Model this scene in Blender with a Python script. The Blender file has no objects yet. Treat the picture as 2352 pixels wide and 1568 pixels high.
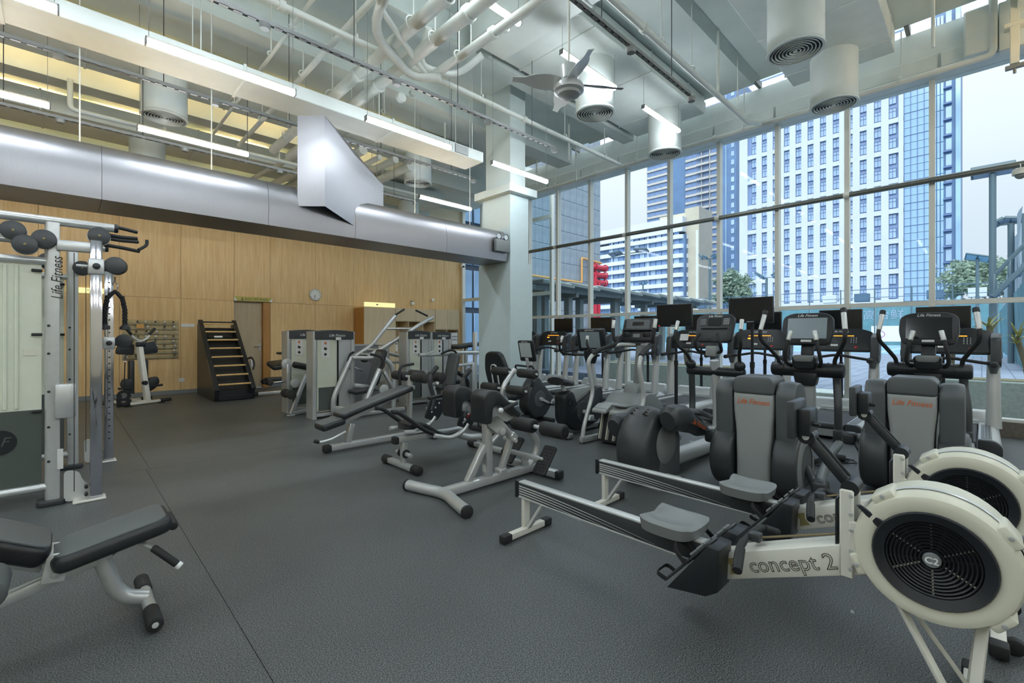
import bpy, bmesh, math, random
from math import pi, sin, cos, radians, sqrt, atan2
from mathutils import Vector, Matrix, Euler

random.seed(7)
S = bpy.context.scene
COL = S.collection

# ------------------------------------------------------------------ camera
cam_d = bpy.data.cameras.new('camera'); cam = bpy.data.objects.new('camera', cam_d); COL.objects.link(cam)
cam_d.sensor_fit = 'HORIZONTAL'; cam_d.sensor_width = 36.0
cam_d.lens = 1052.0 / 2352.0 * 36.0
cam_d.shift_y = -16.0 / 2352.0
cam_d.clip_start = .05; cam_d.clip_end = 2000
cam.location = (0, 0, 1.35)
cam.rotation_euler = (pi / 2, 0, atan2(.716, .698) - pi / 2)
S.camera = cam
# ------------------------------------------------------------------ view
S.view_settings.view_transform = 'Standard'; S.view_settings.look = 'None'
S.view_settings.exposure = 0.85; S.view_settings.gamma = 1.0
S.view_settings.use_curve_mapping = False
S.cycles.max_bounces = 6; S.cycles.diffuse_bounces = 4; S.cycles.glossy_bounces = 3
S.cycles.transparent_max_bounces = 10; S.cycles.transmission_bounces = 3
S.cycles.caustics_reflective = False; S.cycles.caustics_refractive = False
S.cycles.sample_clamp_indirect = 6.0; S.cycles.use_denoising = True; S.cycles.use_adaptive_sampling = True; S.cycles.adaptive_threshold = .02
# ------------------------------------------------------------------ sky: overcast, pale blue white
W = bpy.data.worlds.new('overcast_sky'); S.world = W; W.use_nodes = True
wn = W.node_tree.nodes; wl = W.node_tree.links; wn.clear()
wo = wn.new('ShaderNodeOutputWorld'); wb = wn.new('ShaderNodeBackground')
tc = wn.new('ShaderNodeTexCoord'); sx = wn.new('ShaderNodeSeparateXYZ'); cr = wn.new('ShaderNodeValToRGB')
wl.new(tc.outputs['Generated'], sx.inputs[0]); wl.new(sx.outputs['Z'], cr.inputs[0])
cr.color_ramp.elements[0].position = 0.0; cr.color_ramp.elements[0].color = (.72, .81, .92, 1)
cr.color_ramp.elements[1].position = .30; cr.color_ramp.elements[1].color = (.84, .89, .95, 1)
wl.new(cr.outputs[0], wb.inputs[0])
z2 = wn.new('ShaderNodeMath'); z2.operation = 'POWER'; z2.inputs[1].default_value = 2.0; z2.use_clamp = True
zr = wn.new('ShaderNodeMath'); zr.operation = 'MULTIPLY_ADD'; zr.inputs[1].default_value = 1.15; zr.inputs[2].default_value = .56   # overcast: brighter towards the zenith
zc = wn.new('ShaderNodeMath'); zc.operation = 'MAXIMUM'; zc.inputs[1].default_value = 0.0; wl.new(sx.outputs['Z'], zc.inputs[0]); wl.new(zc.outputs[0], z2.inputs[0]); wl.new(z2.outputs[0], zr.inputs[0]); wl.new(zr.outputs[0], wb.inputs[1])
wl.new(wb.outputs[0], wo.inputs[0])
sun_d = bpy.data.lights.new('veiled_sun', 'SUN'); sun_d.energy = 1.5; sun_d.angle = radians(50); sun_d.color = (1, .98, .95)
sun = bpy.data.objects.new('veiled_sun', sun_d); COL.objects.link(sun); sun.rotation_euler = (radians(0), radians(-48), radians(14))

# ------------------------------------------------------------------ materials
def srgb(r, g, b):
    f = lambda c: ((c / 255) / 12.92 if c / 255 <= .04045 else ((c / 255 + .055) / 1.055) ** 2.4)
    return (f(r), f(g), f(b), 1)
MATS = {}
def mat(name, col, rough=.5, metal=0.0, spec=.5, bump=0, bscale=60, var=0, vscale=8, stretch=(1, 1, 1), coat=0, emit=0, ecol=None, coords='Object', alpha=None):
    """plain procedural material: colour with a little noise variation and fine bump"""
    m = bpy.data.materials.new(name); m.use_nodes = True
    n = m.node_tree.nodes; l = m.node_tree.links
    b = n['Principled BSDF']
    c = srgb(*col) if max(col) > 1 else (*col, 1)
    b.inputs['Base Color'].default_value = c
    b.inputs['Roughness'].default_value = rough; b.inputs['Metallic'].default_value = metal
    b.inputs['Specular IOR Level'].default_value = spec
    if coat: b.inputs['Coat Weight'].default_value = coat
    if emit:
        b.inputs['Emission Color'].default_value = srgb(*(ecol or col)); b.inputs['Emission Strength'].default_value = emit
    if bump or var:
        t = n.new('ShaderNodeTexCoord'); mp = n.new('ShaderNodeMapping'); mp.inputs['Scale'].default_value = stretch
        l.new(t.outputs[coords], mp.inputs[0])
    if var:
        nz = n.new('ShaderNodeTexNoise'); nz.inputs['Scale'].default_value = vscale; nz.inputs['Detail'].default_value = 5
        l.new(mp.outputs[0], nz.inputs['Vector'])
        mr = n.new('ShaderNodeMapRange'); mr.inputs[1].default_value = .3; mr.inputs[2].default_value = .7
        mr.inputs[3].default_value = 1 - var; mr.inputs[4].default_value = 1 + var
        l.new(nz.outputs[0], mr.inputs[0])
        mx = n.new('ShaderNodeMixRGB'); mx.blend_type = 'MULTIPLY'; mx.inputs[0].default_value = 1
        mx.inputs[1].default_value = c; l.new(mr.outputs[0], mx.inputs[2]); l.new(mx.outputs[0], b.inputs['Base Color'])
    if bump:
        nb = n.new('ShaderNodeTexNoise'); nb.inputs['Scale'].default_value = bscale; nb.inputs['Detail'].default_value = 3
        l.new(mp.outputs[0], nb.inputs['Vector'])
        bp = n.new('ShaderNodeBump'); bp.inputs['Strength'].default_value = bump; bp.inputs['Distance'].default_value = .01
        l.new(nb.outputs[0], bp.inputs['Height']); l.new(bp.outputs[0], b.inputs['Normal'])
    MATS[name] = m
    return m
def wood_mat(name, c1, c2, rough=.45):
    m = bpy.data.materials.new(name); m.use_nodes = True; n = m.node_tree.nodes; l = m.node_tree.links; b = n['Principled BSDF']
    t = n.new('ShaderNodeTexCoord'); mp = n.new('ShaderNodeMapping'); mp.inputs['Scale'].default_value = (9, 9, .55)
    oi = n.new('ShaderNodeObjectInfo'); ad = n.new('ShaderNodeVectorMath'); ad.operation = 'ADD'
    mu = n.new('ShaderNodeMath'); mu.operation = 'MULTIPLY'; mu.inputs[1].default_value = 40
    l.new(oi.outputs['Random'], mu.inputs[0]); l.new(t.outputs['Object'], ad.inputs[0]); l.new(mu.outputs[0], ad.inputs[1]); l.new(ad.outputs[0], mp.inputs[0])
    nz = n.new('ShaderNodeTexNoise'); nz.inputs['Scale'].default_value = 2.2; nz.inputs['Detail'].default_value = 8; nz.inputs['Roughness'].default_value = .62
    l.new(mp.outputs[0], nz.inputs['Vector'])
    mp2 = n.new('ShaderNodeMapping'); mp2.inputs['Scale'].default_value = (90, 90, 1.2); l.new(ad.outputs[0], mp2.inputs[0])
    n2 = n.new('ShaderNodeTexNoise'); n2.inputs['Scale'].default_value = 2; n2.inputs['Detail'].default_value = 4; l.new(mp2.outputs[0], n2.inputs['Vector'])
    mx = n.new('ShaderNodeMixRGB'); mx.inputs[0].default_value = .35; l.new(nz.outputs[0], mx.inputs[1]); l.new(n2.outputs[0], mx.inputs[2])
    cr = n.new('ShaderNodeValToRGB'); cr.color_ramp.elements[0].position = .32; cr.color_ramp.elements[1].position = .68
    cr.color_ramp.elements[0].color = srgb(*c1); cr.color_ramp.elements[1].color = srgb(*c2)
    l.new(mx.outputs[0], cr.inputs[0]); l.new(cr.outputs[0], b.inputs['Base Color']); b.inputs['Roughness'].default_value = rough
    MATS[name] = m; return m
def glass_mat(name, tint, refl=.08, rough=.02):
    m = bpy.data.materials.new(name); m.use_nodes = True; n = m.node_tree.nodes; l = m.node_tree.links; n.clear()
    o = n.new('ShaderNodeOutputMaterial'); tr = n.new('ShaderNodeBsdfTransparent'); gl = n.new('ShaderNodeBsdfGlossy'); mx = n.new('ShaderNodeMixShader')
    tr.inputs[0].default_value = (*tint, 1); gl.inputs['Roughness'].default_value = rough; gl.inputs[0].default_value = (.9, .95, 1, 1)
    lw = n.new('ShaderNodeLayerWeight'); lw.inputs[0].default_value = .5; pw = n.new('ShaderNodeMath'); pw.operation = 'POWER'; pw.inputs[1].default_value = 3.5; mu = n.new('ShaderNodeMath'); mu.operation = 'MULTIPLY_ADD'; mu.inputs[1].default_value = refl * 6; mu.inputs[2].default_value = refl * .2
    l.new(lw.outputs['Facing'], pw.inputs[0]); l.new(pw.outputs[0], mu.inputs[0]); l.new(mu.outputs[0], mx.inputs[0]); l.new(tr.outputs[0], mx.inputs[1]); l.new(gl.outputs[0], mx.inputs[2]); l.new(mx.outputs[0], o.inputs[0])
    MATS[name] = m; return m
def floor_mat():
    m = bpy.data.materials.new('rubber_floor'); m.use_nodes = True; n = m.node_tree.nodes; l = m.node_tree.links; b = n['Principled BSDF']
    t = n.new('ShaderNodeTexCoord')
    def noise(sc, det=2): 
        z = n.new('ShaderNodeTexNoise'); z.inputs['Scale'].default_value = sc; z.inputs['Detail'].default_value = det; l.new(t.outputs['Object'], z.inputs['Vector']); return z
    fine = noise(185, 4); cr = n.new('ShaderNodeValToRGB')
    cr.color_ramp.elements[0].position = .38; cr.color_ramp.elements[0].color = srgb(36, 40, 42)
    cr.color_ramp.elements[1].position = .74; cr.color_ramp.elements[1].color = srgb(138, 143, 143)
    l.new(fine.outputs[0], cr.inputs[0])
    big = noise(.9, 4); mr = n.new('ShaderNodeMapRange'); mr.inputs[1].default_value = .3; mr.inputs[2].default_value = .7; mr.inputs[3].default_value = .82; mr.inputs[4].default_value = 1.15
    l.new(big.outputs[0], mr.inputs[0]); mx = n.new('ShaderNodeMixRGB'); mx.blend_type = 'MULTIPLY'; mx.inputs[0].default_value = 1
    l.new(cr.outputs[0], mx.inputs[1]); l.new(mr.outputs[0], mx.inputs[2])
    # sparse rubber crumbs in warm and pale tones
    v = n.new('ShaderNodeTexVoronoi'); v.inputs['Scale'].default_value = 130; l.new(t.outputs['Object'], v.inputs['Vector'])
    sc = n.new('ShaderNodeSeparateColor'); l.new(v.outputs['Color'], sc.inputs[0])
    gt = n.new('ShaderNodeMath'); gt.operation = 'GREATER_THAN'; gt.inputs[1].default_value = .93; l.new(sc.outputs[0], gt.inputs[0])
    lt = n.new('ShaderNodeMath'); lt.operation = 'LESS_THAN'; lt.inputs[1].default_value = .22; l.new(v.outputs['Distance'], lt.inputs[0])
    an = n.new('ShaderNodeMath'); an.operation = 'MULTIPLY'; l.new(gt.outputs[0], an.inputs[0]); l.new(lt.outputs[0], an.inputs[1])
    m2 = n.new('ShaderNodeMixRGB'); l.new(an.outputs[0], m2.inputs[0]); l.new(mx.outputs[0], m2.inputs[1]); m2.inputs[2].default_value = srgb(150, 132, 118)
    l.new(m2.outputs[0], b.inputs['Base Color']); b.inputs['Roughness'].default_value = .46; b.inputs['Specular IOR Level'].default_value = .5
    bp = n.new('ShaderNodeBump'); bp.inputs['Strength'].default_value = .12; bp.inputs['Distance'].default_value = .003
    l.new(fine.outputs[0], bp.inputs['Height']); l.new(bp.outputs[0], b.inputs['Normal'])
    MATS['rubber_floor'] = m

mat('white_paint', (202, 214, 212), .55, bump=.08, bscale=9, var=.04, vscale=3)
mat('ceiling_paint', (200, 211, 207), .6, bump=.1, bscale=14, var=.06, vscale=2)
mat('duct_paint', (212, 221, 217), .5, bump=.12, bscale=7, var=.05, vscale=4)
mat('pipe_paint', (214, 220, 214), .45, bump=.1, bscale=20, var=.06, vscale=6)
mat('column_paint', (196, 214, 216), .5, var=.02)
mat('wall_cream', (225, 214, 188), .6, bump=.05, bscale=20)
wood_mat('wood', (210, 170, 112), (236, 208, 154)); wood_mat('wood_pale', (204, 184, 146), (222, 206, 172)); wood_mat('wood_door', (176, 160, 130), (196, 181, 152))
wood_mat('wood_edge', (160, 112, 52), (190, 140, 74)); wood_mat('rung_wood', (206, 168, 104), (228, 194, 132))
mat('groove', (90, 64, 36), .8)
floor_mat()
mat('baseboard', (128, 134, 136), .45, metal=.3)
mat('steel_duct', (158, 159, 163), .40, metal=1.0, bump=.06, bscale=3, stretch=(40, 40, 1.5), var=.02)
mat('dark_seam', (70, 72, 76), .6)
mat('mullion', (226, 228, 220), .45); mat('mullion_dark', (120, 124, 122), .5, metal=.3)
mat('rail_tube', (128, 132, 128), .35, metal=.7)
glass_mat('pane', (.93, .97, .985), .03)
glass_mat('acrylic', (.93, .95, .95), .12)
mat('concrete_curb', (118, 112, 104), .85, bump=.4, bscale=60, var=.15, vscale=30)
mat('light_tube', (255, 255, 255), .5, emit=23.5, ecol=(240, 247, 255))
mat('lamp_warm', (255, 226, 180), .5, emit=24, ecol=(255, 216, 158))
mat('sign_lit', (236, 230, 150), .4, emit=.42, ecol=(248, 244, 180))
mat('sign_gold', (186, 176, 92), .4); mat('ink', (48, 44, 36), .6); mat('ink_white', (236, 240, 240), .5); mat('ink_orange', (226, 110, 52), .5)
mat('ink_red', (190, 50, 44), .5); mat('gold_ink', (150, 140, 92), .5)
mat('silver', (204, 208, 208), .28, metal=.45, var=.03, vscale=20)
mat('silver_paint', (202, 206, 206), .35, metal=.25)
mat('chrome', (200, 202, 210), .09, metal=1.0)
mat('white_metal', (222, 222, 212), .35)
mat('light_metal', (222, 226, 224), .3, metal=.3)
mat('black_rubber', (38, 40, 41), .6, bump=.1, bscale=120)
mat('black_plastic', (34, 38, 42), .36)
mat('charcoal', (60, 64, 67), .36, bump=.03, bscale=300)
mat('grey_plastic', (88, 93, 96), .36, bump=.03, bscale=300)
mat('mid_grey', (128, 133, 133), .4); mat('light_grey', (158, 163, 162), .38)
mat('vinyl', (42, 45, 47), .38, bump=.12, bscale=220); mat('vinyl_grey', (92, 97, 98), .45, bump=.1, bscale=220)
mat('vinyl_side', (30, 32, 35), .3, bump=.08, bscale=220)
mat('foam', (44, 46, 46), .55, bump=.15, bscale=260)
mat('screen', (26, 30, 33), .12); mat('screen_grey', (142, 156, 164), .18); mat('screen_pale', (196, 208, 210), .2)
mat('lcd_orange', (240, 150, 50), .4, emit=1.2, ecol=(255, 150, 40)); mat('led_red', (255, 40, 30), .4, emit=2)
mat('belt', (48, 50, 52), .6, bump=.15, bscale=300)
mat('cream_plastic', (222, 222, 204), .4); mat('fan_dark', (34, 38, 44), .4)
mat('shroud', (226, 231, 214), .25, var=.03)
mat('smoked', (88, 96, 92), .25)
mat('label_white', (232, 234, 232), .5); mat('rope_black', (30, 30, 31), .85); mat('chain', (120, 108, 80), .45, metal=.6)
mat('red_paint', (196, 44, 66), .45); mat('orange_paint', (222, 168, 92), .5)
mat('brown_stone', (150, 96, 60), .6, var=.3, vscale=30)
mat('slate', (112, 112, 116), .6, var=.08, vscale=4)
# ------------------------------------------------------------------ mesh helpers
def ortho(d):
    d = Vector(d).normalized(); a = Vector((0, 0, 1)) if abs(d.z) < .95 else Vector((0, 1, 0))
    u = d.cross(a).normalized(); return u, d.cross(u).normalized()
class MB:
    def __init__(s): s.v = []; s.f = []
    def add(s, vs, fs):
        o = len(s.v); s.v += [tuple(p) for p in vs]; s.f += [tuple(i + o for i in f) for f in fs]; return s
    def box(s, x0, x1, y0, y1, z0, z1):
        return s.add([(x0,y0,z0),(x1,y0,z0),(x1,y1,z0),(x0,y1,z0),(x0,y0,z1),(x1,y0,z1),(x1,y1,z1),(x0,y1,z1)],
                     [(0,3,2,1),(4,5,6,7),(0,1,5,4),(1,2,6,5),(2,3,7,6),(3,0,4,7)])
    def bm(s, b, M=None):
        if M is not None: b.transform(M)
        b.verts.index_update(); s.add([v.co[:] for v in b.verts], [[v.index for v in f.verts] for f in b.faces]); b.free(); return s
    def rbox(s, c, size, r=.02, seg=2, M=None, rot=None):
        b = bmesh.new(); bmesh.ops.create_cube(b, size=1, matrix=Matrix.Diagonal((*size, 1)))
        r = min(r, min(size) * .49)
        if r > 0: bmesh.ops.bevel(b, geom=b.edges[:], offset=r, segments=seg, profile=.5, affect='EDGES')
        T = Matrix.Translation(c)
        if rot: T = T @ Euler(rot).to_matrix().to_4x4()
        if M is not None: T = M @ T
        return s.bm(b, T)
    def bar(s, p0, p1, w, h, r=.006, up=(0, 0, 1), seg=2):
        p0, p1 = Vector(p0), Vector(p1); d = p1 - p0; L = d.length; d.normalize(); up = Vector(up)
        if abs(d.dot(up)) > .98: up = Vector((1, 0, 0)) if abs(d.x) < .9 else Vector((0, 1, 0))
        y = up.cross(d).normalized(); z = d.cross(y)
        M = Matrix((( d.x,y.x,z.x,0),(d.y,y.y,z.y,0),(d.z,y.z,z.z,0),(0,0,0,1))); M.translation = (p0 + p1) / 2
        return s.rbox((0, 0, 0), (L, w, h), r, seg, M)
    def cyl(s, p0, p1, r0, r1=None, n=16, cap=True):
        r1 = r0 if r1 is None else r1; p0, p1 = Vector(p0), Vector(p1); u, w = ortho(p1 - p0)
        vs = [p + (u * cos(2*pi*i/n) + w * sin(2*pi*i/n)) * r for p, r in ((p0, r0), (p1, r1)) for i in range(n)]
        fs = [(i, (i+1) % n, n + (i+1) % n, n + i) for i in range(n)]
        if cap: fs += [tuple(range(n-1, -1, -1)), tuple(range(n, 2*n))]
        return s.add(vs, fs)
    def roll(s, p0, p1, r, e=.015, n=20):
        """cylinder with rounded rims (foam roller, end cap)"""
        p0, p1 = Vector(p0), Vector(p1); d = (p1 - p0).normalized(); L = (p1 - p0).length
        pr = [(0, 0), (r - e, 0), (r - e*.3, e*.3), (r, e), (r, L - e), (r - e*.3, L - e*.3), (r - e, L), (0, L)]
        return s.lathe(pr, p0, d, n)
    def lathe(s, prof, org, axis=(0, 0, 1), n=24):
        org = Vector(org); ax = Vector(axis).normalized(); u, w = ortho(ax); vs = []; fs = []; k = len(prof)
        for i in range(n):
            a = 2*pi*i/n; e = u*cos(a) + w*sin(a)
            vs += [org + ax*h + e*r for r, h in prof]
        for i in range(n):
            j = (i+1) % n
            for q in range(k-1):
                a, b, c, d = i*k+q, i*k+q+1, j*k+q+1, j*k+q
                if prof[q][0] < 1e-6: fs.append((a, b, c))
                elif prof[q+1][0] < 1e-6: fs.append((a, b, d))
                else: fs.append((a, b, c, d))
        return s.add(vs, fs)
    def tube(s, pts, r, n=10, fil=0.0, cap=True, sub=4, flat=1.0):
        """swept round tube along a polyline; corners filleted by fil; r number or list"""
        P = [Vector(p) for p in pts]; R = [r]*len(P) if isinstance(r, (int, float)) else list(r)
        if fil > 0 and len(P) > 2:
            Q = [P[0]]; RR = [R[0]]
            for i in range(1, len(P)-1):
                a = P[i-1]-P[i]; b = P[i+1]-P[i]; f = min(fil, a.length*.48, b.length*.48)
                A = P[i] + a.normalized()*f; B = P[i] + b.normalized()*f
                for t in range(sub+1):
                    t /= sub; Q.append(A*(1-t)**2 + P[i]*2*t*(1-t) + B*t*t); RR.append(R[i])
            Q.append(P[-1]); RR.append(R[-1]); P, R = Q, RR
        vs = []; u = None
        for i, p in enumerate(P):
            d = (P[min(i+1, len(P)-1)] - P[max(i-1, 0)])
            if d.length < 1e-9: d = Vector((0, 0, 1))
            d.normalize()
            if u is None: u, w = ortho(d)
            else:
                u = (u - d*u.dot(d))
                if u.length < 1e-6: u, w = ortho(d)
                u.normalize(); w = d.cross(u)
            vs += [p + (u*cos(2*pi*k/n)*flat + w*sin(2*pi*k/n))*R[i] for k in range(n)]
        fs = [(i*n+k, i*n+(k+1) % n, (i+1)*n+(k+1) % n, (i+1)*n+k) for i in range(len(P)-1) for k in range(n)]
        if cap: fs += [tuple(range(n-1, -1, -1)), tuple((len(P)-1)*n + k for k in range(n))]
        return s.add(vs, fs)
    def prism(s, out, axis, a0, a1, r=0.0, seg=2):
        """2D outline extruded along axis; x:(y,z) y:(x,z) z:(x,y)"""
        mk = {'x': lambda p, a: (a, p[0], p[1]), 'y': lambda p, a: (p[0], a, p[1]), 'z': lambda p, a: (p[0], p[1], a)}[axis]
        b = bmesh.new(); n = len(out)
        A = [b.verts.new(mk(p, a0)) for p in out]; B = [b.verts.new(mk(p, a1)) for p in out]
        b.faces.new(A); b.faces.new(B[::-1])
        for i in range(n): b.faces.new((A[i], B[i], B[(i+1) % n], A[(i+1) % n]))
        bmesh.ops.recalc_face_normals(b, faces=b.faces[:])
        if r > 0:
            es = [e for e in b.edges if abs((e.verts[0].co - e.verts[1].co)['xyz'.index(axis)]) < 1e-6]
            bmesh.ops.bevel(b, geom=es, offset=r, segments=seg, profile=.5, affect='EDGES', clamp_overlap=True)
        return s.bm(b)
    def sphere(s, c, r, n=12, m=8, sc=(1, 1, 1)):
        c = Vector(c); vs = [c + Vector((0, 0, r*sc[2]))]; fs = []
        for j in range(1, m):
            for i in range(n):
                a, t = 2*pi*i/n, pi*j/m; vs.append(c + Vector((r*sin(t)*cos(a)*sc[0], r*sin(t)*sin(a)*sc[1], r*cos(t)*sc[2])))
        vs.append(c - Vector((0, 0, r*sc[2])))
        for i in range(n): fs.append((0, 1+i, 1+(i+1) % n)); fs.append((len(vs)-1, 1+(m-2)*n+(i+1) % n, 1+(m-2)*n+i))
        for j in range(m-2):
            for i in range(n): a = 1+j*n+i; b2 = 1+j*n+(i+1) % n; fs.append((a, a+n, b2+n, b2))
        return s.add(vs, fs)
    def ring(s, c, axis, ri, ro, h, n=32):
        return s.lathe([(ri, 0), (ro, 0), (ro, h), (ri, h), (ri, 0)], c, axis, n)
    def build(s, name, m, parent=None, sm=40, M=None):
        me = bpy.data.meshes.new(name); me.from_pydata(s.v, [], s.f); me.validate(); me.update()
        if sm: 
            me.shade_smooth(); me.set_sharp_from_angle(angle=radians(sm))
        if M is not None: me.transform(M)
        me.materials.append(MATS[m]); o = bpy.data.objects.new(name, me); COL.objects.link(o); o.parent = parent
        return o
def R2(pts, n=6, r=.03, rs=None):
    """round the corners of a closed 2D outline"""
    out = []; N = len(pts)
    for i in range(N):
        p = Vector(pts[i]); a = Vector(pts[i-1]) - p; b = Vector(pts[(i+1) % N]) - p
        rr = r if rs is None else rs[i]
        if rr <= 0: out.append(tuple(p)); continue
        f = min(rr, a.length*.48, b.length*.48); A = p + a.normalized()*f; B = p + b.normalized()*f
        for k in range(n+1):
            t = k/n; q = A*(1-t)**2 + p*2*t*(1-t) + B*t*t; out.append((q.x, q.y))
    return out
def tag(o, label=None, cat=None, group=None, kind=None):
    if label: o['label'] = label
    if cat: o['category'] = cat
    if group: o['group'] = group
    if kind: o['kind'] = kind
    return o
def thing(name, label, cat, loc=(0, 0, 0), rz=0, group=None, kind=None):
    o = bpy.data.objects.new(name, None); COL.objects.link(o); o.location = loc; o.rotation_euler = (0, 0, rz); o.empty_display_size = .1
    return tag(o, label, cat, group, kind)
def children(o): return [c for c in bpy.data.objects if c.parent == o]
CH = {}
def copy_tree(o, parent=None):
    c = o.copy(); COL.objects.link(c); c.parent = parent
    for ch in list(o.children): copy_tree(ch, c)
    return c
def dup(o, loc, rz, label, group=None):
    c = copy_tree(o); c.location = loc; c.rotation_euler = (0, 0, rz); tag(c, label, None, group); return c
def inst(name, me, loc, parent=None, rot=(0, 0, 0), sc=(1, 1, 1)):
    o = bpy.data.objects.new(name, me); COL.objects.link(o); o.location = loc; o.rotation_euler = rot; o.scale = sc; o.parent = parent; return o
def text(body, size, m, parent, M, name='lettering', shear=0, outline=0, extr=.0006, sx=1.0, bold=0, align='CENTER'):
    """flat lettering in the local xy plane placed by matrix M"""
    c = bpy.data.curves.new(name, 'FONT'); c.body = body; c.size = size; c.align_x = align; c.align_y = 'CENTER'; c.shear = shear; c.resolution_u = 3
    if outline: c.fill_mode = 'NONE'; c.bevel_depth = outline; c.bevel_resolution = 0
    else: c.extrude = extr; c.offset = bold
    t = bpy.data.objects.new(name, c); COL.objects.link(t)
    dg = bpy.context.evaluated_depsgraph_get(); me = bpy.data.meshes.new_from_object(t.evaluated_get(dg))
    bpy.data.objects.remove(t); bpy.data.curves.remove(c)
    me.transform(Matrix.Diagonal((sx, 1, 1, 1))); me.transform(M); me.materials.clear(); me.materials.append(MATS[m])
    o = bpy.data.objects.new(name, me); COL.objects.link(o); o.parent = parent; return o
def frame(o, x, y):
    """matrix: local x axis, y axis, origin"""
    x = Vector(x).normalized(); y = Vector(y).normalized(); z = x.cross(y)
    M = Matrix(((x.x, y.x, z.x, 0), (x.y, y.y, z.y, 0), (x.z, y.z, z.z, 0), (0, 0, 0, 1))); M.translation = o; return M
def one(name, b, m, label, cat, group=None, kind=None, parent=None, loc=None):
    """thing made of one mesh"""
    o = b.build(name, m, parent)
    if loc: o.location = loc
    return tag(o, label, cat, group, kind)
# ------------------------------------------------------------------ room shell
X0, X1, Y0, Y1, ZC = -6.0, 8.95, -6.0, 12.8, 5.65
fl = tag(MB().box(X0-.2, 10.2, Y0-.2, Y1+.2, -.25, -.012).build('floor', 'concrete_curb', None, 0), 'dark speckled rubber gym floor', None, kind='structure')
def sheet(x0, x1, y0, y1):
    MB().box(x0+.0015, x1-.0015, y0+.0015, y1-.0015, -.012, 0).build('rubber_sheet', 'rubber_floor', fl, 0)
sheet(X0, .578, Y0, 5.835); sheet(.578, 8.95, Y0, 5.835); sheet(X0, .608, 5.835, Y1); sheet(.608, 10.0, 5.835, Y1)
def wall(name, b, m): return tag(b.build(name, m, None, 0), kind='structure')
wall('wall_left', MB().box(X0-.2, X0, Y0-.2, Y1+.2, 0, ZC), 'wall_cream')
wall('wall_rear', MB().box(X0, 9.1, Y0-.2, Y0, 0, ZC), 'wall_cream')
wb_ = wall('wall_back', MB().box(X0, 2.96, Y1+.04, Y1+.3, 0, ZC).box(2.96, 3.78, Y1+.04, Y1+.3, 2.17, ZC).box(3.78, 10.1, Y1+.04, Y1+.3, 0, ZC).box(2.96, 3.78, Y1+.22, Y1+.3, 0, 2.17)
           .box(X0, 10.1, Y1-.002, Y1+.04, 4.6, ZC), 'wall_cream')
VJ = [-6, -4.9, -3.75, -2.6, -1.5, -.38, .82, 1.89, 2.96, 3.78, 4.92, 6.02, 7.2, 8.39, 9.25, 10.03]
for a, b in zip(VJ, VJ[1:]):
    if abs(a-2.96) > .01: MB().box(a+.003, b-.003, Y1, Y1+.035, .09, 2.172).build('wood_panel', 'wood', wb_, 0)
    MB().box(a+.003, b-.003, Y1, Y1+.035, 2.178, 4.6).build('wood_panel', 'wood', wb_, 0)
for k, (a, b) in enumerate(((X0, 2.96), (3.78, 6.02))):
    tag(MB().box(a, b, Y1-.012, Y1+.03, 0, .088).build('baseboard_back' if k == 0 else 'baseboard_back_beyond_door', 'baseboard', None, 0), kind='structure')
# door in the wood wall
dr = thing('door_1', 'pale wooden door with lever handle set in the wood wall', None, (0, 0, 0), kind='structure')
MB().rbox((3.29, Y1+.13, 1.085), (.64, .045, 2.16), .004, 1).build('leaf', 'wood_door', dr)
MB().box(3.615, 3.775, Y1+.002, Y1+.2, 0, 2.168).build('jamb', 'wood_edge', dr, 0)
hd = MB().rbox((3.56, Y1+.1, 1.03), (.045, .012, .2), .005, 1).build('handle_plate', 'silver', dr)
MB().tube([(3.56, Y1+.1, 1.06), (3.56, Y1+.04, 1.06), (3.43, Y1+.035, 1.06)], .009, 8, .02).build('lever', 'silver', hd)
# ceiling
cl = tag(MB().box(X0, 8.40, Y0, Y1, ZC, ZC+.25).box(8.40, 9.1, Y0, -1.2, ZC, ZC+.25).box(8.40, 10.1, 8.6, Y1, ZC, ZC+.25).build('ceiling', 'ceiling_paint', None, 0), kind='structure')
for i, (a, b, z) in enumerate(((4.95, 5.2, 5.3), (6.55, 6.95, 5.25), (9.7, 10.05, 5.2), (-.6, -.3, 5.3), (12.3, 12.8, 5.05))):
    MB().box(X0, 8.3, a, b, z, ZC+.01).build('downstand_beam', 'ceiling_paint', cl, 0)
for y in (5.75, 7.7, 10.9, 3.0):
    MB().prism([(y-.4, ZC+.001), (y-.3, ZC-.09), (y+.3, ZC-.09), (y+.4, ZC+.001)], 'x', X0, 8.3).build('deck_rib', 'ceiling_paint', cl, 0)
# skylight strip beside the facade
sk = thing('window_3', 'narrow skylight strip along the glass facade', None, kind='structure')
for i in range(10):
    y = -1.2 + i*.98; MB().box(8.40, 8.66, y, y+.93, ZC+.06, ZC+.07).build('pane', 'pane', sk, 0)
    MB().box(8.38, 8.68, y+.93, y+.98, ZC-.02, ZC+.08).build('bar', 'mullion_dark', sk, 0)
# facade head
hb = tag(MB().box(8.64, 9.1, Y0, 8.6, 5.0, 5.62).build('beam_facade', 'duct_paint', None, 0), 'white head beam above the tall glass facade', None, kind='structure')
for i in range(9):
    y = -.6 + i*1.02
    MB().rbox((8.62, y+.5, 5.12), (.05, .985, .2), .006, 1).build('cover_plate', 'duct_paint', hb)
MB().rbox((8.56, -.75, 5.25), (.14, 1.2, .62), .008, 1).build('box_cover', 'duct_paint', hb)
MB().rbox((8.55, .02, 5.3), (.14, .3, .6), .02, 1).build('elbow_cover', 'duct_paint', hb)
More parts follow.
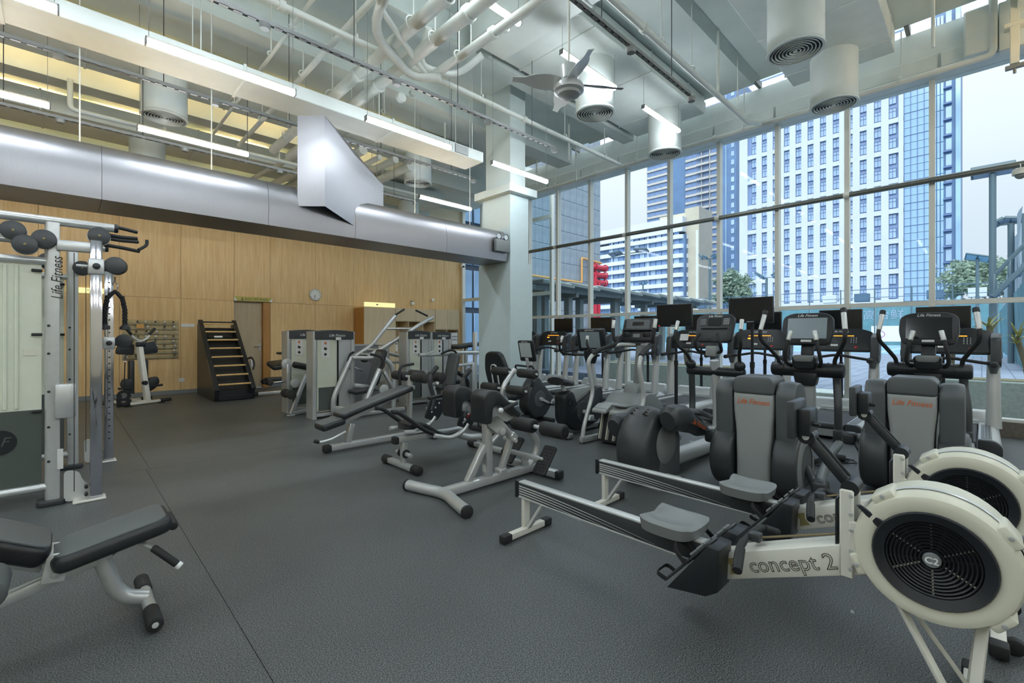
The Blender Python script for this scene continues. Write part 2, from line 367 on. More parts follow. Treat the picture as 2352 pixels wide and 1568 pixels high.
# glass facade
wf = thing('window_1', 'tall glass facade with white mullions facing the sports court', None, kind='structure')
MB().box(8.86, 9.12, Y0, 8.56, 0, .2).build('curb', 'concrete_curb', wf, 0)
MB().box(8.88, 9.05, Y0, 8.56, .2, .235).build('sill', 'mullion', wf, 0)
ys = [8.5 - i for i in range(15)]
for y in ys: MB().box(8.89, 9.02, y-.032, y+.032, .235, 5.0).build('mullion', 'mullion', wf, 0)
for a, b in zip(ys[1:], ys):
    MB().box(8.955, 8.965, a+.032, b-.032, .235, 1.772).build('pane', 'pane', wf, 0)
    MB().box(8.955, 8.965, a+.032, b-.032, 1.838, 5.0).build('pane', 'pane', wf, 0)
    MB().box(8.90, 9.01, a+.032, b-.032, 1.772, 1.838).build('transom', 'mullion', wf, 0)
MB().cyl((8.82, Y0, 3.545), (8.82, 8.45, 3.545), .042, n=14).build('steel_tube', 'rail_tube', wf)
for y in ys: MB().cyl((8.82, y, 3.545), (8.9, y, 3.545), .02, n=8).build('tube_bracket', 'rail_tube', wf)
for i in range(5): MB().cyl((8.82, 7.45-2*i, 3.545), (8.82, 7.53-2*i, 3.545), .047, n=14).build('tube_joint', 'mullion', wf)
# set-back glazing behind the column
w2 = thing('window_2', 'set back glazed entrance behind the white column', None, kind='structure')
for y in (8.62, 9.6, 10.6, 11.7, 12.72): MB().box(9.95, 10.07, y-.04, y+.04, 0, ZC).build('mullion', 'mullion', w2, 0)
for z in (2.5, 4.7): MB().box(9.94, 10.08, 8.62, 12.72, z, z+.1).build('transom', 'mullion', w2, 0)
for a, b in zip((8.62, 9.6, 10.6, 11.7), (9.6, 10.6, 11.7, 12.72)):
    MB().box(10.0, 10.01, a+.04, b-.04, .03, 2.5).build('pane', 'pane', w2, 0); MB().box(10.0, 10.01, a+.04, b-.04, 2.6, ZC).build('pane', 'pane', w2, 0)
MB().box(9.02, 9.95, 8.60, 8.61, .05, ZC).build('pane', 'pane', w2, 0)
# column
co = thing('column_1', 'white clad concrete column between machines and window', None, kind='structure')
MB().box(5.31, 5.84, 5.49, 6.30, .13, 2.57).build('clad_panel', 'column_paint', co, 0)
MB().box(5.30, 5.85, 5.48, 6.31, 0, .13).build('base_strip', 'baseboard', co, 0)
MB().box(5.32, 5.76, 5.50, 6.2, 2.57, 3.72).build('shaft', 'column_paint', co, 0)
MB().rbox((5.54, 5.85, 3.78), (.66, .92, .13), .006, 1).build('capital', 'white_paint', co)
MB().box(5.36, 5.72, 5.54, 6.16, 3.84, ZC).build('upper_shaft', 'white_paint', co, 0)

# ------------------------------------------------------------------ ceiling services
def duct(name, label, x0, x1, y0, y1, z0, z1, seams=(), axis='x', m='duct_paint'):
    o = thing(name, label, 'duct'); MB().rbox(((x0+x1)/2, (y0+y1)/2, (z0+z1)/2), (x1-x0, y1-y0, z1-z0), .008, 1).build('duct_body', m, o)
    for s_ in seams:
        if axis == 'x': MB().rbox((s_, (y0+y1)/2, (z0+z1)/2), (.03, y1-y0+.024, z1-z0+.024), .004, 1).build('seam_flange', m, o)
        else: MB().rbox(((x0+x1)/2, s_, (z0+z1)/2), (x1-x0+.024, .03, z1-z0+.024), .004, 1).build('seam_flange', m, o)
    return o
fd = duct('hanging_flat_duct', 'long flat white hanging duct with end grille, above the steel duct', -5.5, 4.82, 5.6, 6.07, 4.12, 4.28, (-4, -2.2, -.4, 1.4, 3.2))
g = MB().box(4.25, 4.5, 5.592, 5.6, 4.135, 4.262).build('grille', 'dark_seam', fd, 0)
for i in range(7): MB().box(4.25, 4.5, 5.584, 5.6, 4.14+i*.018, 4.149+i*.018).build('slat', 'duct_paint', g, 0)
for x in (-3, -1, 1, 3, 4.6):
    for y in (5.62, 6.05): MB().cyl((x, y, 4.2), (x, y, ZC), .006, n=6).build('hanger_rod', 'pipe_paint', fd)
duct('hanging_box_duct', 'wide white hanging box duct with two drum vents, over the wood wall side', -5.5, 6.6, 8.0, 9.1, 5.22, 5.5, (-3.5, -1.4, .2, 1.95, 3.9, 5.9))
duct('hanging_box_duct', 'far white hanging box duct next to the cream back wall', -5.5, 7.9, 10.9, 11.9, 5.1, 5.42, (-2.5, -.3, 1.9, 4.1, 6.3))
duct('hanging_box_duct', 'white hanging box duct with two drum vents behind the ceiling fan', 4.43, 8.25, 3.49, 4.85, 5.33, 5.63, (4.9, 6.35, 7.6))
duct('hanging_box_duct', 'white hanging box duct with the two biggest drum vents near the glass', 4.43, 8.32, .85, 2.1, 5.30, 5.62, (5.2, 6.7, 7.9))
duct('hanging_trunk_duct', 'white trunk duct joining the box ducts, running past the ceiling pipes', 3.82, 4.42, -5, 4.7, 5.2, 5.55, (3.2, 2.4, .4), 'y')
# drum vents
dv = thing('ceiling_drum_vent', 'white drum vent beside the ceiling fan, left of the strip light', 'air vent', (5.6, 3.99, 4.6), 0, 'drum air vents hanging from box ducts')
MB().lathe([(.27, .03), (.285, .05), (.285, .8), (.0, .8)], (0, 0, 0), n=36).build('drum', 'duct_paint', dv)
MB().lathe([(.0, .06), (.266, .06)], (0, 0, 0), n=36).build('backing', 'dark_seam', dv)
MB().lathe([(.262, .06), (.262, .0), (.29, .0), (.295, .012), (.285, .04)], (0, 0, 0), n=36).build('rim', 'duct_paint', dv)
for i in range(6):
    r = .046 + i*.036; MB().lathe([(r+.010, .0), (r+.015, .002), (r+.008, .016), (r+.004, .016), (r+.010, .0)], (0, 0, 0), n=32).build('ring', 'duct_paint', dv)
MB().lathe([(0, .002), (.024, .004), (.026, .03), (0, .03)], (0, 0, 0), n=20).build('core', 'duct_paint', dv)
for x, y, lb in ((7.75, 4.0, 'white drum vent behind the last strip light near the facade'), (6.02, 1.5, 'largest white drum vent at the top edge of the picture'), (7.82, 1.47, 'white cracked drum vent hanging in front of the office tower'),
                 (1.07, 8.6, 'white drum vent above the steel duct at the far end of the wood wall side'), (5.45, 8.5, 'small white drum vent between the steel riser and the column')):
    dup(dv, (x, y, 4.6), random.random()*3, lb, 'drum air vents hanging from box ducts')
for x, lb in ((1.15, 'cropped white drum vent half hidden behind the steel duct'), (7.0, 'distant white drum vent standing out beside the column behind the steel duct')):
    dup(dv, (x, 11.4, 4.35), 0, lb, 'drum air vents hanging from box ducts')
# strip lights
sl = thing('hanging_strip_light', 'x', 'strip light', (0, 0, 0), 0, 'hanging linear strip lights')
MB().rbox((.6, 0, .034), (1.2, .05, .02), .004, 1).build('housing', 'white_metal', sl)
MB().roll((.008, 0, 0), (1.192, 0, 0), .03, .008, 16).build('light_tube', 'light_tube', sl)
for x in (.0, 1.2): MB().rbox((x, 0, .006), (.012, .06, .066), .003, 1).build('end_cap', 'mid_grey', sl)
wires = {}
def strip(i, x, y, z, lb):
    zs = (5.185, 5.305) if y == 3.63 and 4 < x < 5 else (5.305, 5.305) if y == 3.63 and x > 5 else (5.185, 5.185) if 2.6 < x < 4.45 and y < 4 else (ZC-.005, ZC-.005)
    o = sl if i == 0 else copy_tree(sl)
    for c in list(o.children):
        if c.name.startswith('wire'): bpy.data.objects.remove(c)
    o.location = (x, y, z); o['label'] = lb
    for dx, zt in zip((.02, 1.18), zs): MB().cyl((dx, 0, .04), (dx, 0, zt-z), .0025, n=5).build('wire', 'mid_grey', o)
lights = [(-1.24, 4.92, 3.82, 'cropped glowing strip light in the upper picture corner along the flat duct'), (.485, 4.92, 3.82, 'long glowing strip light beside the flat white duct, above the drum vent'),
          (2.46, 4.92, 3.82, 'glowing strip light just past the steel riser, over the flat duct end'), (4.39, 4.92, 3.82, 'glowing strip light crossing the top of the white column'),
          (-1.32, 7.1, 3.84, 'glowing strip light cut by the picture edge above the steel duct'), (.62, 7.1, 3.84, 'glowing strip light low over the steel duct under a drum vent'),
          (2.57, 7.1, 3.84, 'strip light hidden behind the steel riser'), (4.58, 7.1, 3.84, 'thin glowing strip light between the steel riser and the column'),
          (2.46, 3.63, 4.84, 'glowing strip light cut by the top of the picture beside the pipes'), (4.39, 3.63, 4.84, 'glowing strip light behind the ceiling fan blades'),
          (6.35, 3.63, 4.84, 'glowing strip light in front of a drum vent near the facade')]
for i, a in enumerate(lights): strip(i, *a)
k = len(lights)
for y, z in ((4.92, 3.82), (7.1, 3.84), (3.63, 4.84), (1.2, 3.9), (-1.2, 3.9), (-3.6, 3.9), (9.3, 3.84)):
    for x in (-5.2, -3.2, -1.24, .485, 2.46, 4.39, 6.3):
        if (y in (4.92, 7.1) and x > -3) or (y == 3.63 and x > 2) or (y == 9.3 and x > 7): continue
        if y == 1.2 and x > 1.5: continue
        if y == 9.3: continue
        strip(k, x, y, z, 'strip light out of the picture behind the viewer'); k += 1
# unseen warm lamp battens; those on the steel duct added to warm the undersides above
wlp = thing('unseen_warm_batten', 'x', 'lamp', (0, 0, 0), 0, 'unseen warm lamp battens')
MB().rbox((0, 0, .02), (1.2, .08, .04), .005, 1).build('housing', 'white_metal', wlp); MB().roll((-.58, 0, .06), (.58, 0, .06), .02, .006, 12).build('light_tube', 'lamp_warm', wlp)
first = True
for x, y, z in ((-2.2, 8.95, 5.5), (-.6, 8.95, 5.5), (1.0, 8.95, 5.5), (2.8, 8.95, 5.5), (4.6, 8.95, 5.5), (-2.2, 11.6, 5.42), (-.6, 11.6, 5.42), (1.0, 11.6, 5.42), (2.8, 11.6, 5.42), (4.6, 11.6, 5.42), (-2.6, 6.13, 3.05), (-.9, 6.13, 3.05), (.8, 6.13, 3.05), (4.2, 6.13, 3.05), (7.4, -1.0, 4.7), (7.4, -2.6, 4.7)):
    o = wlp if first else copy_tree(wlp); first = False; o.location = (x, y, z); o['label'] = 'unseen warm lamp batten for the warm glow on ceiling and ducts'
    if z == 4.7:  # unseen pair hung by the facade, for the warm tint there
        for s_ in (-.5, .5): MB().cyl((s_, 0, .02), (s_, 0, ZC-z), .004, n=6).build('hanger_rod', 'pipe_paint', o)
# big steel duct with riser
sd = thing('hanging_steel_duct', 'long brushed steel duct crossing the room to the column with a slanted riser', 'duct')
prof = [(5.55, 2.57), (6.2, 2.57), (6.2, 3.0)] + [(6.2-.1-.25*sin(t*pi/2*1)*1-.3*t, 3.0+.1*sin(pi*t)) for t in (.15, .35)] + [(5.75, 3.1)] + [(5.55+.2*(1-sin(a)), 3.1-.16*(1-cos(a))) for a in [i*pi/2/6 for i in range(1, 7)]]
prof = [(5.55, 2.57), (6.2, 2.57), (6.2, 2.95), (6.1, 3.07), (5.9, 3.12), (5.76, 3.115), (5.66, 3.085), (5.595, 3.03), (5.56, 2.96), (5.542, 2.87), (5.537, 2.78), (5.541, 2.67)]
segs = [-5.5, -3.2, -1.05, .235, 1.62, 2.63, 4.05, 5.3]
for a, b in zip(segs, segs[1:]): MB().prism(prof, 'x', a+.002, b-.002).build('duct_section', 'steel_duct', sd, 30)
c_ = [(sum(p[0] for p in prof)/len(prof)), (sum(p[1] for p in prof)/len(prof))]
MB().prism([(c_[0]+(p[0]-c_[0])*.985, c_[1]+(p[1]-c_[1])*.985) for p in prof], 'x', segs[0]+.01, segs[-1]-.01).build('inner_liner', 'dark_seam', sd, 30)
rz = MB()
P3, P4, P6, P5 = (1.93, 5.55), (2.157, 5.327), (2.63, 5.55), (3.16, 5.80)
B2 = (2.95, 6.15); B1 = (2.12, 5.98)
vs = [(*P3, 2.84), (*P4, 2.84), (*P6, 2.72), (*P5, 3.12), (*B2, 3.12), (*B1, 2.95), (*P3, 3.89), (*P4, 3.89), (*P6, 3.62), (*P5, 3.42), (*B2, 3.42), (*B1, 3.89)]
rz.add(vs, [(0, 1, 7, 6), (1, 2, 8, 7), (2, 3, 9, 8), (3, 4, 10, 9), (4, 5, 11, 10), (5, 0, 6, 11), (6, 7, 8, 9, 10, 11), (0, 5, 4, 3, 2, 1)])
rz.build('riser', 'steel_duct', sd, 20)
for x in (-4, -1.9, .1, 1.2, 3.9, 5.0):
    for y in (6.17,): MB().cyl((x, y, 3.0), (x, y, ZC), .006, n=6).build('hanger_rod', 'pipe_paint', sd)
# emergency twin lamp on the duct end
em = thing('emergency_light', 'grey twin-head emergency light box mounted on the steel duct near the column', 'emergency light', (5.12, 5.535, 2.83))
MB().rbox((0, -.045, -.03), (.3, .07, .2), .012, 2).build('battery_box', 'mid_grey', em)
for s_ in (-.08, .08):
    h_ = MB().lathe([(0, .05), (.03, .045), (.05, .0), (.05, -.02)], (s_, -.05, .12), (0, 1, 0), 18).build('lamp_head', 'chrome', em); MB().lathe([(0, -.012), (.044, -.012)], (s_, -.05, .12), (0, 1, 0), 18).build('lens', 'screen_pale', h_)
# slotted cable rails
def rail(y, z, x0, x1, lb):
    o = thing('hanging_cable_rail', lb, 'cable rail', group='slotted cable rails hung under the ceiling')
    MB().box(x0, x1, y-.02, y-.016, z-.02, z+.02).box(x0, x1, y+.016, y+.02, z-.02, z+.02).build('rail_side', 'mid_grey', o, 0)
    b = MB(); x = x0
    while x < x1: b.box(x, x+.07, y-.02, y+.02, z-.02, z-.016); x += .11
    b.build('slotted_web', 'mid_grey', o, 0); o.children[-1]['kind'] = 'stuff'
    MB().tube([(x0+.05+i*(x1-x0-.1)/24, y+.004*(-1)**i, z-.006) for i in range(25)], .006, 6).build('cable', 'black_rubber', o)
    x = x0+.4
    while x < x1:
        MB().cyl((x, y, z), (x, y, 5.21 if y == 8.46 else 5.32 if y == 4.56 and x > 4.4 else ZC), .005, n=6).build('hanger_rod', 'dark_seam', o); MB().lathe([(0, -.05), (.04, -.05), (.05, -.03), (.05, .0), (0, .0)], (x+.5, y, z-.02), n=14).build('junction_box', 'mid_grey', o); x += 1.35
for y, lb in ((2.42, 'slotted cable rail crossing above the ceiling fan'), (4.56, 'dark slotted cable rail running from the pipes down to the column top'), (6.5, 'slotted cable rail crossing in front of the drum vent'), (8.46, 'slotted cable rail just above the steel duct')):
    rail(y, 4.2, -5.0, 5.3, lb)
# pipes
def pipe(pts, r, lb, fil=.08, hang=(), flanges=(), group='white painted ceiling pipes'):
    o = thing('ceiling_pipe', lb, 'pipe', group=group); MB().tube(pts, r, 12, fil).build('pipe_run', 'pipe_paint', o)
    for h in hang:
        MB().cyl(h, (h[0], h[1], ZC), .008, n=6).build('hanger_rod', 'pipe_paint', o); MB().ring((h[0]-.012, h[1], h[2]), (1, 0, 0) if abs(pts[1][0]-pts[0][0]) > abs(pts[1][1]-pts[0][1]) else (0, 1, 0), r, r+.012, .024, 14).build('clamp', 'pipe_paint', o)
    for f_ in flanges: MB().lathe([(0, -.03), (r+.018, -.03), (r+.018, .03), (0, .03)], f_, (1, 0, 0) if abs(pts[1][0]-pts[0][0]) > abs(pts[1][1]-pts[0][1]) else (0, 1, 0), 14).build('coupling', 'pipe_paint', o)
pipe([(-5, 5.05, 4.75), (7.95, 5.05, 4.75)], .035, 'long thin white pipe running over the column to the facade', hang=[(x, 5.05, 4.78) for x in (.5, 2.4, 4.3, 6.2, 7.4)], flanges=[(1.6, 5.05, 4.75), (5.2, 5.05, 4.75)])
pipe([(-3, 2.62, 4.75), (7.85, 2.62, 4.75), (8.5, 2.62, 4.95)], .038, 'long thin white pipe slanting past the ceiling fan to the facade', hang=[(x, 2.62, 4.78) for x in (3.4, 5.0, 5.8, 7.4)], flanges=[(4.6, 2.62, 4.75)])
pipe([(.05, 9.6, 5.2), (.05, 9.6, 4.75), (7.4, 9.6, 4.75)], .035, 'thin white pipe under the wood side ceiling with a vertical drop', hang=[(x, 9.6, 4.78) for x in (1.2, 3.0, 4.9)])
pipe([(8.5, -.1, ZC), (8.5, -.1, 4.93), (8.5, 8.2, 4.93)], .042, 'white pipe along the facade head with a vertical riser', hang=[(8.5, y, 4.96) for y in (.8, 2.9, 5.0, 7.2)], flanges=[(8.5, 3.4, 4.93), (8.5, 6.0, 4.93)])
for i, (x, r, z, ya, yb) in enumerate(((2.98, .072, 4.66, -3, 9.0), (2.70, .072, 4.7, -3, 9.0), (3.32, .046, 4.62, -3, 4.95), (2.3, .035, 4.85, -3, 9.6), (3.5, .025, 4.75, -3, 5.1), (1.9, .022, 4.95, 1, 9.6))):
    pipe([(x, ya, z), (x, yb, z)], r, ('thick insulated white pipe, the one next to the strip light end', 'thick insulated white pipe second from the strip light end', 'medium white pipe ending over the trunk duct edge', 'white pipe beyond the two thick insulated pipes', 'slim white conduit hugging the trunk duct', 'outermost white pipe of the ceiling bundle towards the wood wall')[i], hang=[(x, y, z+.02) for y in (2.6, 4.3, 6.4, 8.2)], flanges=[(x, 3.7, z), (x, 5.6, z)])
pipe([(2.55, 2.8, 4.9), (2.2, 3.6, 4.86), (2.35, 4.6, 4.62), (3.1, 4.95, 4.55), (3.35, 4.7, 4.55)], .05, 'white bent pipe curling under the pipe bundle', .3)
pipe([(2.0, 3.0, 5.0), (2.15, 4.2, 4.7), (3.3, 4.9, 4.6)], .03, 'thin bent white pipe crossing below the bundle', .3)
pipe([(3.1, 4.6, 5.0), (3.2, 5.0, 4.75), (3.75, 4.9, 4.8), (3.9, 4.55, 5.0)], .045, 'white u-shaped pipe bend next to the trunk duct end', .2)
for i in range(6):
    pipe([(3.4+i*.35, 8.3, 4.9-.05*(i % 2)), (3.0+i*.4, 12.2, 4.9-.05*(i % 2))], .05+.02*(i % 3), 'white pipe of the tangle above the steel duct behind the riser', hang=[(3.3+i*.36, 9.2, 4.9)], group='pipe tangle behind the riser')
for i, (x, y) in enumerate(((6.2, 6.4), (7.0, 5.6), (7.6, 7.0), (6.6, 2.6), (7.3, .4), (5.0, 6.9), (8.0, 6.2), (4.2, 7.4))):
    pipe([(x, y, ZC), (x, y, 4.72)], .018, 'thin white sprinkler drop hanging alone from the ceiling', group='sprinkler drops')
# ceiling fan
cf = thing('ceiling_fan', 'four-bladed ceiling fan with brushed metal motor and round lamp', 'ceiling fan', (4.0, 3.2, 4.08))
MB().cyl((0, 0, .12), (0, 0, 5.2-4.08), .014, n=12).build('rod', 'white_metal', cf)
MB().lathe([(0, .25), (.09, .25), (.1, .23), (.1, .085), (.07, .08), (0, .08)], (0, 0, 0), n=28).build('motor', 'silver', cf)
MB().lathe([(0, .07), (.11, .07), (.16, .03), (.172, .0), (.165, -.035), (.135, -.05), (0, -.05)], (0, 0, 0), n=32).build('lamp_ring', 'silver', cf)
MB().lathe([(.132, -.045), (.12, -.078), (.07, -.095), (0, -.1)], (0, 0, 0), n=28).build('lamp_glass', 'light_grey', cf)
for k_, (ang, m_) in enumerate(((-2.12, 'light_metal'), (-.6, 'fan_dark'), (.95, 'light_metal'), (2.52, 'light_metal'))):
    b = MB(); n_ = 9; vs = []
    for i in range(n_):
        t = i/(n_-1); x = .1 + .53*t; w = .032+.058*sin(pi*min(1, t*1.15+.12))**.7; tw = .55-.25*t
        for s_, zz in ((-1, 0), (1, 0), (1, -.008), (-1, -.008)): vs.append((x, s_*w, .055 + s_*w*sin(tw)+zz))
    fs = []
    for i in range(n_-1):
        for q in range(4): fs.append((i*4+q, i*4+(q+1) % 4, (i+1)*4+(q+1) % 4, (i+1)*4+q))
    fs += [(0, 3, 2, 1), tuple((n_-1)*4+q for q in range(4))]
    b.add(vs, fs); b.build('blade', m_, cf, 40, Matrix.Rotation(ang, 4, 'Z'))
# long camera post, shutter bracket and dome camera near the facade
sb = thing('ceiling_bracket', 'cream steel bracket hanging from the ceiling beside the facade head', 'bracket', (8.3, -.28, 0))
MB().rbox((0, 0, 5.15), (.09, .08, 1.0), .004, 1).build('upright', 'cream_plastic', sb); MB().rbox((0, 0, 5.12), (.14, .18, .05), .004, 1).build('clamp', 'cream_plastic', sb)
MB().rbox((0, 0, 4.62), (.05, .16, .05), .004, 1).build('foot', 'mid_grey', sb); MB().cyl((0, 0, 4.66), (0, 0, 4.54), .015, n=8).build('pin', 'mid_grey', sb)
dc = thing('dome_camera', 'white dome security camera hanging at the facade by the picture edge', 'camera', (8.6, -.34, 3.38))
MB().lathe([(0, .05), (.07, .05), (.08, .02), (.075, -.02), (0, -.02)], (0, 0, 0), n=20).build('housing', 'white_metal', dc); MB().sphere((0, 0, -.02), .055, 14, 8).build('dome', 'mid_grey', dc)
MB().tube([(0, 0, .05), (.02, 0, .12), (.2, 0, .16)], .006, 6, .03).build('cable', 'white_metal', dc)
# ------------------------------------------------------------------ outside: deck, court, city
mat('deck', (128, 142, 160), .7, var=.12, vscale=3); mat('court', (116, 158, 184), .6, var=.06, vscale=.6); mat('court_line', (222, 232, 238), .6)
mat('turf', (110, 132, 84), .9, bump=.5, bscale=120, var=.2, vscale=30); mat('ground_far', (108, 128, 140), .9)
mat('planter', (196, 208, 204), .8, bump=.3, bscale=60, var=.14, vscale=20); mat('soil', (150, 146, 120), .95, bump=.6, bscale=80, var=.3, vscale=40)
mat('fabric_teal', (92, 136, 148), .8, var=.14, vscale=1.2); mat('steel_green', (84, 106, 116), .5); mat('steel_blue', (82, 112, 138), .55)
mat('tower_white', (200, 209, 220), .6, var=.03, vscale=.2); mat('tower_recess', (128, 152, 192), .4); mat('tower_frame', (96, 122, 166), .5)  # pale blue haze is mixed into the far buildings' colours
mat('tower_glass', (172, 198, 226), .12, spec=.7, var=.22, vscale=.07); mat('curtain_glass', (158, 194, 226), .08, spec=.8, var=.25, vscale=.1); mat('fin_dark', (96, 122, 166), .4)
mat('apt_body', (128, 148, 180), .6); mat('apt_band', (196, 194, 188), .7, var=.06, vscale=.3); mat('apt_glass', (120, 148, 190), .25, var=.3, vscale=.09); mat('apt_dark', (96, 128, 166), .5, var=.12, vscale=.2)
mat('low_band', (214, 222, 228), .65, var=.05, vscale=.3); mat('low_glass', (92, 122, 160), .2, var=.3, vscale=.2); mat('beige', (196, 190, 172), .75, var=.06, vscale=.3)
mat('panel_stone', (142, 154, 164), .6, var=.14, vscale=1.5); mat('panel_back', (52, 66, 80), .9)
mat('pergola', (116, 128, 128), .7, var=.05, vscale=2); mat('pergola_top', (196, 208, 208), .6); mat('bark', (132, 122, 104), .9, bump=.4, bscale=40)
mat('leaf_olive', (156, 156, 96), .6, var=.2, vscale=10); mat('leaf_tree', (128, 150, 134), .7, var=.25, vscale=.6); mat('net', (150, 168, 180), .8)  # tree leaf colour greyed with distance haze
mat('blue_glazing', (120, 152, 182), .15, var=.2, vscale=.5); mat('lamp_glass_grey', (150, 170, 190), .2); mat('pink_ink', (186, 110, 170), .6)
dm = MATS['deck']; dn_, dl_ = dm.node_tree.nodes, dm.node_tree.links
br_ = dn_.new('ShaderNodeTexBrick'); br_.inputs['Scale'].default_value = 1.0; br_.inputs['Brick Width'].default_value = .6; br_.inputs['Row Height'].default_value = .3; br_.inputs['Mortar Size'].default_value = .012
br_.inputs['Color1'].default_value = srgb(132, 146, 164); br_.inputs['Color2'].default_value = srgb(118, 132, 152); br_.inputs['Mortar'].default_value = srgb(86, 98, 116)
tc_ = dn_.new('ShaderNodeTexCoord'); dl_.new(tc_.outputs['Object'], br_.inputs['Vector']); dl_.new(br_.outputs['Color'], dn_['Principled BSDF'].inputs['Base Color'])
def struct(name, b, m, label=None): return tag(b.build(name, m, None, 0), label, None, kind='structure')
struct('ground_strip', MB().box(9.12, 10.9, -12, 30, -.3, -.06), 'deck'); struct('ground_deck', MB().box(10.9, 34, -12, 30, -.3, .22), 'deck'); struct('ground_court', MB().box(34, 62, -12, 40, -.3, .23), 'court'); struct('ground_far', MB().box(-40, 420, -260, 330, -.6, -.31), 'ground_far')
gcl = thing('court_lines', 'white painted lines on the blue court', None, kind='structure')
for a in ((36, 36.1, 2, 22), (60, 60.1, 2, 22), (48, 48.05, 2, 22)): MB().box(*a, .23, .235).build('line_marking', 'court_line', gcl, 0)
for y in (2, 4.5, 12, 19.5, 21.9): MB().box(36, 60, y, y+.1, .23, .235).build('line_marking', 'court_line', gcl, 0)
tag(MB().box(9.13, 10.15, -5, 8.4, -.06, -.03).build('turf_strip', 'turf', None, 0), 'strip of green turf between the glass and the planters', 'turf', kind='stuff')
def planter(y0, y1, h, lb):
    o = thing('concrete_planter', lb, 'planter', (0, 0, -.06)); MB().rbox((10.55, (y0+y1)/2, (h+.06)/2), (.7, y1-y0, h+.06), .015, 1).build('trough', 'planter', o)
    if h > .4: MB().box(10.28, 10.82, y0+.08, y1-.08, h+.06, h+.075).build('soil', 'soil', o, 0)
planter(3.75, 7.0, .63, 'long grey concrete planter outside the glass behind the middle treadmills'); planter(-4.5, .95, .63, 'grey concrete planter outside the glass behind the last treadmill'); planter(.97, 3.73, .26, 'low concrete curb between the two planters')
# dracaena plants
def plant(x, y, h, lean, lb, nb=2, seed=0):
    rnd = random.Random(seed); o = thing('dracaena_plant', lb, 'plant', (x, y, .646), rnd.random()*6, 'bare-stemmed spiky plants in the planters')
    for s_ in range(nb):
        a = rnd.random()*6.28; hh = h*(.65+.35*rnd.random()); tip = Vector((cos(a)*lean, sin(a)*lean, hh))
        MB().tube([(0, 0, 0), (tip.x*.4, tip.y*.4, hh*.55), tuple(tip)], [.035, .028, .022], 7, .1).build('stem', 'bark', o)
        for k in range(11):
            b = MB(); aa = k*2.4+rnd.random(); el = .3+1.1*rnd.random(); L = .24+.18*rnd.random(); d = Vector((cos(aa)*cos(el), sin(aa)*cos(el), sin(el))); u, w = ortho(d); vs = []
            for i in range(5):
                t = i/4; p = tip + d*L*t + Vector((0, 0, -.12*t*t)); wd = .016*(1-t)**.6+.001; vs += [p+u*wd, p+w*.002, p-u*wd]
            b.add(vs, [(i*3+j, i*3+j+1, i*3+j+4, i*3+j+3) for i in range(4) for j in range(2)]); b.build('leaf', 'leaf_olive', o, 60)
for i, (y, h, lb) in enumerate(((6.5, .75, 'spiky plant at the column end of the planter'), (5.75, .7, 'spiky plant behind the stair climber'), (5.35, .85, 'spiky plant seen behind the dark stair climber console'), (4.85, .8, 'spiky plant beside the black television pole'),
    (4.25, .7, 'spiky plant behind the first cross trainer arms'), (3.86, .55, 'short spiky plant at the planter end by the low curb'), (.35, .8, 'spiky plant behind the last treadmill console'), (-.1, .95, 'tall spiky plant just outside the last treadmill upright'), (-.5, .8, 'bushy spiky plant at the edge of the picture'))):
    plant(10.45+.12*(i % 3), y, h, .12, lb, 2+(i % 2), i)
# court fence far side
fn = thing('court_fence', 'far teal windscreen fence closing the blue court with steel railing on top', 'fence', (62, 0, .23))
for i in range(17):
    y = -4+i*3; MB().cyl((0, y, 0), (0, y, 6.1), .06, n=8).build('post', 'steel_green', fn)
    MB().rbox((.05, y+1.5, 2.05), (.02, 2.86, 4.1), .004, 1).build('windscreen', 'fabric_teal', fn)
    MB().rbox((.3, y+1.5, 5.1), (.1, 2.9, .06), .01, 1).build('rail', 'steel_blue', fn); MB().rbox((.3, y+1.5, 6.0), (.1, 2.9, .07), .01, 1).build('rail', 'steel_blue', fn)
    if i % 3: MB().rbox((1.5, y+1.3, 5.2), (1.0, 1.3, .9), .02, 1).build('kiosk_block', 'low_band' if i % 2 else 'steel_blue', fn)
MB().rbox((.02, 6.6, 1.2), (.02, 3.4, 1.65), .004, 1).build('white_banner', 'court_line', fn); text('高台鲜', 1.15, 'lamp_glass_grey', fn, frame((.03, 7.3, 3.15), (0, -1, 0), (0, 0, 1)), 'banner_lettering', extr=.015)
MB().ring((-.01, 7.5, 1.15), (1, 0, 0), .30, .37, .02, 20).build('round_emblem', 'pink_ink', fn)
# side screen wall and net on the right
sw = thing('court_side_screen', 'grey teal fabric side screen of the court with net above, at the picture edge', 'screen', (0, -1.0, -.05))
for i in range(9):
    x = 20.8+i*3; b = MB(); n_ = 12; vs = []
    for j in range(n_+1):
        for z in (0, 1.5, 3.0): vs.append((x+3*j/n_, .06*sin(j*1.9+i)+.03*z, z))
    b.add(vs, [(j*3+q, (j+1)*3+q, (j+1)*3+q+1, j*3+q+1) for j in range(n_) for q in range(2)]); b.build('fabric_panel', 'fabric_teal', sw, 60)
    MB().cyl((x, -.02, 0), (x, -.02, 5.6 if i < 6 else 4), .05, n=8).build('post', 'steel_green', sw)
b = MB(); vs = []
for j in range(41):
    x = 24+j*.45; z1 = 5.9-.055*j; vs += [(x, .1*sin(j*.8), 3.0), (x, .12*sin(j*.8+1), (3+z1)/2), (x, .1*sin(j*.8), z1)]
b.add(vs, [(j*3+q, (j+1)*3+q, (j+1)*3+q+1, j*3+q+1) for j in range(40) for q in range(2)]); b.build('net', 'net', sw, 60)
ss = thing('steel_stair', 'diagonal steel stair truss outside near the picture edge', 'stairs', (0, -.52, 0))
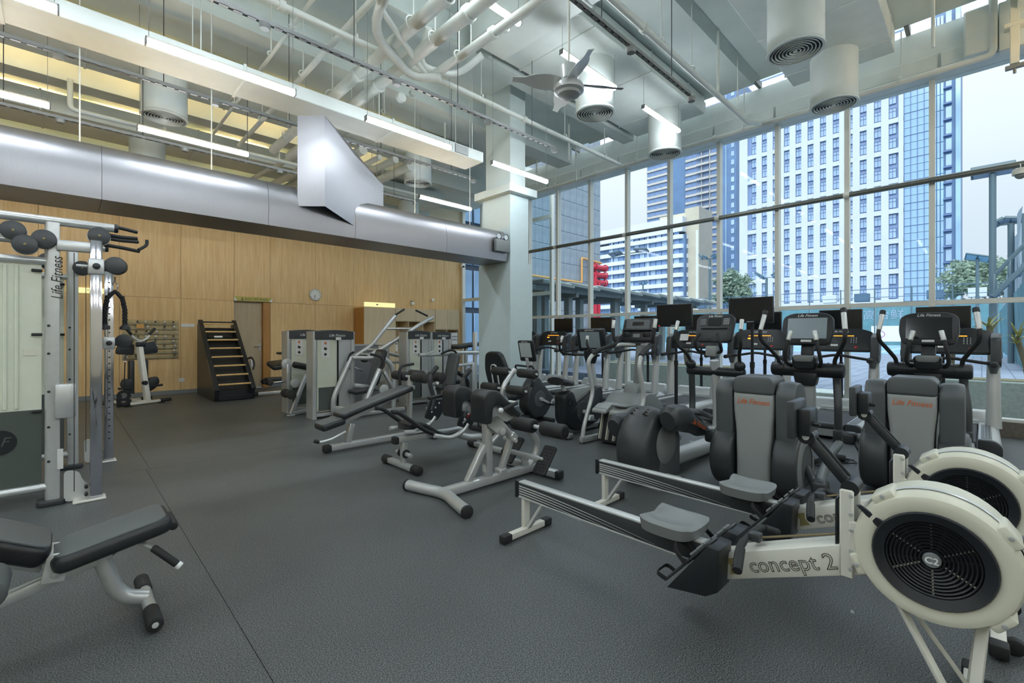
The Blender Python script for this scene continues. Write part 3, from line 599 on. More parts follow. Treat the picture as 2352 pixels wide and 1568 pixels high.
for x in (19.2, 20.0):
    MB().bar((x, .3, 2.45), (x, -1.6, 5.0), .06, .12).build('stringer', 'steel_green', ss); MB().bar((x, .25, 3.1), (x, -1.6, 5.7), .05, .07).build('handrail', 'steel_green', ss)
    for i in range(7): t = i/6; MB().bar((x, .28-1.9*t, 2.5+2.5*t), (x, .26-1.8*t, 3.1+2.55*t), .04, .04).build('baluster', 'steel_green', ss)
for i in range(10): t = i/9; MB().rbox((19.6, .25-1.85*t, 2.5+2.48*t), (.76, .22, .04), .005, 1).build('tread', 'steel_blue', ss)
MB().cyl((19.6, -1.2, -.05), (19.6, -1.2, 4.4), .06, n=8).build('support_post', 'steel_green', ss)
# flood lights
def flood(x, y, z, lb, heads, pr=.06, hz=.45, face=pi):
    o = thing('floodlight_pole', lb, 'floodlight', (x, y, -.05), 0, 'court floodlights'); MB().cyl((0, 0, 0), (0, 0, z), pr, n=10).build('pole', 'steel_green', o)
    if pr > .1: MB().cyl((0, 0, z*.55), (0, 0, z*.6), pr*1.15, n=10).build('pole_joint', 'steel_green', o)
    if len(heads) > 1: MB().bar((0, min(h[0] for h in heads), z), (0, max(h[0] for h in heads), z), .06, .06).build('cross_arm', 'steel_green', o)
    for dy, dz, tilt, w in heads:
        M = Matrix.Translation((0, dy, z+dz)) @ Matrix.Rotation(tilt, 4, 'X') @ Matrix.Rotation(.35, 4, 'Y')
        h = MB().rbox((0, 0, 0), (hz, w, .12), .02, 1, M).build('lamp_head', 'steel_green', o)
        for i in (-1, 1): MB().rbox((0, i*w*.24, -.065), (hz*.8, w*.4, .02), .005, 1, M).build('lens', 'lamp_glass_grey', h)
flood(20.3, -.23, 6.3, 'tall thick floodlight pole with a flat head at the picture edge', [(0, .12, 0, .95)], .085, .55)
flood(26.6, -.80, 5.75, 'floodlight with four lamp heads above the side net', [(-.35, .1, .5, .4), (.0, .15, .2, .4), (.35, .1, -.5, .4)], .1)
flood(57, .27, 8.0, 'small square floodlight in front of the leafy tree', [(0, .1, .3, 1.6)], .12, 1.2)
flood(45.6, 18.76, 8.9, 'floodlight cluster with splayed heads in front of the apartment tower', [(-.9, .25, -.7, .5), (-.45, .2, -.5, .5), (.45, .2, .6, .5), (.9, .3, .8, .5)], .12, .7)
flood(26.4, 16.17, 6.7, 'lamp post with two long box heads in front of the low white building', [(-.95, .1, .1, .9), (.95, .1, -.1, .9)], .09, .5)
flood(54.2, 31, 8.0, 'small distant floodlight in front of the low building windows', [(-.4, .2, -.4, .5), (.4, .2, .4, .5)], .1, .6)
flood(54.8, 16.4, 7.6, 'floodlight cluster standing before the office tower above the large television', [(-.9, .25, -.6, .7), (.7, .3, .6, 1.1)], .12, .9)
# trees
def tree(x, y, h, r, lb, seed):
    rnd = random.Random(seed); o = thing('leafy_tree', lb, 'tree', (x, y, -.3), 0, 'trees beyond the court'); MB().tube([(0, 0, 0), (.1, .2, h*.5), (0, .1, h*.85)], [.35, .25, .1], 8, .5).build('trunk', 'bark', o)
    for i in range(5): a = i*1.3; MB().tube([(0, 0, h*.45), (cos(a)*r*.4, sin(a)*r*.4, h*.65), (cos(a)*r*.8, sin(a)*r*.8, h*.8)], [.12, .08, .03], 6, .3).build('branch', 'bark', o)
    b = MB(); vs = []; fs = []
    cl_ = [(rnd.uniform(-1, 1)*r*.75, rnd.uniform(-1, 1)*r*.75, h*(.62+.33*rnd.random())) for _ in range(26)]
    for i in range(5200):
        c = cl_[rnd.randrange(26)]; p = Vector((c[0]+rnd.gauss(0, r*.2), c[1]+rnd.gauss(0, r*.2), c[2]+rnd.gauss(0, h*.035))); d = Vector((rnd.gauss(0, 1), rnd.gauss(0, 1), rnd.gauss(0, .5))).normalized(); u, w = ortho(d); s_ = .16+.12*rnd.random(); k = len(vs)
        vs += [p+u*s_, p+w*s_*.6, p-u*s_, p-w*s_*.6]; fs.append((k, k+1, k+2, k+3))
    b.add(vs, fs); tag(b.build('crown', 'leaf_tree', o, 0), kind='stuff')
tree(80, -1.2, 11, 4.6, 'leafy tree behind the tall floodlight pole', 3); tree(73, 26.4, 11.5, 2.3, 'slim leafy tree between the towers', 5); tree(92, -9.5, 10, 5, 'leafy tree partly behind the side net', 9)
# office tower
ot = thing('office_tower', 'white office tower with paired windows and a glass curtain corner', 'building', (142, 0, -.3))
H = 72
MB().box(.8, 26, 8.1, 50, 0, H).build('body', 'tower_recess', ot, 0)
cy = [45.9-2.81*i for i in range(12)]; edges = [49.8] + [(a+b)/2 for a, b in zip(cy, cy[1:])] + [12.95]
for i, e in enumerate(edges):
    w = .72; y0_, y1_ = (e-2.2, e) if i == 0 else ((e, e+.9) if i == 12 else (e-w, e+w)); MB().box(0, .9, y0_, y1_, 0, H).build('pier', 'tower_white', ot, 0)
for k in range(10): MB().box(.12, .9, 12.95, 49.8, 9.0+7.22*k, 10.15+7.22*k).build('belt', 'tower_white', ot, 0)
MB().box(.05, .9, 12.95, 49.8, 0, 9.0).build('podium', 'tower_white', ot, 0)
wfm = MB(); wfm.box(0, .12, -.68, .68, 0, .1).box(0, .12, -.68, .68, 2.3, 2.4).box(0, .12, -.68, -.6, 0, 2.4).box(0, .12, .6, .68, 0, 2.4).box(0, .12, -.05, .05, 0, 2.4).box(0, .12, -.68, .68, 1.55, 1.63)
wo_ = wfm.build('window', 'tower_frame', None, 0); wme = wo_.data; bpy.data.objects.remove(wo_)
po_ = MB().box(.08, .1, -.62, .62, .08, 2.32).build('pane', 'tower_glass', None, 0); pme = po_.data; bpy.data.objects.remove(po_)
for y in cy:
    for k in range(17):
        z = 10.4 + (k//2)*7.22 + (k % 2)*3.35; w_ = inst('window', wme, (.55, y, z), ot); inst('pane', pme, (0, 0, 0), w_)
        if k % 2 == 0: pass
# curtain wall part
cp_ = MB().box(0, .06, -.55, .55, 0, 1.68).build('curtain_pane', 'curtain_glass', None, 0); cme = cp_.data; bpy.data.objects.remove(cp_)
for j in range(4):
    for k in range(34): inst('curtain_pane', cme, (.62, 12.3-1.19*j, 6+1.78*k), ot)
for j in range(5): MB().box(.45, .8, 12.86-1.19*j, 12.94-1.19*j, 0, H).build('mullion', 'fin_dark', ot, 0)
for k in range(0, 34, 3): MB().box(.5, .8, 8.1, 12.9, 5.92+1.78*k, 5.98+1.78*k).build('transom', 'fin_dark', ot, 0)
wing = thing('glass_wing_tower', 'narrow blue glass wing with dark fins beside the office tower', 'building', (143, 0, -.3))
MB().box(.3, 14, 3.3, 8.1, 0, 76).build('body', 'apt_dark', wing, 0)
for j in range(3):
    for k in range(19): MB().box(0, .3, 7.55-.62*j-.22, 7.55-.62*j+.22, 6+3.6*k, 9.45+3.6*k).build('pane', 'curtain_glass', wing, 0)
for k in range(19): MB().box(-.35, .3, 4.7, 6.1, 7+3.6*k, 7.35+3.6*k).build('ledge', 'fin_dark', wing, 0); MB().box(0, .3, 4.75, 5.7, 7.5+3.6*k, 10+3.6*k).build('window', 'tower_glass', wing, 0)
MB().box(-.4, .3, 3.3, 4.1, 0, 76).build('glazed_edge', 'curtain_glass', wing, 0)
# apartment tower
ap = thing('apartment_tower', 'slate blue apartment tower with beige floor bands and balconies', 'building', (230, 0, -.3))
MB().box(.6, 30, 90, 129.4, 0, 116).build('body', 'apt_body', ap, 0)
aw = MB().box(0, .1, -1.1, 1.1, 0, 1.7).build('window', 'apt_glass', None, 0); awm = aw.data; bpy.data.objects.remove(aw)
ab = MB().box(0, 1.0, -3.2, 3.2, 0, 1.0).box(.9, 1, -3.2, 3.2, 1, 1.05).build('balcony', 'apt_band', None, 0); abm = ab.data; bpy.data.objects.remove(ab)
for k in range(27):
    z = 14+3.65*k; MB().box(0, .7, 115, 129.4, z, z+1.15).build('floor_band', 'apt_band', ap, 0); MB().box(0, .7, 90, 94.5, z, z+1.15).build('floor_band', 'apt_band', ap, 0); MB().box(0, .7, 101.5, 107.3, z, z+1.15).build('floor_band', 'apt_band', ap, 0)
    for y in (127.6, 124.2, 120.8, 117.4, 105.8, 103.0, 92.2): inst('window', awm, (.5, y, z+1.5), ap)
    inst('balcony', abm, (-.9, 98, z-.1), ap, sc=(1, 1, .8 if k % 2 else 1))
MB().box(-.2, .6, 98.6, 98.9, 0, 116).box(-.2, .6, 94.5, 94.8, 0, 116).build('pier', 'apt_band', ap, 0)
MB().box(.3, .6, 107.6, 114.8, 0, 116).build('dark_recess', 'apt_dark', ap, 0)
dk = thing('dark_glass_tower', 'dark blue green glass tower squeezed between apartment and office towers', 'building', (200, 0, -.3))
MB().box(0, 20, 71.5, 77.6, 0, 110).build('body', 'apt_dark', dk, 0)
for k in range(28): MB().box(-.15, .1, 72.2, 73.4, 8+3.6*k, 10+3.6*k).build('window', 'tower_glass', dk, 0)
MB().box(-.3, 0, 75.3, 75.6, 0, 110).build('rib', 'tower_glass', dk, 0)
# low white building
lb_ = thing('low_white_building', 'low white building with long rounded balcony bands and a beige core', 'building', (150, 0, -.3))
MB().box(1, 20, 70.5, 125, 0, 36).build('body', 'low_glass', lb_, 0)
for k in range(9):
    z = 8.3+3.27*k; MB().prism(R2([(0, 125), (0, 71.6), (2.5, 70.2), (8, 70.2), (8, 125)], 5, 2.0, [0, 1.8, 1.8, 0, 0]), 'z', z, z+1.45).build('balcony_band', 'low_band', lb_)
    for j in range(13): MB().box(.85, 1.05, 72.6+2.2*j, 74.4+2.2*j, z+1.6, z+3.2).build('window', 'apt_glass' if (j*7+k*3) % 5 else 'tower_glass', lb_, 0)
    for j in range(5): MB().box(.5, 1.05, 76.4+7.6*j, 76.7+7.6*j, z+1.45, z+3.3).build('pier', 'low_band', lb_, 0)
MB().box(.1, 20, 71, 125, 36.9, 42).build('parapet', 'low_band', lb_, 0)
MB().box(3, 14, 66.6, 71.5, 0, 45).box(8, 14, 71.5, 83.5, 36, 45).build('beige_core', 'beige', lb_, 0)
MB().box(2.9, 3.0, 66.9, 67.6, 8, 37).build('white_stripe', 'low_band', lb_, 0)
# concrete panel building
pb = thing('stone_panel_building', 'windowless building clad in blue grey stone panels behind the column', 'building', (0, 20, -.3))
MB().box(11, 28.8, .08, 12, 0, 17).build('body', 'panel_back', pb, 0)
pm_ = MB().rbox((0, 0, 0), (.70, .06, 1.07), .008, 1).build('stone_panel', 'panel_stone', None); pmm = pm_.data; bpy.data.objects.remove(pm_)
for i in range(13):
    for k in range(15): inst('stone_panel', pmm, (28.44-.72*i, .05, .55+1.09*k), pb)
for i in range(4):
    for k in range(5): MB().rbox((12.2+1.7*i, .04, 1.8+2.4*k), (1.55, .08, 2.1), .02, 1).build('window', 'blue_glazing', pb)
for k in range(24): MB().rbox((18.4, -.02, 4+.25*k), (1.4, .16, .1), .01, 1).build('louvre', 'low_band', pb)
op = thing('orange_pipe', 'thin orange gas pipe zigzagging on the stone panel building', 'pipe', (0, 19.86, -.05))
MB().tube([(19.5, 0, 5.15), (26.3, 0, 5.1), (26.3, 0, 6.85), (28.7, 0, 6.72)], .07, 8, .1).build('pipe_run', 'orange_paint', op)
for x in (20.5, 22.5, 24.5): MB().rbox((x, 0, 5.1), (.06, .2, .1), .01, 1).build('bracket', 'orange_paint', op)
rp = thing('red_pipes', 'red fire pipes bent around the corner of the stone panel building', 'pipe', (0, 19.7, -.05))
for i, z in enumerate((6.35, 5.8, 5.25)):
    MB().tube([(27.2+.15*i, 0, z-.05), (28.95, 0, z), (29.25, .5, z)], .19, 12, .25).build('pipe', 'red_paint', rp)
    for x in (27.6, 28.9): MB().ring((x, 0, z), (1, 0, 0), .2, .27, .08, 14).build('flange', 'red_paint', rp)
for x in (27.55, 27.95): MB().tube([(x, -.1, 5.9 if x < 27.7 else 5.3), (x, -.1, .2)], .15, 12).build('riser', 'red_paint', rp)
# pergola
pg = thing('pergola', 'grey stepped pergola with concrete posts along the outdoor passage', 'pergola', (0, 9.9, -.06))
for i, x in enumerate((10.75, 11.4, 12.35, 13.3, 15.15, 15.7, 17.4, 19.4, 21.6)):
    MB().rbox((x, .25*(i % 2), 1.35), (.22, .22, 2.7), .01, 1).build('post', 'pergola', pg)
    MB().rbox((x, .6, 2.76), (.16, 2.0, .2), .01, 1).build('cross_beam', 'pergola', pg)
for i in range(9):
    x = 10.3+1.42*i; MB().rbox((x+.75, .5, 2.98-.0*i), (1.55, 2.4, .09), .01, 1, rot=(0, .05, 0)).build('roof_slab', 'pergola', pg); MB().rbox((x+.75, .5, 3.05), (1.5, 2.36, .03), .005, 1, rot=(0, .05, 0)).build('roof_sheet', 'pergola_top', pg)
MB().rbox((16, -.3, 2.86), (12, .16, .16), .01, 1).build('long_beam', 'pergola', pg); MB().rbox((16, 1.3, 2.86), (12, .16, .16), .01, 1).build('long_beam', 'pergola', pg)
st_ = thing('stair_railing', 'steel railing of an outdoor stair seen behind the column', 'railing', (0, 12.6, 0))
for dz in (0, .25): MB().tube([(12.2, 0, 2.3+dz), (15.6, 0, .9+dz), (16.4, 0, .9+dz)], .03, 8, .1).build('handrail', 'light_metal', st_)
for i in range(9): MB().cyl((12.4+.4*i, 0, 0), (12.4+.4*i, 0, 2.25-.165*i), .012, n=6).build('baluster', 'light_metal', st_)
# ------------------------------------------------------------------ machines: helpers
def B(b, name, m, o, sm=40):
    """build world-coordinate geometry under thing o (translation + z rotation)"""
    q = o
    while q.parent: q = q.parent
    M = (Matrix.Translation(q.location) @ Matrix.Rotation(q.rotation_euler.z, 4, 'Z')).inverted()
    return b.build(name, m, o, sm, M)
def pad(w, l, t, r=.03, M=None, rc=.05):
    """upholstered pad: rounded outline (l along x, w along y), soft edges, centred"""
    b = MB(); out = R2([(-l/2, -w/2), (l/2, -w/2), (l/2, w/2), (-l/2, w/2)], 5, rc)
    b.prism(out, 'z', -t/2, t/2, r, 3)
    if M is not None: b.v = [tuple(M @ Vector(p)) for p in b.v]
    return b
def puff(out, axis, w0, w1, amt=.25, p=.55, n=10):
    """outline swelled between w0 and w1: full size in the middle, drawn in towards the rims"""
    mk = {'x': lambda q, a: (a, q[0], q[1]), 'y': lambda q, a: (q[0], a, q[1]), 'z': lambda q, a: (q[0], q[1], a)}[axis]
    cx = (min(q[0] for q in out)+max(q[0] for q in out))/2; cy_ = (min(q[1] for q in out)+max(q[1] for q in out))/2
    b = MB(); vs = []; N = len(out)
    for k in range(n+1):
        t = -pi/2+pi*k/n; a = (w0+w1)/2+(w1-w0)/2*sin(t); s = 1-amt+amt*max(0, cos(t))**p
        vs += [mk((cx+(q[0]-cx)*s, cy_+(q[1]-cy_)*s), a) for q in out]
    fs = [(k*N+i, k*N+(i+1) % N, (k+1)*N+(i+1) % N, (k+1)*N+i) for k in range(n) for i in range(N)]+[tuple(range(N-1, -1, -1)), tuple(n*N+i for i in range(N))]
    return b.add(vs, fs)
def XM(o, ry=0, rz=0, rx=0): return Matrix.Translation(o) @ Matrix.Rotation(rz, 4, 'Z') @ Matrix.Rotation(ry, 4, 'Y') @ Matrix.Rotation(rx, 4, 'X')

# ------------------------------------------------------------------ rowing machine
def rower():
    o = thing('rowing_machine', 'front rowing machine with big cream flywheel and full lettering on its frame', 'rowing machine', (2.24, 2.165, 0), -pi/2, 'rowing machines on the rubber floor')
    MB().bar((-.05, 0, .295), (1.40, 0, .285), .062, .092, .006).build('monorail', 'charcoal', o)
    MB().bar((-.04, 0, .346), (1.42, 0, .336), .058, .012, .003).build('rail_track', 'light_metal', o)
    MB().bar((-.04, 0, .247), (1.1, 0, .239), .066, .008, .002).build('rail_edge', 'light_metal', o)
    MB().rbox((-.055, 0, .297), (.03, .076, .118), .008, 2).build('rail_end_cap', 'black_plastic', o)
    for k in range(5):   # sweeping stripes along the rail side
        b = MB(); vs = []; n_ = 12
        for i in range(n_+1):
            t = i/n_; x = -.03 + (1.0-.12*k)*t; z = .322-.0165*k - (.07-.012*k)*t**1.6; w = .0042*(1-t)+.0006
            vs += [(x, -.0325, z-w), (x, -.0325, z+w)]
        for s_ in (-1, 1):
            MB().add([(x, y*s_*-1*1.0, z) for x, y, z in vs], [(2*i, 2*i+2, 2*i+3, 2*i+1) for i in range(n_)]).build('stripe', 'light_metal', o)
    for s_ in (1,):
        MB().bar((.0, 0, .25), (.0, 0, .03), .055, .03, .004).build('rear_leg', 'white_metal', o)
    MB().bar((.03, 0, .05), (.16, 0, .24), .04, .02, .003).build('leg_brace', 'light_metal', o)
    MB().bar((.01, -.17, .03), (.01, .17, .03), .045, .04, .005).build('rear_foot_bar', 'white_metal', o)
    for s_ in (-1, 1): MB().rbox((.01, s_*.195, .028), (.055, .075, .052), .008, 2).build('foot_cap', 'black_rubber', o)
    # seat
    b = MB(); n1, n2 = 14, 12; top = []; bot = []
    for i in range(n1+1):
        for j in range(n2+1):
            u, v = 2*i/n1-1, 2*j/n2-1; k_ = 1/(abs(u)**5+abs(v)**5+1e-9)**.2 if max(abs(u), abs(v)) > 1e-6 else 1
            k_ = max(abs(u), abs(v))*k_ if max(abs(u), abs(v)) > 0 else 1
            x = .145*u*k_; y = .142*v*k_
            if u < -.6: x += .035*(1-abs(v))*(-u-.6)/.4
            h = .012*u*u + .02*abs(u)**3*(1 if u < 0 else .3) + .012*v*v - .010*cos(v*pi)*(1-u*u)
            e = max(abs(u), abs(v)); h -= .02*max(0, e-.85)/.15
            top.append((1.06+x, y, .405+h*.8)); bot.append((1.06+x*.94, y*.94, .352+.008*u*u))
    N = (n1+1)*(n2+1); fs = []
    for i in range(n1):
        for j in range(n2):
            a = i*(n2+1)+j; fs.append((a, a+n2+1, a+n2+2, a+1)); fs.append((N+a, N+a+1, N+a+n2+2, N+a+n2+1))
    rim = [i*(n2+1) for i in range(n1+1)] + [n1*(n2+1)+j for j in range(1, n2+1)] + [i*(n2+1)+n2 for i in range(n1-1, -1, -1)] + [j for j in range(n2-1, 0, -1)]
    for q in range(len(rim)): a, c = rim[q], rim[(q+1) % len(rim)]; fs.append((a, c, N+c, N+a))
    b.add(top+bot, fs); b.build('seat', 'mid_grey', o, 50)
    c_ = MB().rbox((1.06, 0, .35), (.18, .1, .04), .008, 1).build('seat_carriage', 'black_plastic', o)
    for x in (1.0, 1.14): MB().cyl((x, -.06, .335), (x, .06, .335), .016, n=12).build('seat_wheel', 'black_rubber', c_)
    # foot stretcher
    for s_ in (-1, 1):
        MB().prism([(1.115, .145), (1.30, .175), (1.35, .21), (1.36, .40), (1.31, .405)], 'y', s_*.035 if s_ > 0 else -.19, s_*.19 if s_ > 0 else -.035, .008, 2).build('foot_box', 'black_plastic', o)
        M = XM((1.20, s_*.115, .285), ry=-.86)
        f_ = pad(.105, .34, .012, .004, M, .03).build('foot_plate', 'charcoal', o)
        for k in range(3): MB().rbox((.04+.045*k, 0, .012), (.012, .07, .012), .003, 1, M).build('slot_bar', 'mid_grey', f_)
        pts = [Vector((.0, -.06, .0)), Vector((.0, -.055, .07)), Vector((.0, 0, .1)), Vector((.0, .055, .07)), Vector((.0, .06, .0))]
        MB().tube([M @ p for p in pts], .013, 6, .04, flat=.25).build('strap', 'black_rubber', f_)
        pts2 = [Vector((-.15, -.05, .0)), Vector((-.17, -.055, .05)), Vector((-.17, .055, .05)), Vector((-.15, .05, .0))]
        MB().tube([M @ p for p in pts2], .012, 6, .03, flat=.25).build('heel_loop', 'black_rubber', f_)
    # main frame
    p0, p1 = Vector((1.30, 0, .268)), Vector((1.86, 0, .50)); d = (p1-p0).normalized(); up = Vector((-d.z, 0, d.x))
    MB().bar(p0, p1, .14, .115, .008).build('main_frame', 'white_metal', o)
    c = p0 + (p1-p0)*.54 + Vector((0, -.0712, 0)) - up*.004
    text('concept 2', .086, 'ink', o, frame(c, d, up), 'frame_lettering', outline=.0013, sx=1.0)
    for s_ in (-1, 1): MB().prism([(-.014*s_, -.034), (-.012*s_, .034), (.012*s_, .034), (.002*s_, .0), (.014*s_, -.034)], 'z', 0, .0008).build('gold_mark', 'gold_ink', o, 0, frame(p0 + d*(.085+.012*s_) + Vector((0, -.0708, 0)), d, up))
    for z in (.1, .44): MB().lathe([(0, .004), (.006, .003), (.007, 0)], p0 + d*(.56) + Vector((0, -.07, z-.3)) - up*0, (0, -1, 0), 10).build('screw', 'silver', o)
    # upright plates, arm and monitor
    for y in (-.075, .06): MB().rbox((1.80, y, .58), (.046, .014, .34), .006, 1).build('upright_plate', 'white_metal', o)
    for y in (-.078, .064): MB().rbox((1.845, y, .55), (.08, .012, .17), .01, 1).build('side_gusset', 'white_metal', o)
    for z in (.45, .52, .6, .66, .73): MB().lathe([(0, .004), (.007, .003), (.008, 0)], (1.815, -.084, z), (0, -1, 0), 10).build('screw', 'silver', o)
    MB().rbox((1.765, 0, .57), (.012, .12, .27), .004, 1).build('black_guard', 'black_plastic', o)
    MB().cyl((1.805, -.05, .748), (1.805, .05, .748), .03, n=18).build('arm_hinge', 'black_plastic', o)
    MB().bar((1.80, 0, .745), (1.66, 0, .915), .06, .03, .006).build('monitor_arm', 'black_plastic', o)
    for s_ in (-1, 1): MB().bar((1.785, s_*.026, .772), (1.665, s_*.026, .918), .006, .036, .002).build('arm_edge', 'charcoal', o)
    mo = MB().cyl((1.655, -.04, .925), (1.655, .04, .925), .03, n=18).build('monitor_hinge', 'black_plastic', o); MB().cyl((1.655, -.045, .925), (1.655, -.04, .925), .013, n=12).build('bolt_cap', 'light_metal', mo)
    m_ = MB().rbox((1.612, 0, .995), (.03, .19, .155), .008, 2).build('monitor', 'charcoal', o); MB().rbox((1.65, .005, .985), (.05, .13, .11), .008, 2).build('battery_box', 'black_plastic', m_); MB().rbox((1.5965, 0, 1.0), (.003, .13, .09), .001, 1).build('display', 'screen_grey', m_)
    MB().cyl((1.675, -.02, .98), (1.70, -.02, .98), .01, n=10).build('knob', 'black_plastic', m_)
    # handle, chain
    h = MB().tube([(1.455, -.25, .385), (1.43, -.14, .43), (1.42, 0, .435), (1.43, .14, .43), (1.455, .25, .385)], [.017, .017, .012, .017, .017], 12, .05).build('handle', 'black_rubber', o)
    for s_ in (-1, 1): MB().tube([(1.462, s_*.262, .378), (1.437, s_*.15, .424)], .0195, 12).build('grip', 'black_rubber', h)
    MB().rbox((1.45, 0, .435), (.05, .05, .04), .01, 2).build('handle_centre', 'charcoal', h)
    MB().cyl((1.47, 0, .437), (1.80, 0, .56), .005, n=6).build('chain', 'chain', o)
    MB().prism(R2([(1.50, .36), (1.60, .39), (1.58, .425), (1.52, .42)], 4, .02), 'y', -.05, .05, .006).build('handle_hook', 'black_plastic', o)
    # flywheel
    fc = Vector((2.045, 0, .575)); r = .222
    cage = MB().lathe([(.15, .06), (.19, .075), (.212, .068), (r, .045), (r+.002, .01), (r+.002, -.01), (r, -.045), (.212, -.068), (.19, -.075), (.15, -.06)], fc + Vector((0, -.045, 0)), (0, -1, 0), 56).build('flywheel_cover', 'cream_plastic', o)
    MB().lathe([(r+.006, .012), (r+.008, .008), (r+.008, -.008), (r+.006, -.012)], fc + Vector((0, -.04, 0)), (0, -1, 0), 56).build('perforated_band', 'light_metal', cage)
    dk_ = MB().lathe([(.163, .072), (.158, .079), (.128, .064), (.126, .058)], fc + Vector((0, -.045, 0)), (0, -1, 0), 48).build('damper_ring', 'fan_dark', o)
    MB().lathe([(0, .015), (.15, .015)], fc + Vector((0, -.045, 0)), (0, -1, 0), 40).build('fan_disc', 'black_plastic', o)
    for i in range(9):
        rr = .03+.0112*i; MB().lathe([(rr, .062), (rr+.004, .065), (rr+.005, .055), (rr, .055)], fc + Vector((0, -.045, 0)), (0, -1, 0), 40).build('grille_ring', 'fan_dark', o)
    for i in range(6):
        a = i*pi/3+.2; u = Vector((cos(a), 0, sin(a))); MB().bar(fc + Vector((0, -.1, 0)) + u*.025, fc + Vector((0, -.1, 0)) + u*.127, .004, .004, 0).build('spoke', 'fan_dark', o)
        a += .35; u = Vector((cos(a), 0, sin(a)))
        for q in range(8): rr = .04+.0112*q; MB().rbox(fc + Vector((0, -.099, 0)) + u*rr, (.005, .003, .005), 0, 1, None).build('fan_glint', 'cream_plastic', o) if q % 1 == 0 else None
    hubc = MB().lathe([(0, .074), (.022, .073), (.025, .066), (.025, .05)], fc + Vector((0, -.045, 0)), (0, -1, 0), 28).build('hub_badge', 'mid_grey', o)
    text('C2', .03, 'ink_white', hubc, frame(fc + Vector((0, -.1195, 0)), (1, 0, 0), (0, 0, 1)), 'badge_lettering', bold=.0006)
    for a in (2.2, .62, -.72, 3.55):
        u = Vector((cos(a), 0, sin(a))); t = Vector((-sin(a), 0, cos(a))); c = fc + u*(r+.002) + Vector((0, -.045, 0)); q = MB().rbox((0, 0, 0), (.075, .13, .032), .01, 2, frame(c, t, (0, 1, 0))).build('cover_clip', 'cream_plastic', o)
        MB().lathe([(0, .004), (.007, .003), (.008, 0)], c + Vector((0, -.066, 0)) + u*.004, (0, -1, 0), 10).build('screw', 'silver', q)
    MB().prism([(-.21, .135), (-.196, .14), (-.125, .095), (-.145, .07)], 'y', -.118, -.108, .003, 1).build('damper_lever', 'fan_dark', o, 40, Matrix.Translation((fc.x, 0, fc.z)))
    MB().prism(R2([(.17, .12), (.215, .115), (.29, .0), (.27, -.06), (.235, -.03)], 4, .015), 'y', -.03, .03, .006).build('carry_handle', 'black_plastic', o, 40, Matrix.Translation((fc.x, 0, fc.z)))
    MB().lathe([(0, -.06), (.2, -.06), (r, -.045), (r, .06), (.2, .07), (0, .075)], fc + Vector((0, .045, 0)), (0, 1, 0), 48).build('rear_cover', 'cream_plastic', o)
    # front legs
    for y in (-.05, .05):
        MB().bar((1.93, y*.6, .40), (2.13, y*2.6, .06), .026, .016, .003).build('front_leg', 'white_metal', o); MB().bar((2.17, y*.6, .40), (2.14, y*2.6, .06), .03, .018, .003).build('front_leg', 'white_metal', o)
    MB().bar((2.14, -.26, .045), (2.14, .26, .045), .05, .035, .005).build('front_foot_bar', 'white_metal', o)
    for s_ in (-1, 1):
        MB().rbox((2.14, s_*.285, .04), (.062, .07, .055), .008, 2).build('foot_cap', 'black_rubber', o); MB().roll((2.19, s_*.20-.02, .035), (2.19, s_*.20+.02, .035), .033, .006, 18).build('wheel', 'black_rubber', o)
    return o
rw = rower()
dup(rw, (3.07, 2.09, 0), -pi/2, 'second rowing machine, its frame lettering half hidden by the nearer post', 'rowing machines on the rubber floor')

# ------------------------------------------------------------------ adjustable bench, front
bn = thing('adjustable_bench', 'adjustable workout bench with tilted black pad, cropped at the lower picture corner', 'bench', (.1, 2.88, 0))
B(MB().cyl((.29, 2.74, .04), (.29, 3.02, .04), .026, n=16), 'foot_bar', 'silver', bn)
for a, b in ((2.60, 2.76), (2.99, 3.14)): B(MB().roll((.29, a, .04), (.29, b, .04), .033, .008, 18), 'foot_sleeve', 'black_rubber', bn)
B(MB().lathe([(0, .004), (.012, .003), (.013, 0)], (.29, 2.60, .04), (0, -1, 0), 14), 'end_screw', 'light_metal', bn)
B(MB().tube([(.285, 2.88, .055), (.205, 2.88, .088), (.165, 2.88, .15), (.115, 2.88, .32)], .034, 14, .07), 'front_leg', 'silver', bn)
B(MB().bar((.16, 2.88, .318), (-1.0, 2.88, .03), .06, .052, .014), 'spine_tube', 'silver', bn)
B(MB().bar((-1.0, 2.6, .035), (-1.0, 3.16, .035), .06, .06, .012), 'rear_foot_bar', 'silver', bn)
M = XM((.165, 2.885, .392), ry=-.19)
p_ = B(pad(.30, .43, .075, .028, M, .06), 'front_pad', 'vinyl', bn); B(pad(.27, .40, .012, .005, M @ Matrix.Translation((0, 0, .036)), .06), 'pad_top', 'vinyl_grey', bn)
B(MB().bar(M @ Vector((-.2, 0, -.05)), M @ Vector((.2, 0, -.05)), .1, .03, .006), 'pad_frame', 'silver', bn)
B(MB().roll(M @ Vector((.215, -.10, -.03)), M @ Vector((.215, .10, -.03)), .02, .006), 'pad_end_roll', 'black_rubber', bn)
M = XM((-.21, 2.885, .49), ry=.52)
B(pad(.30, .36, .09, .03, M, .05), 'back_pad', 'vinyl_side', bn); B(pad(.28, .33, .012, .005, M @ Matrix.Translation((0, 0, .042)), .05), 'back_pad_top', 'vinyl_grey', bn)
B(MB().bar(M @ Vector((-.3, 0, -.07)), M @ Vector((.2, 0, -.07)), .06, .04, .006), 'back_frame', 'silver', bn)
for y in (2.80, 2.95): B(MB().bar((-.04, y, .28), (-.02, y, .40), .012, .075, .004, up=(1, 0, 0)), 'hinge_plate', 'light_metal', bn)
B(MB().rbox((-.055, 2.875, .375), (.012, .15, .06), .004, 1, None, (0, .5, 0)), 'hinge_bridge', 'light_metal', bn)
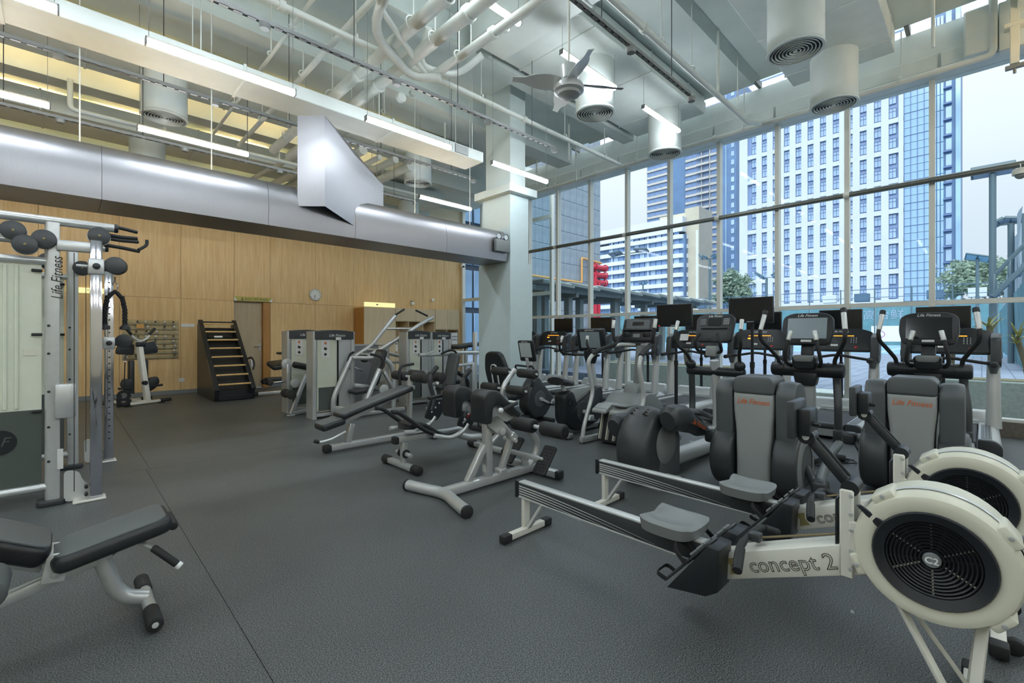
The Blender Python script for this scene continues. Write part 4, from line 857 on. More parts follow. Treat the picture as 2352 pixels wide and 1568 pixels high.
B(MB().lathe([(0, .012), (.012, .01), (.014, 0)], (-.03, 2.79, .315), (0, -1, 0), 12), 'pivot_bolt', 'silver', bn)
B(MB().prism([(.1, .315), (.02, .29), (.12, .27), (.2, .34)], 'y', 2.86, 2.9), 'gusset', 'mid_grey', bn)
B(MB().cyl((.22, 2.84, .375), (.30, 2.77, .33), .012, n=10), 'grip_stem', 'silver', bn); g_ = B(MB().roll((.30, 2.77, .33), (.388, 2.73, .235), .017, .004, 14), 'carry_grip', 'black_rubber', bn); B(MB().roll((.388, 2.73, .235), (.402, 2.724, .22), .018, .004, 14), 'grip_tip', 'ink_white', bn)
B(MB().roll((-.205, 2.40, .44), (-.205, 2.60, .44), .06, .02, 22), 'leg_roller', 'vinyl_grey', bn); B(MB().cyl((-.205, 2.55, .44), (-.205, 2.95, .44), .015, n=10), 'roller_axle', 'silver', bn); B(MB().bar((-.205, 2.88, .44), (-.3, 2.88, .25), .04, .04), 'roller_post', 'silver', bn)

# ------------------------------------------------------------------ cable tower
ct = thing('cable_tower', 'tall silver dual cable machine with frosted shroud, chrome columns and hanging rope', 'gym machine', (.1, 5.7, 0))
for (x, y, zt, lab) in ((-.075, 5.17, 2.24, 1), (.05, 6.43, 2.2, 0)):
    B(MB().prism(R2([(x-.044, y-.036), (x+.044, y-.036), (x+.044, y+.036), (x-.044, y+.036)], 5, .034, [.034, .008, .008, .034]), 'z', .03, zt), 'upright', 'silver', ct)
    B(MB().prism(R2([(x-.09, y-.07), (x+.08, y-.07), (x+.08, y+.07), (x-.09, y+.07)], 5, .04), 'z', 0, .045, .01), 'foot_boot', 'charcoal', ct)
    for z in (.35, .62, .9, 1.2, 1.42): B(MB().lathe([(0, .006), (.009, .004), (.01, 0)], (x-.02, y-.045, z), (0, -1, 0), 10), 'bolt', 'black_plastic', ct)
    for z in (.75, 1.35, 1.85): B(MB().roll((x-.055, y-.02, z), (x-.115, y-.02, z), .012, .004, 10), 'stop_knob', 'black_rubber', ct)
    for z, xe in ((2.255, .30), (1.93, x), (.145, x)): B(MB().cyl((-1.6, y, z), (xe, y, z), .034 if z > 2 else .03, n=16), 'cross_tube', 'silver', ct)
    B(MB().roll((.295, y, 2.255), (.325, y, 2.255), .037, .008, 18), 'tube_cap', 'black_plastic', ct)
    B(MB().box(-1.55, x-.06, y+.01, y+.02, .76, 1.9), 'shroud_upper', 'shroud', ct, 0); B(MB().box(-1.55, x-.06, y+.01, y+.02, .17, .76), 'shroud_lower', 'smoked', ct, 0)
    B(MB().box(-1.5, -.9, y+.06, y+.16, .17, .7), 'weight_stack', 'black_plastic', ct, 0)
    for xx in (-.33, -.27): B(MB().cyl((xx, y+.0, .78), (xx, y+.0, 1.88), .012, n=8), 'guide_rod', 'shroud', ct)
emb = B(MB().lathe([(0, .002), (.095, .002), (.095, 0)], (-.36, 5.178, .53), (0, -1, 0), 28), 'round_emblem', 'black_plastic', ct)
text('LF', .1, 'smoked', ct, frame((-.36-.1, 5.174-5.7, .53), (1, 0, 0), (0, 0, 1)), 'emblem_lettering', shear=.3)
B(MB().rbox((-.2, 5.176, 1.21), (.07, .004, .05), .001, 1), 'sticker', 'cream_plastic', ct)
text('Life Fitness', .095, 'ink', ct, frame((-.045-.1, 5.131-5.7, 1.80), (0, 0, 1), (-1, 0, 0)), 'upright_lettering', shear=.25, sx=.8)
B(MB().rbox((.0, 5.135, .82), (.12, .1, .27), .01, 2), 'cover_box', 'silver', ct)
B(MB().rbox((-.03, 5.122, .36), (.035, .004, .16), .001, 1), 'warning_label', 'label_white', ct)
for (x, y, zt) in ((.18, 5.08, 2.12), (.33, 6.49, 2.13)):
    B(MB().bar((x, y, .02), (x, y, zt), .07, .075, .006), 'chrome_column', 'chrome', ct)
    B(MB().rbox((x-.04, y, .01), (.2, .13, .02), .006, 1), 'base_plate', 'white_metal', ct)
    for k in range(26): B(MB().lathe([(0, .001), (.008, .001), (.008, 0)], (x+.002, y-.0378, .25+.066*k), (0, -1, 0), 8), 'adjust_hole', 'black_plastic', ct, 0) if y > 6 else None
    B(MB().bar((-.05 if y < 6 else .05, y+.04, 2.06), (x+.04, y+.01, 2.06), .05, .085, .01), 'top_link', 'silver', ct)
    for s_ in (-.012, .012): B(MB().prism(R2([(x-.19, .01), (x-.03, .01), (x-.03, .1), (x-.08, .16), (x-.1, .24), (x-.19, .26)], 5, .04), 'y', y+s_-.004+.05, y+s_+.004+.05), 'pulley_plate', 'light_metal', ct)
    for z in (.06, .12): B(MB().roll((x-.06, y+.02, z), (x-.06, y-.05, z), .012, .003, 10), 'bolt', 'black_plastic', ct)
for (x, y, z) in ((-.22, 5.08, 2.035), (-.285, 5.13, 2.14), (-.12, 5.11, 2.095), (.20, 5.10, 2.165), (.12, 6.35, 2.02), (-.1, 5.6, 1.98)):
    d_ = B(MB().roll((x, y-.025, z), (x, y+.025, z), .072, .008, 28), 'pulley', 'charcoal', ct); B(MB().lathe([(0, .008), (.008, .007), (.009, 0)], (x, y-.025, z), (0, -1, 0), 12), 'axle_bolt', 'gold_ink', d_); B(MB().ring((x, y+.035, z), (0, 1, 0), .05, .075, .015, 24), 'pulley_rim', 'light_metal', d_)
for (x, y, z) in ((.18, 5.08, 1.905), (.33, 6.49, 1.26)):
    t_ = B(MB().rbox((x, y, z), (.1, .1, .13), .012, 2), 'trolley', 'silver', ct); B(MB().roll((x-.05, y, z), (x-.12, y, z), .012, .004, 12), 'pin', 'silver', t_); B(MB().roll((x, y-.05, z), (x, y-.08, z), .025, .006, 14), 'knob', 'black_plastic', t_)
    w_ = B(MB().roll((x+.115, y-.05, z+.02), (x+.135, y+.05, z+.02), .072, .01, 26), 'swivel_pulley', 'charcoal', ct); B(MB().bar((x+.05, y, z), (x+.12, y, z), .05, .06), 'pulley_arm', 'charcoal', t_)
for x, y, zz, z0 in ((.30, 5.13, 1.84, 1.8), (.46, 6.46, 1.19, 1.13)):
    B(MB().cyl((x, y, zz), (x, y, z0), .004, n=6), 'cable', 'black_rubber', ct); B(MB().tube([(x, y, z0), (x+.02, y, z0-.03), (x+.012, y, z0-.075), (x-.012, y, z0-.075), (x-.02, y, z0-.03), (x, y, z0)], .004, 6, .02), 'carabiner', 'chrome', ct)
B(MB().cyl((.05, 5.05, .1), (.05, 5.05, 2.0), .003, n=5), 'long_cable', 'black_rubber', ct)
B(MB().tube([(.15, 6.40, .15), (.15, 6.40, 2.1)], .003, 5), 'long_cable', 'black_rubber', ct)
for z, dx, L in ((2.28, .0, .2), (2.20, .0, .2), (2.17, .05, .22), (2.11, .02, .24)):
    B(MB().tube([(.24, 5.2, z), (.34, 5.25, z), (.38+L*.4, 5.3, z+.012*(-1)**int(z*50))], .015, 10, .05), 'pull_up_grip', 'black_rubber', ct)
B(MB().tube([(.47, 5.28, 2.11), (.53, 5.3, 2.16), (.53, 5.3, 2.21)], .013, 10, .03), 'pull_up_grip', 'black_rubber', ct)
rp_ = thing('triceps_rope', 'black twisted triceps rope hanging from the cable tower', 'rope', (.30, 5.13, 1.72))
tw = lambda s_: [(.30+s_*(.03+.022*min(1, i/5)*1)+.006*cos(i*1.7), 5.13+.006*sin(i*1.7), 1.70-.026*i) for i in range(11)]
B(MB().tube([(.30-.045, 5.13, 1.66), (.30, 5.13, 1.722), (.30+.045, 5.13, 1.66)], .016, 10, .03), 'rope_loop', 'rope_black', rp_)
for s_ in (-1, 1):
    b = MB()
    for ph in (0, 2.1, 4.2): b.tube([(.30+s_*(.045+.02*min(1, i/14))+.0085*cos(i*.62+ph), 5.13+.0085*sin(i*.62+ph), 1.675-.0085*i) for i in range(33)], .0105, 6)
    B(b, 'rope_strand', 'rope_black', rp_)
    B(MB().lathe([(0, .03), (.02, .028), (.036, .006), (.036, -.012), (0, -.016)], (.30+s_*.066, 5.13, 1.405), n=16), 'rubber_stop', 'black_rubber', rp_)
sp_ = thing('strap_handle', 'black strap with ring grip hanging low from the second chrome column', 'handle', (.46, 6.46, 1.05))
B(MB().tube([(.46, 6.46, 1.05), (.455, 6.46, .85), (.45, 6.46, .72)], .016, 6, .05, flat=.3), 'strap', 'rope_black', sp_); B(MB().ring((.45, 6.44, .69), (0, 1, 0), .03, .06, .04, 18), 'ring_grip', 'rope_black', sp_)
B(MB().tube([(.42, 6.46, .70), (.40, 6.46, .62), (.47, 6.46, .58), (.5, 6.46, .65)], .02, 8, .05), 'loop', 'rope_black', sp_)
# ------------------------------------------------------------------ wall side: door sign, clock, rack, sockets
sg = thing('door_sign', 'gold sign with dark lettering above the wooden door', 'sign', (3.38, Y1-.03, 2.235))
MB().rbox((0, 0, 0), (.86, .05, .11), .004, 1).build('sign_box', 'sign_gold', sg)
for s_ in (-1, 1): MB().prism([(-.43*s_, -.055), (-.36*s_, -.055), (-.43*s_, .05)], 'y', -.0262, -.0255).build('corner_flash', 'ink_white', sg, 0)
text('BODY TEST ROOM', .062, 'ink', sg, frame((.06, -.026, -.002), (1, 0, 0), (0, 0, 1)), 'sign_lettering')
MB().lathe([(0, .001), (.012, .001), (.012, 0)], (-.255, -.026, .02), (0, -1, 0), 12).prism([(-.28, -.035), (-.23, -.035), (-.255, .008)], 'y', -.0268, -.0258).build('figure_icon', 'ink', sg, 0)
s2 = thing('wall_sign', 'pale gold lit sign on the wood wall seen behind the cable tower', 'sign', (.33, Y1-.03, 2.25))
MB().rbox((0, 0, 0), (.58, .05, .11), .004, 1).build('sign_box', 'sign_lit', s2); text('Y TO', .06, 'ink', s2, frame((.05, -.026, 0), (1, 0, 0), (0, 0, 1)), 'sign_lettering')
ck = thing('wall_clock', 'round silver wall clock on the wood wall', 'clock', (4.91, Y1-.005, 2.44))
MB().lathe([(.145, .0), (.158, .0), (.16, .03), (.148, .04), (.143, .025)], (0, 0, 0), (0, -1, 0), 36).build('rim', 'silver', ck); MB().lathe([(0, .02), (.146, .02)], (0, 0, 0), (0, -1, 0), 36).build('dial', 'label_white', ck)
for i in range(12): a = i*pi/6; MB().rbox((.118*sin(a), -.0215, .118*cos(a)), (.012, .002, .022), 0, 1, None, (0, a, 0)).build('hour_mark', 'ink', ck)
for a, L in ((3.5, .07), (3.3, .105)): MB().bar((0, -.024, 0), (L*sin(a), -.024, L*cos(a)), .004, .006, 0).build('hand', 'ink', ck)
rk = thing('acrylic_rack', 'clear acrylic wall rack with rows of small pockets holding keys', 'rack', (1.36, Y1-.02, 0))
MB().box(-.50, .49, .0, .012, .815, 1.67).build('back_sheet', 'acrylic', rk, 0)
for r_ in range(8):
    z = .83+.106*r_; MB().box(-.49, .48, -.045, -.04, z, z+.05).build('pocket_front', 'acrylic', rk, 0); MB().box(-.49, .48, -.045, 0, z-.004, z).build('pocket_floor', 'mid_grey', rk, 0)
rnd_ = random.Random(4)
for r_ in range(8):
    for c in range(6):
        if rnd_.random() < .72:
            x, z = -.42+.165*c+rnd_.uniform(-.02, .02), .86+.106*r_
            kk = thing('key_tag', 'small wrist key tag in an acrylic rack pocket', 'key', (1.36+x, Y1-.045, z), 0, 'key tags in the acrylic rack'); MB().ring((0, 0, -.02), (0, 1, 0), .022, .028, .004, 12).build('wrist_ring', 'steel_green', kk); MB().rbox((0, -.002, .03), (.03, .006, .035), .003, 1).build('tag', 'ink' if rnd_.random() < .6 else 'label_white', kk)
MB().rbox((-.2, -.05, 1.53), (.13, .004, .09), .001, 1).build('orange_card', 'orange_paint', rk)
one('switch_plate', MB().rbox((2.02, Y1-.006, 1.56), (.26, .014, .075), .004, 1), 'label_white', 'long white switch plate beside the ladder climber', 'switch')
one('wall_socket', MB().rbox((1.905, Y1-.006, .31), (.11, .014, .085), .004, 1), 'label_white', 'white wall socket low on the wood wall', 'socket')
# built-in cabinets
def wcab(x0, x1, z0, z1, lb, doors, niche=None):
    o = thing('wood_cabinet', lb, 'cabinet', ((x0+x1)/2, 12.49, 0)); 
    if niche is None: B(MB().box(x0, x1, 12.2, 12.78, z0, z1), 'carcass', 'wood', o, 0)
    else:
        zn0, zn1, div = niche
        B(MB().box(x0, x1, 12.2, 12.78, z0, zn0-.03).box(x0, x1, 12.2, 12.78, zn1, z1).box(x0, x1, 12.74, 12.78, zn0, zn1).box(x0, x0+.02, 12.2, 12.78, zn0-.03, zn1).box(x1-.02, x1, 12.2, 12.78, zn0-.03, zn1), 'carcass', 'wood_pale', o, 0)
        for d in div: B(MB().box(d-.01, d+.01, 12.21, 12.74, zn0+.3, zn1), 'divider', 'wood_pale', o, 0)
        B(MB().box(x0+.02, x1-.02, 12.3, 12.74, zn0+.3, zn0+.32), 'shelf', 'wood_pale', o, 0)
        B(MB().box(x0, x1, 12.14, 12.78, zn0-.03, zn0), 'counter', 'wood_pale', o, 0)
    for a, b, c, d in doors: B(MB().box(a+.003, b-.003, 12.17, 12.2, c+.003, d-.003), 'door', 'wood_pale', o, 0)
    return o
wc = wcab(6.03, 7.02, 0, 2.13, 'tall pale wood cabinet under the glowing sign', [(6.03, 7.02, .08, 2.13)])
B(MB().box(6.024, 6.03, 12.17, 12.79, 0, 2.12), 'side_panel', 'wood_edge', wc, 0)
wcab(7.03, 8.44, 0, 2.14, 'pale wood cabinet with an open niche of shelves', [(7.03, 7.73, .08, .8), (7.73, 8.44, .08, .8), (7.03, 7.73, 1.75, 2.14), (7.73, 8.44, 1.75, 2.14)], (.85, 1.74, (7.5, 8.0)))
wcab(8.45, 9.41, 0, 2.16, 'pale wood cabinet with a low niche beside the glazed entrance', [(8.45, 9.41, .08, .8), (8.45, 8.93, 1.52, 2.16), (8.93, 9.41, 1.52, 2.16)], (.85, 1.5, (8.93,)))
s3 = thing('lit_sign', 'glowing yellow sign on top of the tall cabinet', 'sign', (6.53, 12.19, 2.21)); MB().rbox((0, 0, 0), (.96, .06, .13), .004, 1).build('sign_box', 'sign_lit', s3); MB().rbox((-.1, -.032, 0), (.06, .003, .03), 0, 1).build('icon', 'ink', s3)
bo = thing('bottle', 'white bottle standing in the cabinet niche', 'bottle', (7.75, 12.45, 1.17), 0, 'white bottles in the cabinet niche'); MB().lathe([(0, 0), (.035, 0), (.038, .01), (.038, .15), (.02, .185), (.018, .21), (0, .21)], (0, 0, 0), n=14).build('body', 'label_white', bo); MB().cyl((0, 0, .21), (0, 0, .24), .02, n=10).build('cap', 'mid_grey', bo)
for i in range(1, 4): dup(bo, (7.75+.1*i, 12.45, 1.17), 0, 'white bottle standing in the cabinet niche', 'white bottles in the cabinet niche')
wd = thing('water_dispenser', 'small white water dispenser in the niche', 'dispenser', (7.13, 12.4, .85)); MB().rbox((0, 0, .14), (.12, .2, .28), .015, 2).build('body', 'label_white', wd); MB().rbox((.0, -.11, .22), (.04, .03, .03), .006, 1).build('tap', 'ink', wd)
kp = thing('key_board', 'white key panel with black sockets near the entrance', 'key board', (9.2, 12.16, 1.22)); MB().rbox((0, 0, 0), (.24, .03, .38), .005, 1).build('board', 'label_white', kp)
for i in range(8): MB().rbox((-.08+.052*(i % 4), -.017, .06-.1*(i//4)), (.026, .006, .04), .003, 1).build('socket_hole', 'ink', kp)
bs = thing('framed_print', 'small brown framed print leaning in the low niche', 'picture', (8.75, 12.5, .85)); MB().rbox((0, 0, .135), (.3, .03, .27), .005, 1).build('frame', 'wood_edge', bs); MB().box(-.13, .13, -.018, -.014, .02, .25).build('print', 'brown_stone', bs, 0)
wl_ = thing('wall_lamp', 'small round white wall lamp above the cabinet', 'lamp', (7.98, Y1-.01, 2.35)); MB().lathe([(0, .08), (.05, .075), (.07, .02), (.07, 0)], (0, 0, 0), (0, -1, 0), 18).build('shade', 'label_white', wl_); MB().cyl((0, -.01, .04), (0, -.01, .07), .05, n=14).build('cap', 'ink', wl_)
wm = thing('wall_speaker', 'little white wall speaker with cable above the cabinets', 'speaker', (8.75, Y1-.01, 2.5)); MB().rbox((0, -.03, 0), (.1, .06, .1), .015, 2).build('body', 'label_white', wm); MB().tube([(0, -.02, -.05), (-.03, -.01, -.2), (-.05, -.01, -.28)], .006, 6, .05).build('cable', 'label_white', wm)
wk = thing('corner_camera', 'small white security camera at the end of the wood wall', 'camera', (9.95, 12.7, 3.75)); MB().rbox((0, 0, 0), (.14, .1, .08), .02, 2).build('body', 'label_white', wk); MB().cyl((0, -.05, -.02), (0, -.1, -.04), .03, n=14).build('lens', 'ink', wk); MB().tube([(0, 0, -.04), (0, .02, -.25)], .012, 6).build('arm', 'label_white', wk)
gd = thing('divider_screen', 'grey slate divider screen with pale top edge behind the chest press', 'screen', (5.05, 10.3, 0)); MB().rbox((0, 0, .55), (.84, .05, 1.06), .005, 1).build('board', 'slate', gd); MB().rbox((0, 0, 1.1), (.86, .07, .04), .005, 1).build('top_rail', 'light_grey', gd)
for s_ in (-.35, .35): MB().rbox((s_, 0, .015), (.05, .36, .03), .006, 1).build('foot', 'mid_grey', gd)
# ------------------------------------------------------------------ ladder climber
jl = thing('ladder_climber', 'black inclined ladder climbing machine with wooden rungs by the door', 'gym machine', (2.5, 11.4, 0))
for x in (2.17, 2.83):
    B(MB().prism([(10.75, 0), (12.4, 0), (12.4, 1.55), (12.28, 1.66), (10.68, .22)], 'x', x-.035 if x < 2.5 else x-.035, x+.035, .006, 1), 'side_board', 'black_plastic', jl)
    for t in (.06, .14, .3, .42, .93): B(MB().lathe([(0, .004), (.014, .003), (.016, 0)], (x, 10.68+1.6*t-.012, .22+1.44*t+.012), (0, -.67, .74), 10), 'bolt', 'light_metal', jl)
    B(MB().bar((x, 10.655, .22), (x, 12.27, 1.675), .09, .03, .006), 'edge_rail', 'black_plastic', jl)
B(MB().prism([(10.85, .05), (12.3, .05), (12.35, 1.5), (10.85, .2)], 'x', 2.21, 2.79), 'belt_body', 'black_rubber', jl)
for i in range(8):
    t = .06+.125*i; B(MB().roll((2.205, 10.64+1.6*t, .245+1.44*t), (2.795, 10.64+1.6*t, .245+1.44*t), .019, .006, 14), 'rung', 'rung_wood', jl)
B(MB().rbox((2.5, 12.32, 1.62), (.72, .1, .06), .01, 1), 'top_cap', 'black_plastic', jl); B(MB().rbox((2.5, 10.72, .06), (.6, .05, .1), .01, 1), 'bottom_step', 'black_plastic', jl)
B(MB().rbox((2.5, 11.95, 1.27), (.5, .02, .16), .01, 1, None, (-.8, 0, 0)), 'display_panel', 'screen', jl); B(MB().rbox((2.45, 11.93, 1.3), (.16, .02, .05), .004, 1, None, (-.8, 0, 0)), 'display_label', 'label_white', jl)
text('JACOBS LADDER', .055, 'ink_white', jl, frame((2.134-2.5, 11.25-11.4, .70), (0, -.743, -.669), (0, -.669, .743)), 'side_lettering')
B(MB().tube([(2.88, 11.3, .82), (2.92, 11.15, .86), (2.92, 10.95, .72), (2.88, 10.9, .6)], .02, 8, .08), 'hip_belt', 'black_rubber', jl); B(MB().rbox((2.9, 11.1, .72), (.04, .12, .16), .01, 2), 'belt_buckle', 'light_metal', jl)
# ------------------------------------------------------------------ stretch trainer with white post
sx_ = thing('stretch_trainer', 'stretching machine with white post and v-shaped handles in front of the acrylic rack', 'gym machine', (1.05, 11.35, 0), .42)
for y, L in ((-.12, .44), (.45, .4)):
    MB().bar((-L*.6, y, .05), (L*.6, y, .05), .06, .05, .01).build('base_bar', 'white_metal', sx_)
    for s_ in (-1, 1): MB().roll((s_*L*.6, y, .05), (s_*(L*.6+.2), y, .05), .036, .008, 14).build('base_grip', 'black_rubber', sx_); MB().lathe([(0, 0), (.07, 0), (.05, .015), (.015, .025), (.015, .04), (0, .04)], (s_*L*.65, y, 0), n=14).build('level_foot', 'black_rubber', sx_)
MB().bar((0, -.12, .06), (0, .45, .06), .05, .05, .01).build('base_spine', 'white_metal', sx_)
MB().bar((.05, -.1, .06), (-.02, .05, 1.22), .11, .08, .012).build('post', 'white_metal', sx_)
MB().tube([(-.26, -.02, 1.46), (-.12, 0, 1.27), (.0, .0, 1.22), (.10, 0, 1.27), (.22, -.02, 1.46)], .018, 10, .09).build('v_handle', 'light_metal', sx_)
for s_ in (-1, 1): MB().roll((-.02+s_*.15, -.008, 1.345), (-.02+s_*.25, -.02, 1.475), .026, .006, 12).build('handle_grip', 'black_rubber', sx_)
MB().rbox((-.02, -.02, 1.16), (.18, .03, .09), .03, 3).build('badge', 'black_plastic', sx_)
for s_ in (-1, 1):
    MB().prism(R2([(s_*.06, .96), (s_*.06, 1.16), (s_*.3, 1.22), (s_*.36, 1.06), (s_*.36, .98)], 5, .04), 'y', .1, .14, .01).build('chest_pad', 'vinyl', sx_)
    MB().rbox((s_*.12, .1, .55), (.09, .1, .62), .03, 2).build('knee_pad', 'vinyl', sx_)
    MB().prism(R2([(s_*.1, .2), (s_*.26, .28), (s_*.34, .4), (s_*.3, .52), (s_*.14, .5)], 5, .05), 'y', .0, .06, .015).build('thigh_pad', 'vinyl', sx_)
    MB().roll((s_*.18, .0, .33), (s_*.38, .0, .34), .022, .005, 12).build('roller', 'black_rubber', sx_)
MB().cyl((.0, -.14, .42), (.0, -.08, .42), .04, n=16).build('knob', 'black_plastic', sx_)
# ------------------------------------------------------------------ low leg machine behind the weight towers
lm = thing('leg_curl_bench', 'low leg curl bench with black seat behind the first weight tower', 'gym machine', (3.5, 11.0, 0))
MB().bar((-.55, 0, .06), (.6, 0, .06), .08, .07, .015).build('base_tube', 'silver', lm); MB().roll((-.62, 0, .06), (-.5, 0, .06), .05, .012).build('base_cap', 'black_rubber', lm)
MB().bar((.1, 0, .08), (.05, 0, .5), .07, .07, .01).build('post', 'silver', lm)
pad(.5, .55, .1, .035, XM((.0, 0, .68), ry=-.1, rx=.2), .1).build('seat_pad', 'vinyl', lm); pad(.3, .42, .05, .02, XM((.1, 0, .93)), .1).build('arm_pad', 'vinyl', lm); MB().bar((.2, 0, .5), (.25, 0, .93), .05, .05).build('arm_post', 'white_metal', lm)
pad(.28, .5, .08, .03, XM((-.1, 0, .36)), .06).build('knee_pad', 'vinyl', lm)
for s_ in (-1, 1): MB().roll((-.32, s_*.06, .3), (-.32, s_*.26, .3), .06, .015).build('roller', 'foam', lm)
# ------------------------------------------------------------------ weight stack towers
def tower(x, y, w, h, lb, dark=0):
    o = thing('weight_tower', lb, 'weight tower', (x, y, 0), 0, 'silver weight stack towers'); d = .3
    for s_ in (0, 1): MB().prism(R2([(s_*(w-.07), 0), (s_*(w-.07)+.07, 0), (s_*(w-.07)+.07, d), (s_*(w-.07), d)], 5, .03), 'z', 0, h).build('side_post', 'silver', o)
    MB().prism([(.03, h-.13)]+[(.03+(w-.06)*i/8, h+.025*sin(pi*i/8)) for i in range(9)]+[(w-.03, h-.13)], 'y', -.012, d+.01, .006, 1).build('top_cap', 'charcoal', o)
    MB().box(.07, w-.07, .05, d-.03, .1, h-.1).build('shroud_core', 'shroud', o, 0)
    MB().box(.072, .072+(w-.14)*.56, .012, .022, .13, h-.135).build('front_shield', 'shroud', o, 0); MB().box(.075+(w-.14)*.62, w-.072, .012, .022, .13, h-.135).build('front_shield', 'silver_paint', o, 0)
    MB().box(.09+(w-.14)*.57, .07+(w-.14)*.62, .018, .05, .13, h-.135).build('slot', 'black_plastic', o, 0)
    MB().box(.09, .085+(w-.14)*.54, .0095, .012, .13, .5).build('stack_window', 'smoked', o, 0)
    MB().rbox((w/2, d/2, .06), (w-.06, d-.04, .06), .01, 1).build('base_plate', 'silver', o)
    b = MB()
    for k in range(14): MB().cyl((.08+(w-.14)*.595, .03, .16+.032*k), (.08+(w-.14)*.595, .005, .16+.032*k), .012, n=8).build('weight_pin_hole', 'ink', o)
    text('Life Fitness', .06, 'ink_white', o, frame((w*.55, -.0135, h-.065), (1, 0, 0), (0, 0, 1)), 'cap_lettering', shear=.3)
    for dx in (.14, w-.12):
        for dz in (.04, .09): MB().lathe([(0, .003), (.009, .002), (.01, 0)], (dx, -.012, h-dz), (0, -1, 0), 8).build('bolt', 'ink', o)
    MB().rbox((w*.58, -.015, h-.12), (.09, .006, .05), .002, 1).build('number_label', 'label_white', o)
    c = MB().rbox((.2, .008, h-.28), (.13, .006, .28), .002, 1).build('placard', 'label_white', o)
    for k in range(3): MB().rbox((.2, .0045, h-.19-.09*k), (.03+.02*k % .03, .002, .04), .001, 1, None, (0, .5*k, 0)).build('placard_figure', 'ink_orange' if k == 0 else 'ink', c)
    MB().cyl((.085+(w-.14)*.595, .015, h-.2), (.085+(w-.14)*.595, .015, .5), .004, n=6).build('cable', 'black_rubber', o)
    return o
tower(2.72, 8.31, .62, 1.41, 'silver weight tower furthest towards the wooden door'); tower(2.80, 7.38, .70, 1.40, 'silver weight tower with the orange shoulder figure, beside the chest press')
tower(4.60, 7.56, .56, 1.40, 'silver weight tower with white placard in front of the open niche shelves'); tower(5.18, 7.60, .50, 1.39, 'silver weight tower closest to the white column')
# leg extension attached to first tower
le = thing('leg_extension_machine', 'leg extension machine with foam rollers in front of the first weight tower', 'gym machine', (2.75, 8.05, 0))
B(MB().bar((2.68, 8.0, .02), (2.98, 8.15, .66), .05, .07, .01), 'front_strut', 'silver', le); B(MB().bar((2.7, 8.0, .04), (3.4, 8.2, .08), .06, .06, .01), 'base_tube', 'silver', le); B(MB().rbox((2.67, 7.99, .012), (.12, .08, .024), .008, 1), 'foot_plate', 'silver', le)
B(MB().roll((2.78, 8.2, .84), (3.35, 8.25, .70), .055, .02), 'thigh_pad', 'vinyl', le)
B(MB().roll((2.66, 8.12, .86), (2.66, 8.17, .86), .085, .01, 28), 'cam_disc', 'silver_paint', le); B(MB().bar((2.66, 8.1, .86), (2.66, 8.1, .45), .07, .05, .01), 'lever_arm', 'silver', le); B(MB().roll((2.8, 8.15, .52), (2.8, 8.19, .52), .08, .01, 24), 'counter_disc', 'silver_paint', le)
for a, b in ((7.85, 8.08), (8.12, 8.3)): B(MB().roll((2.64, a, .36), (2.68, b, .36), .07, .018), 'foam_roller', 'foam', le)
B(MB().roll((2.45, 8.1, .56), (2.63, 8.1, .57), .02, .005, 12), 'pin_handle', 'chrome', le)
# chest press
cp = thing('chest_press', 'chest press machine with black back pad and silver frame next to the second weight tower', 'gym machine', (3.6, 7.2, 0))
B(MB().tube([(3.15, 7.35, .03), (3.10, 7.32, .12), (3.10, 7.32, .32), (3.40, 7.3, .98)], .042, 12, .12), 'press_arm', 'silver', cp); B(MB().tube([(3.35, 6.95, .1), (3.45, 6.95, .2), (3.72, 6.95, .78)], .042, 12, .12), 'press_arm', 'silver', cp)
B(MB().bar((3.12, 7.3, .16), (3.42, 6.98, .12), .06, .07), 'arm_link', 'silver', cp); B(MB().rbox((3.15, 7.36, .015), (.16, .1, .03), .01, 1), 'foot_plate', 'silver', cp)
B(MB().tube([(3.37, 7.33, .78), (3.33, 7.3, .88), (3.37, 7.3, 1.03), (3.42, 7.25, 1.06)], .019, 10, .06), 'grip', 'black_rubber', cp); B(MB().tube([(3.72, 6.95, .74), (3.80, 6.93, .84), (3.76, 6.95, .98), (3.60, 7.05, 1.03)], .019, 10, .07), 'grip', 'black_rubber', cp)
B(MB().cyl((3.4, 7.3, .96), (3.8, 7.3, .94), .035, n=12), 'cross_tube', 'silver', cp); B(MB().roll((3.44, 7.28, .80), (3.58, 7.28, .74), .018, .004, 12), 'pop_pin', 'chrome', cp)
M = XM((3.76, 7.15, .79), ry=pi/2-.36+pi); B(pad(.30, .62, .09, .03, XM((3.78, 7.15, .80), ry=-(pi/2-.30)), .07), 'back_pad', 'vinyl', cp); B(pad(.26, .56, .015, .006, XM((3.735, 7.15, .79), ry=-(pi/2-.30)), .07), 'pad_face', 'vinyl_grey', cp)
B(pad(.32, .38, .07, .028, XM((3.50, 7.15, .43), ry=-.1), .08), 'seat_pad', 'vinyl', cp); B(MB().bar((3.52, 7.15, .08), (3.56, 7.15, .41), .06, .06), 'seat_post', 'silver', cp); B(MB().roll((3.42, 7.12, .2), (3.5, 7.12, .2), .016, .004), 'seat_pin', 'ink_orange', cp)
B(MB().tube([(3.88, 7.15, .96), (4.06, 7.15, .82), (4.10, 7.15, .5), (4.08, 7.15, .05)], .042, 12, .12), 'rear_frame', 'silver', cp); B(MB().bar((3.9, 7.15, .72), (4.08, 7.15, .42), .06, .05), 'rear_brace', 'silver', cp); B(MB().bar((4.08, 7.15, .36), (3.5, 7.15, .1), .06, .07), 'rear_beam', 'silver', cp)
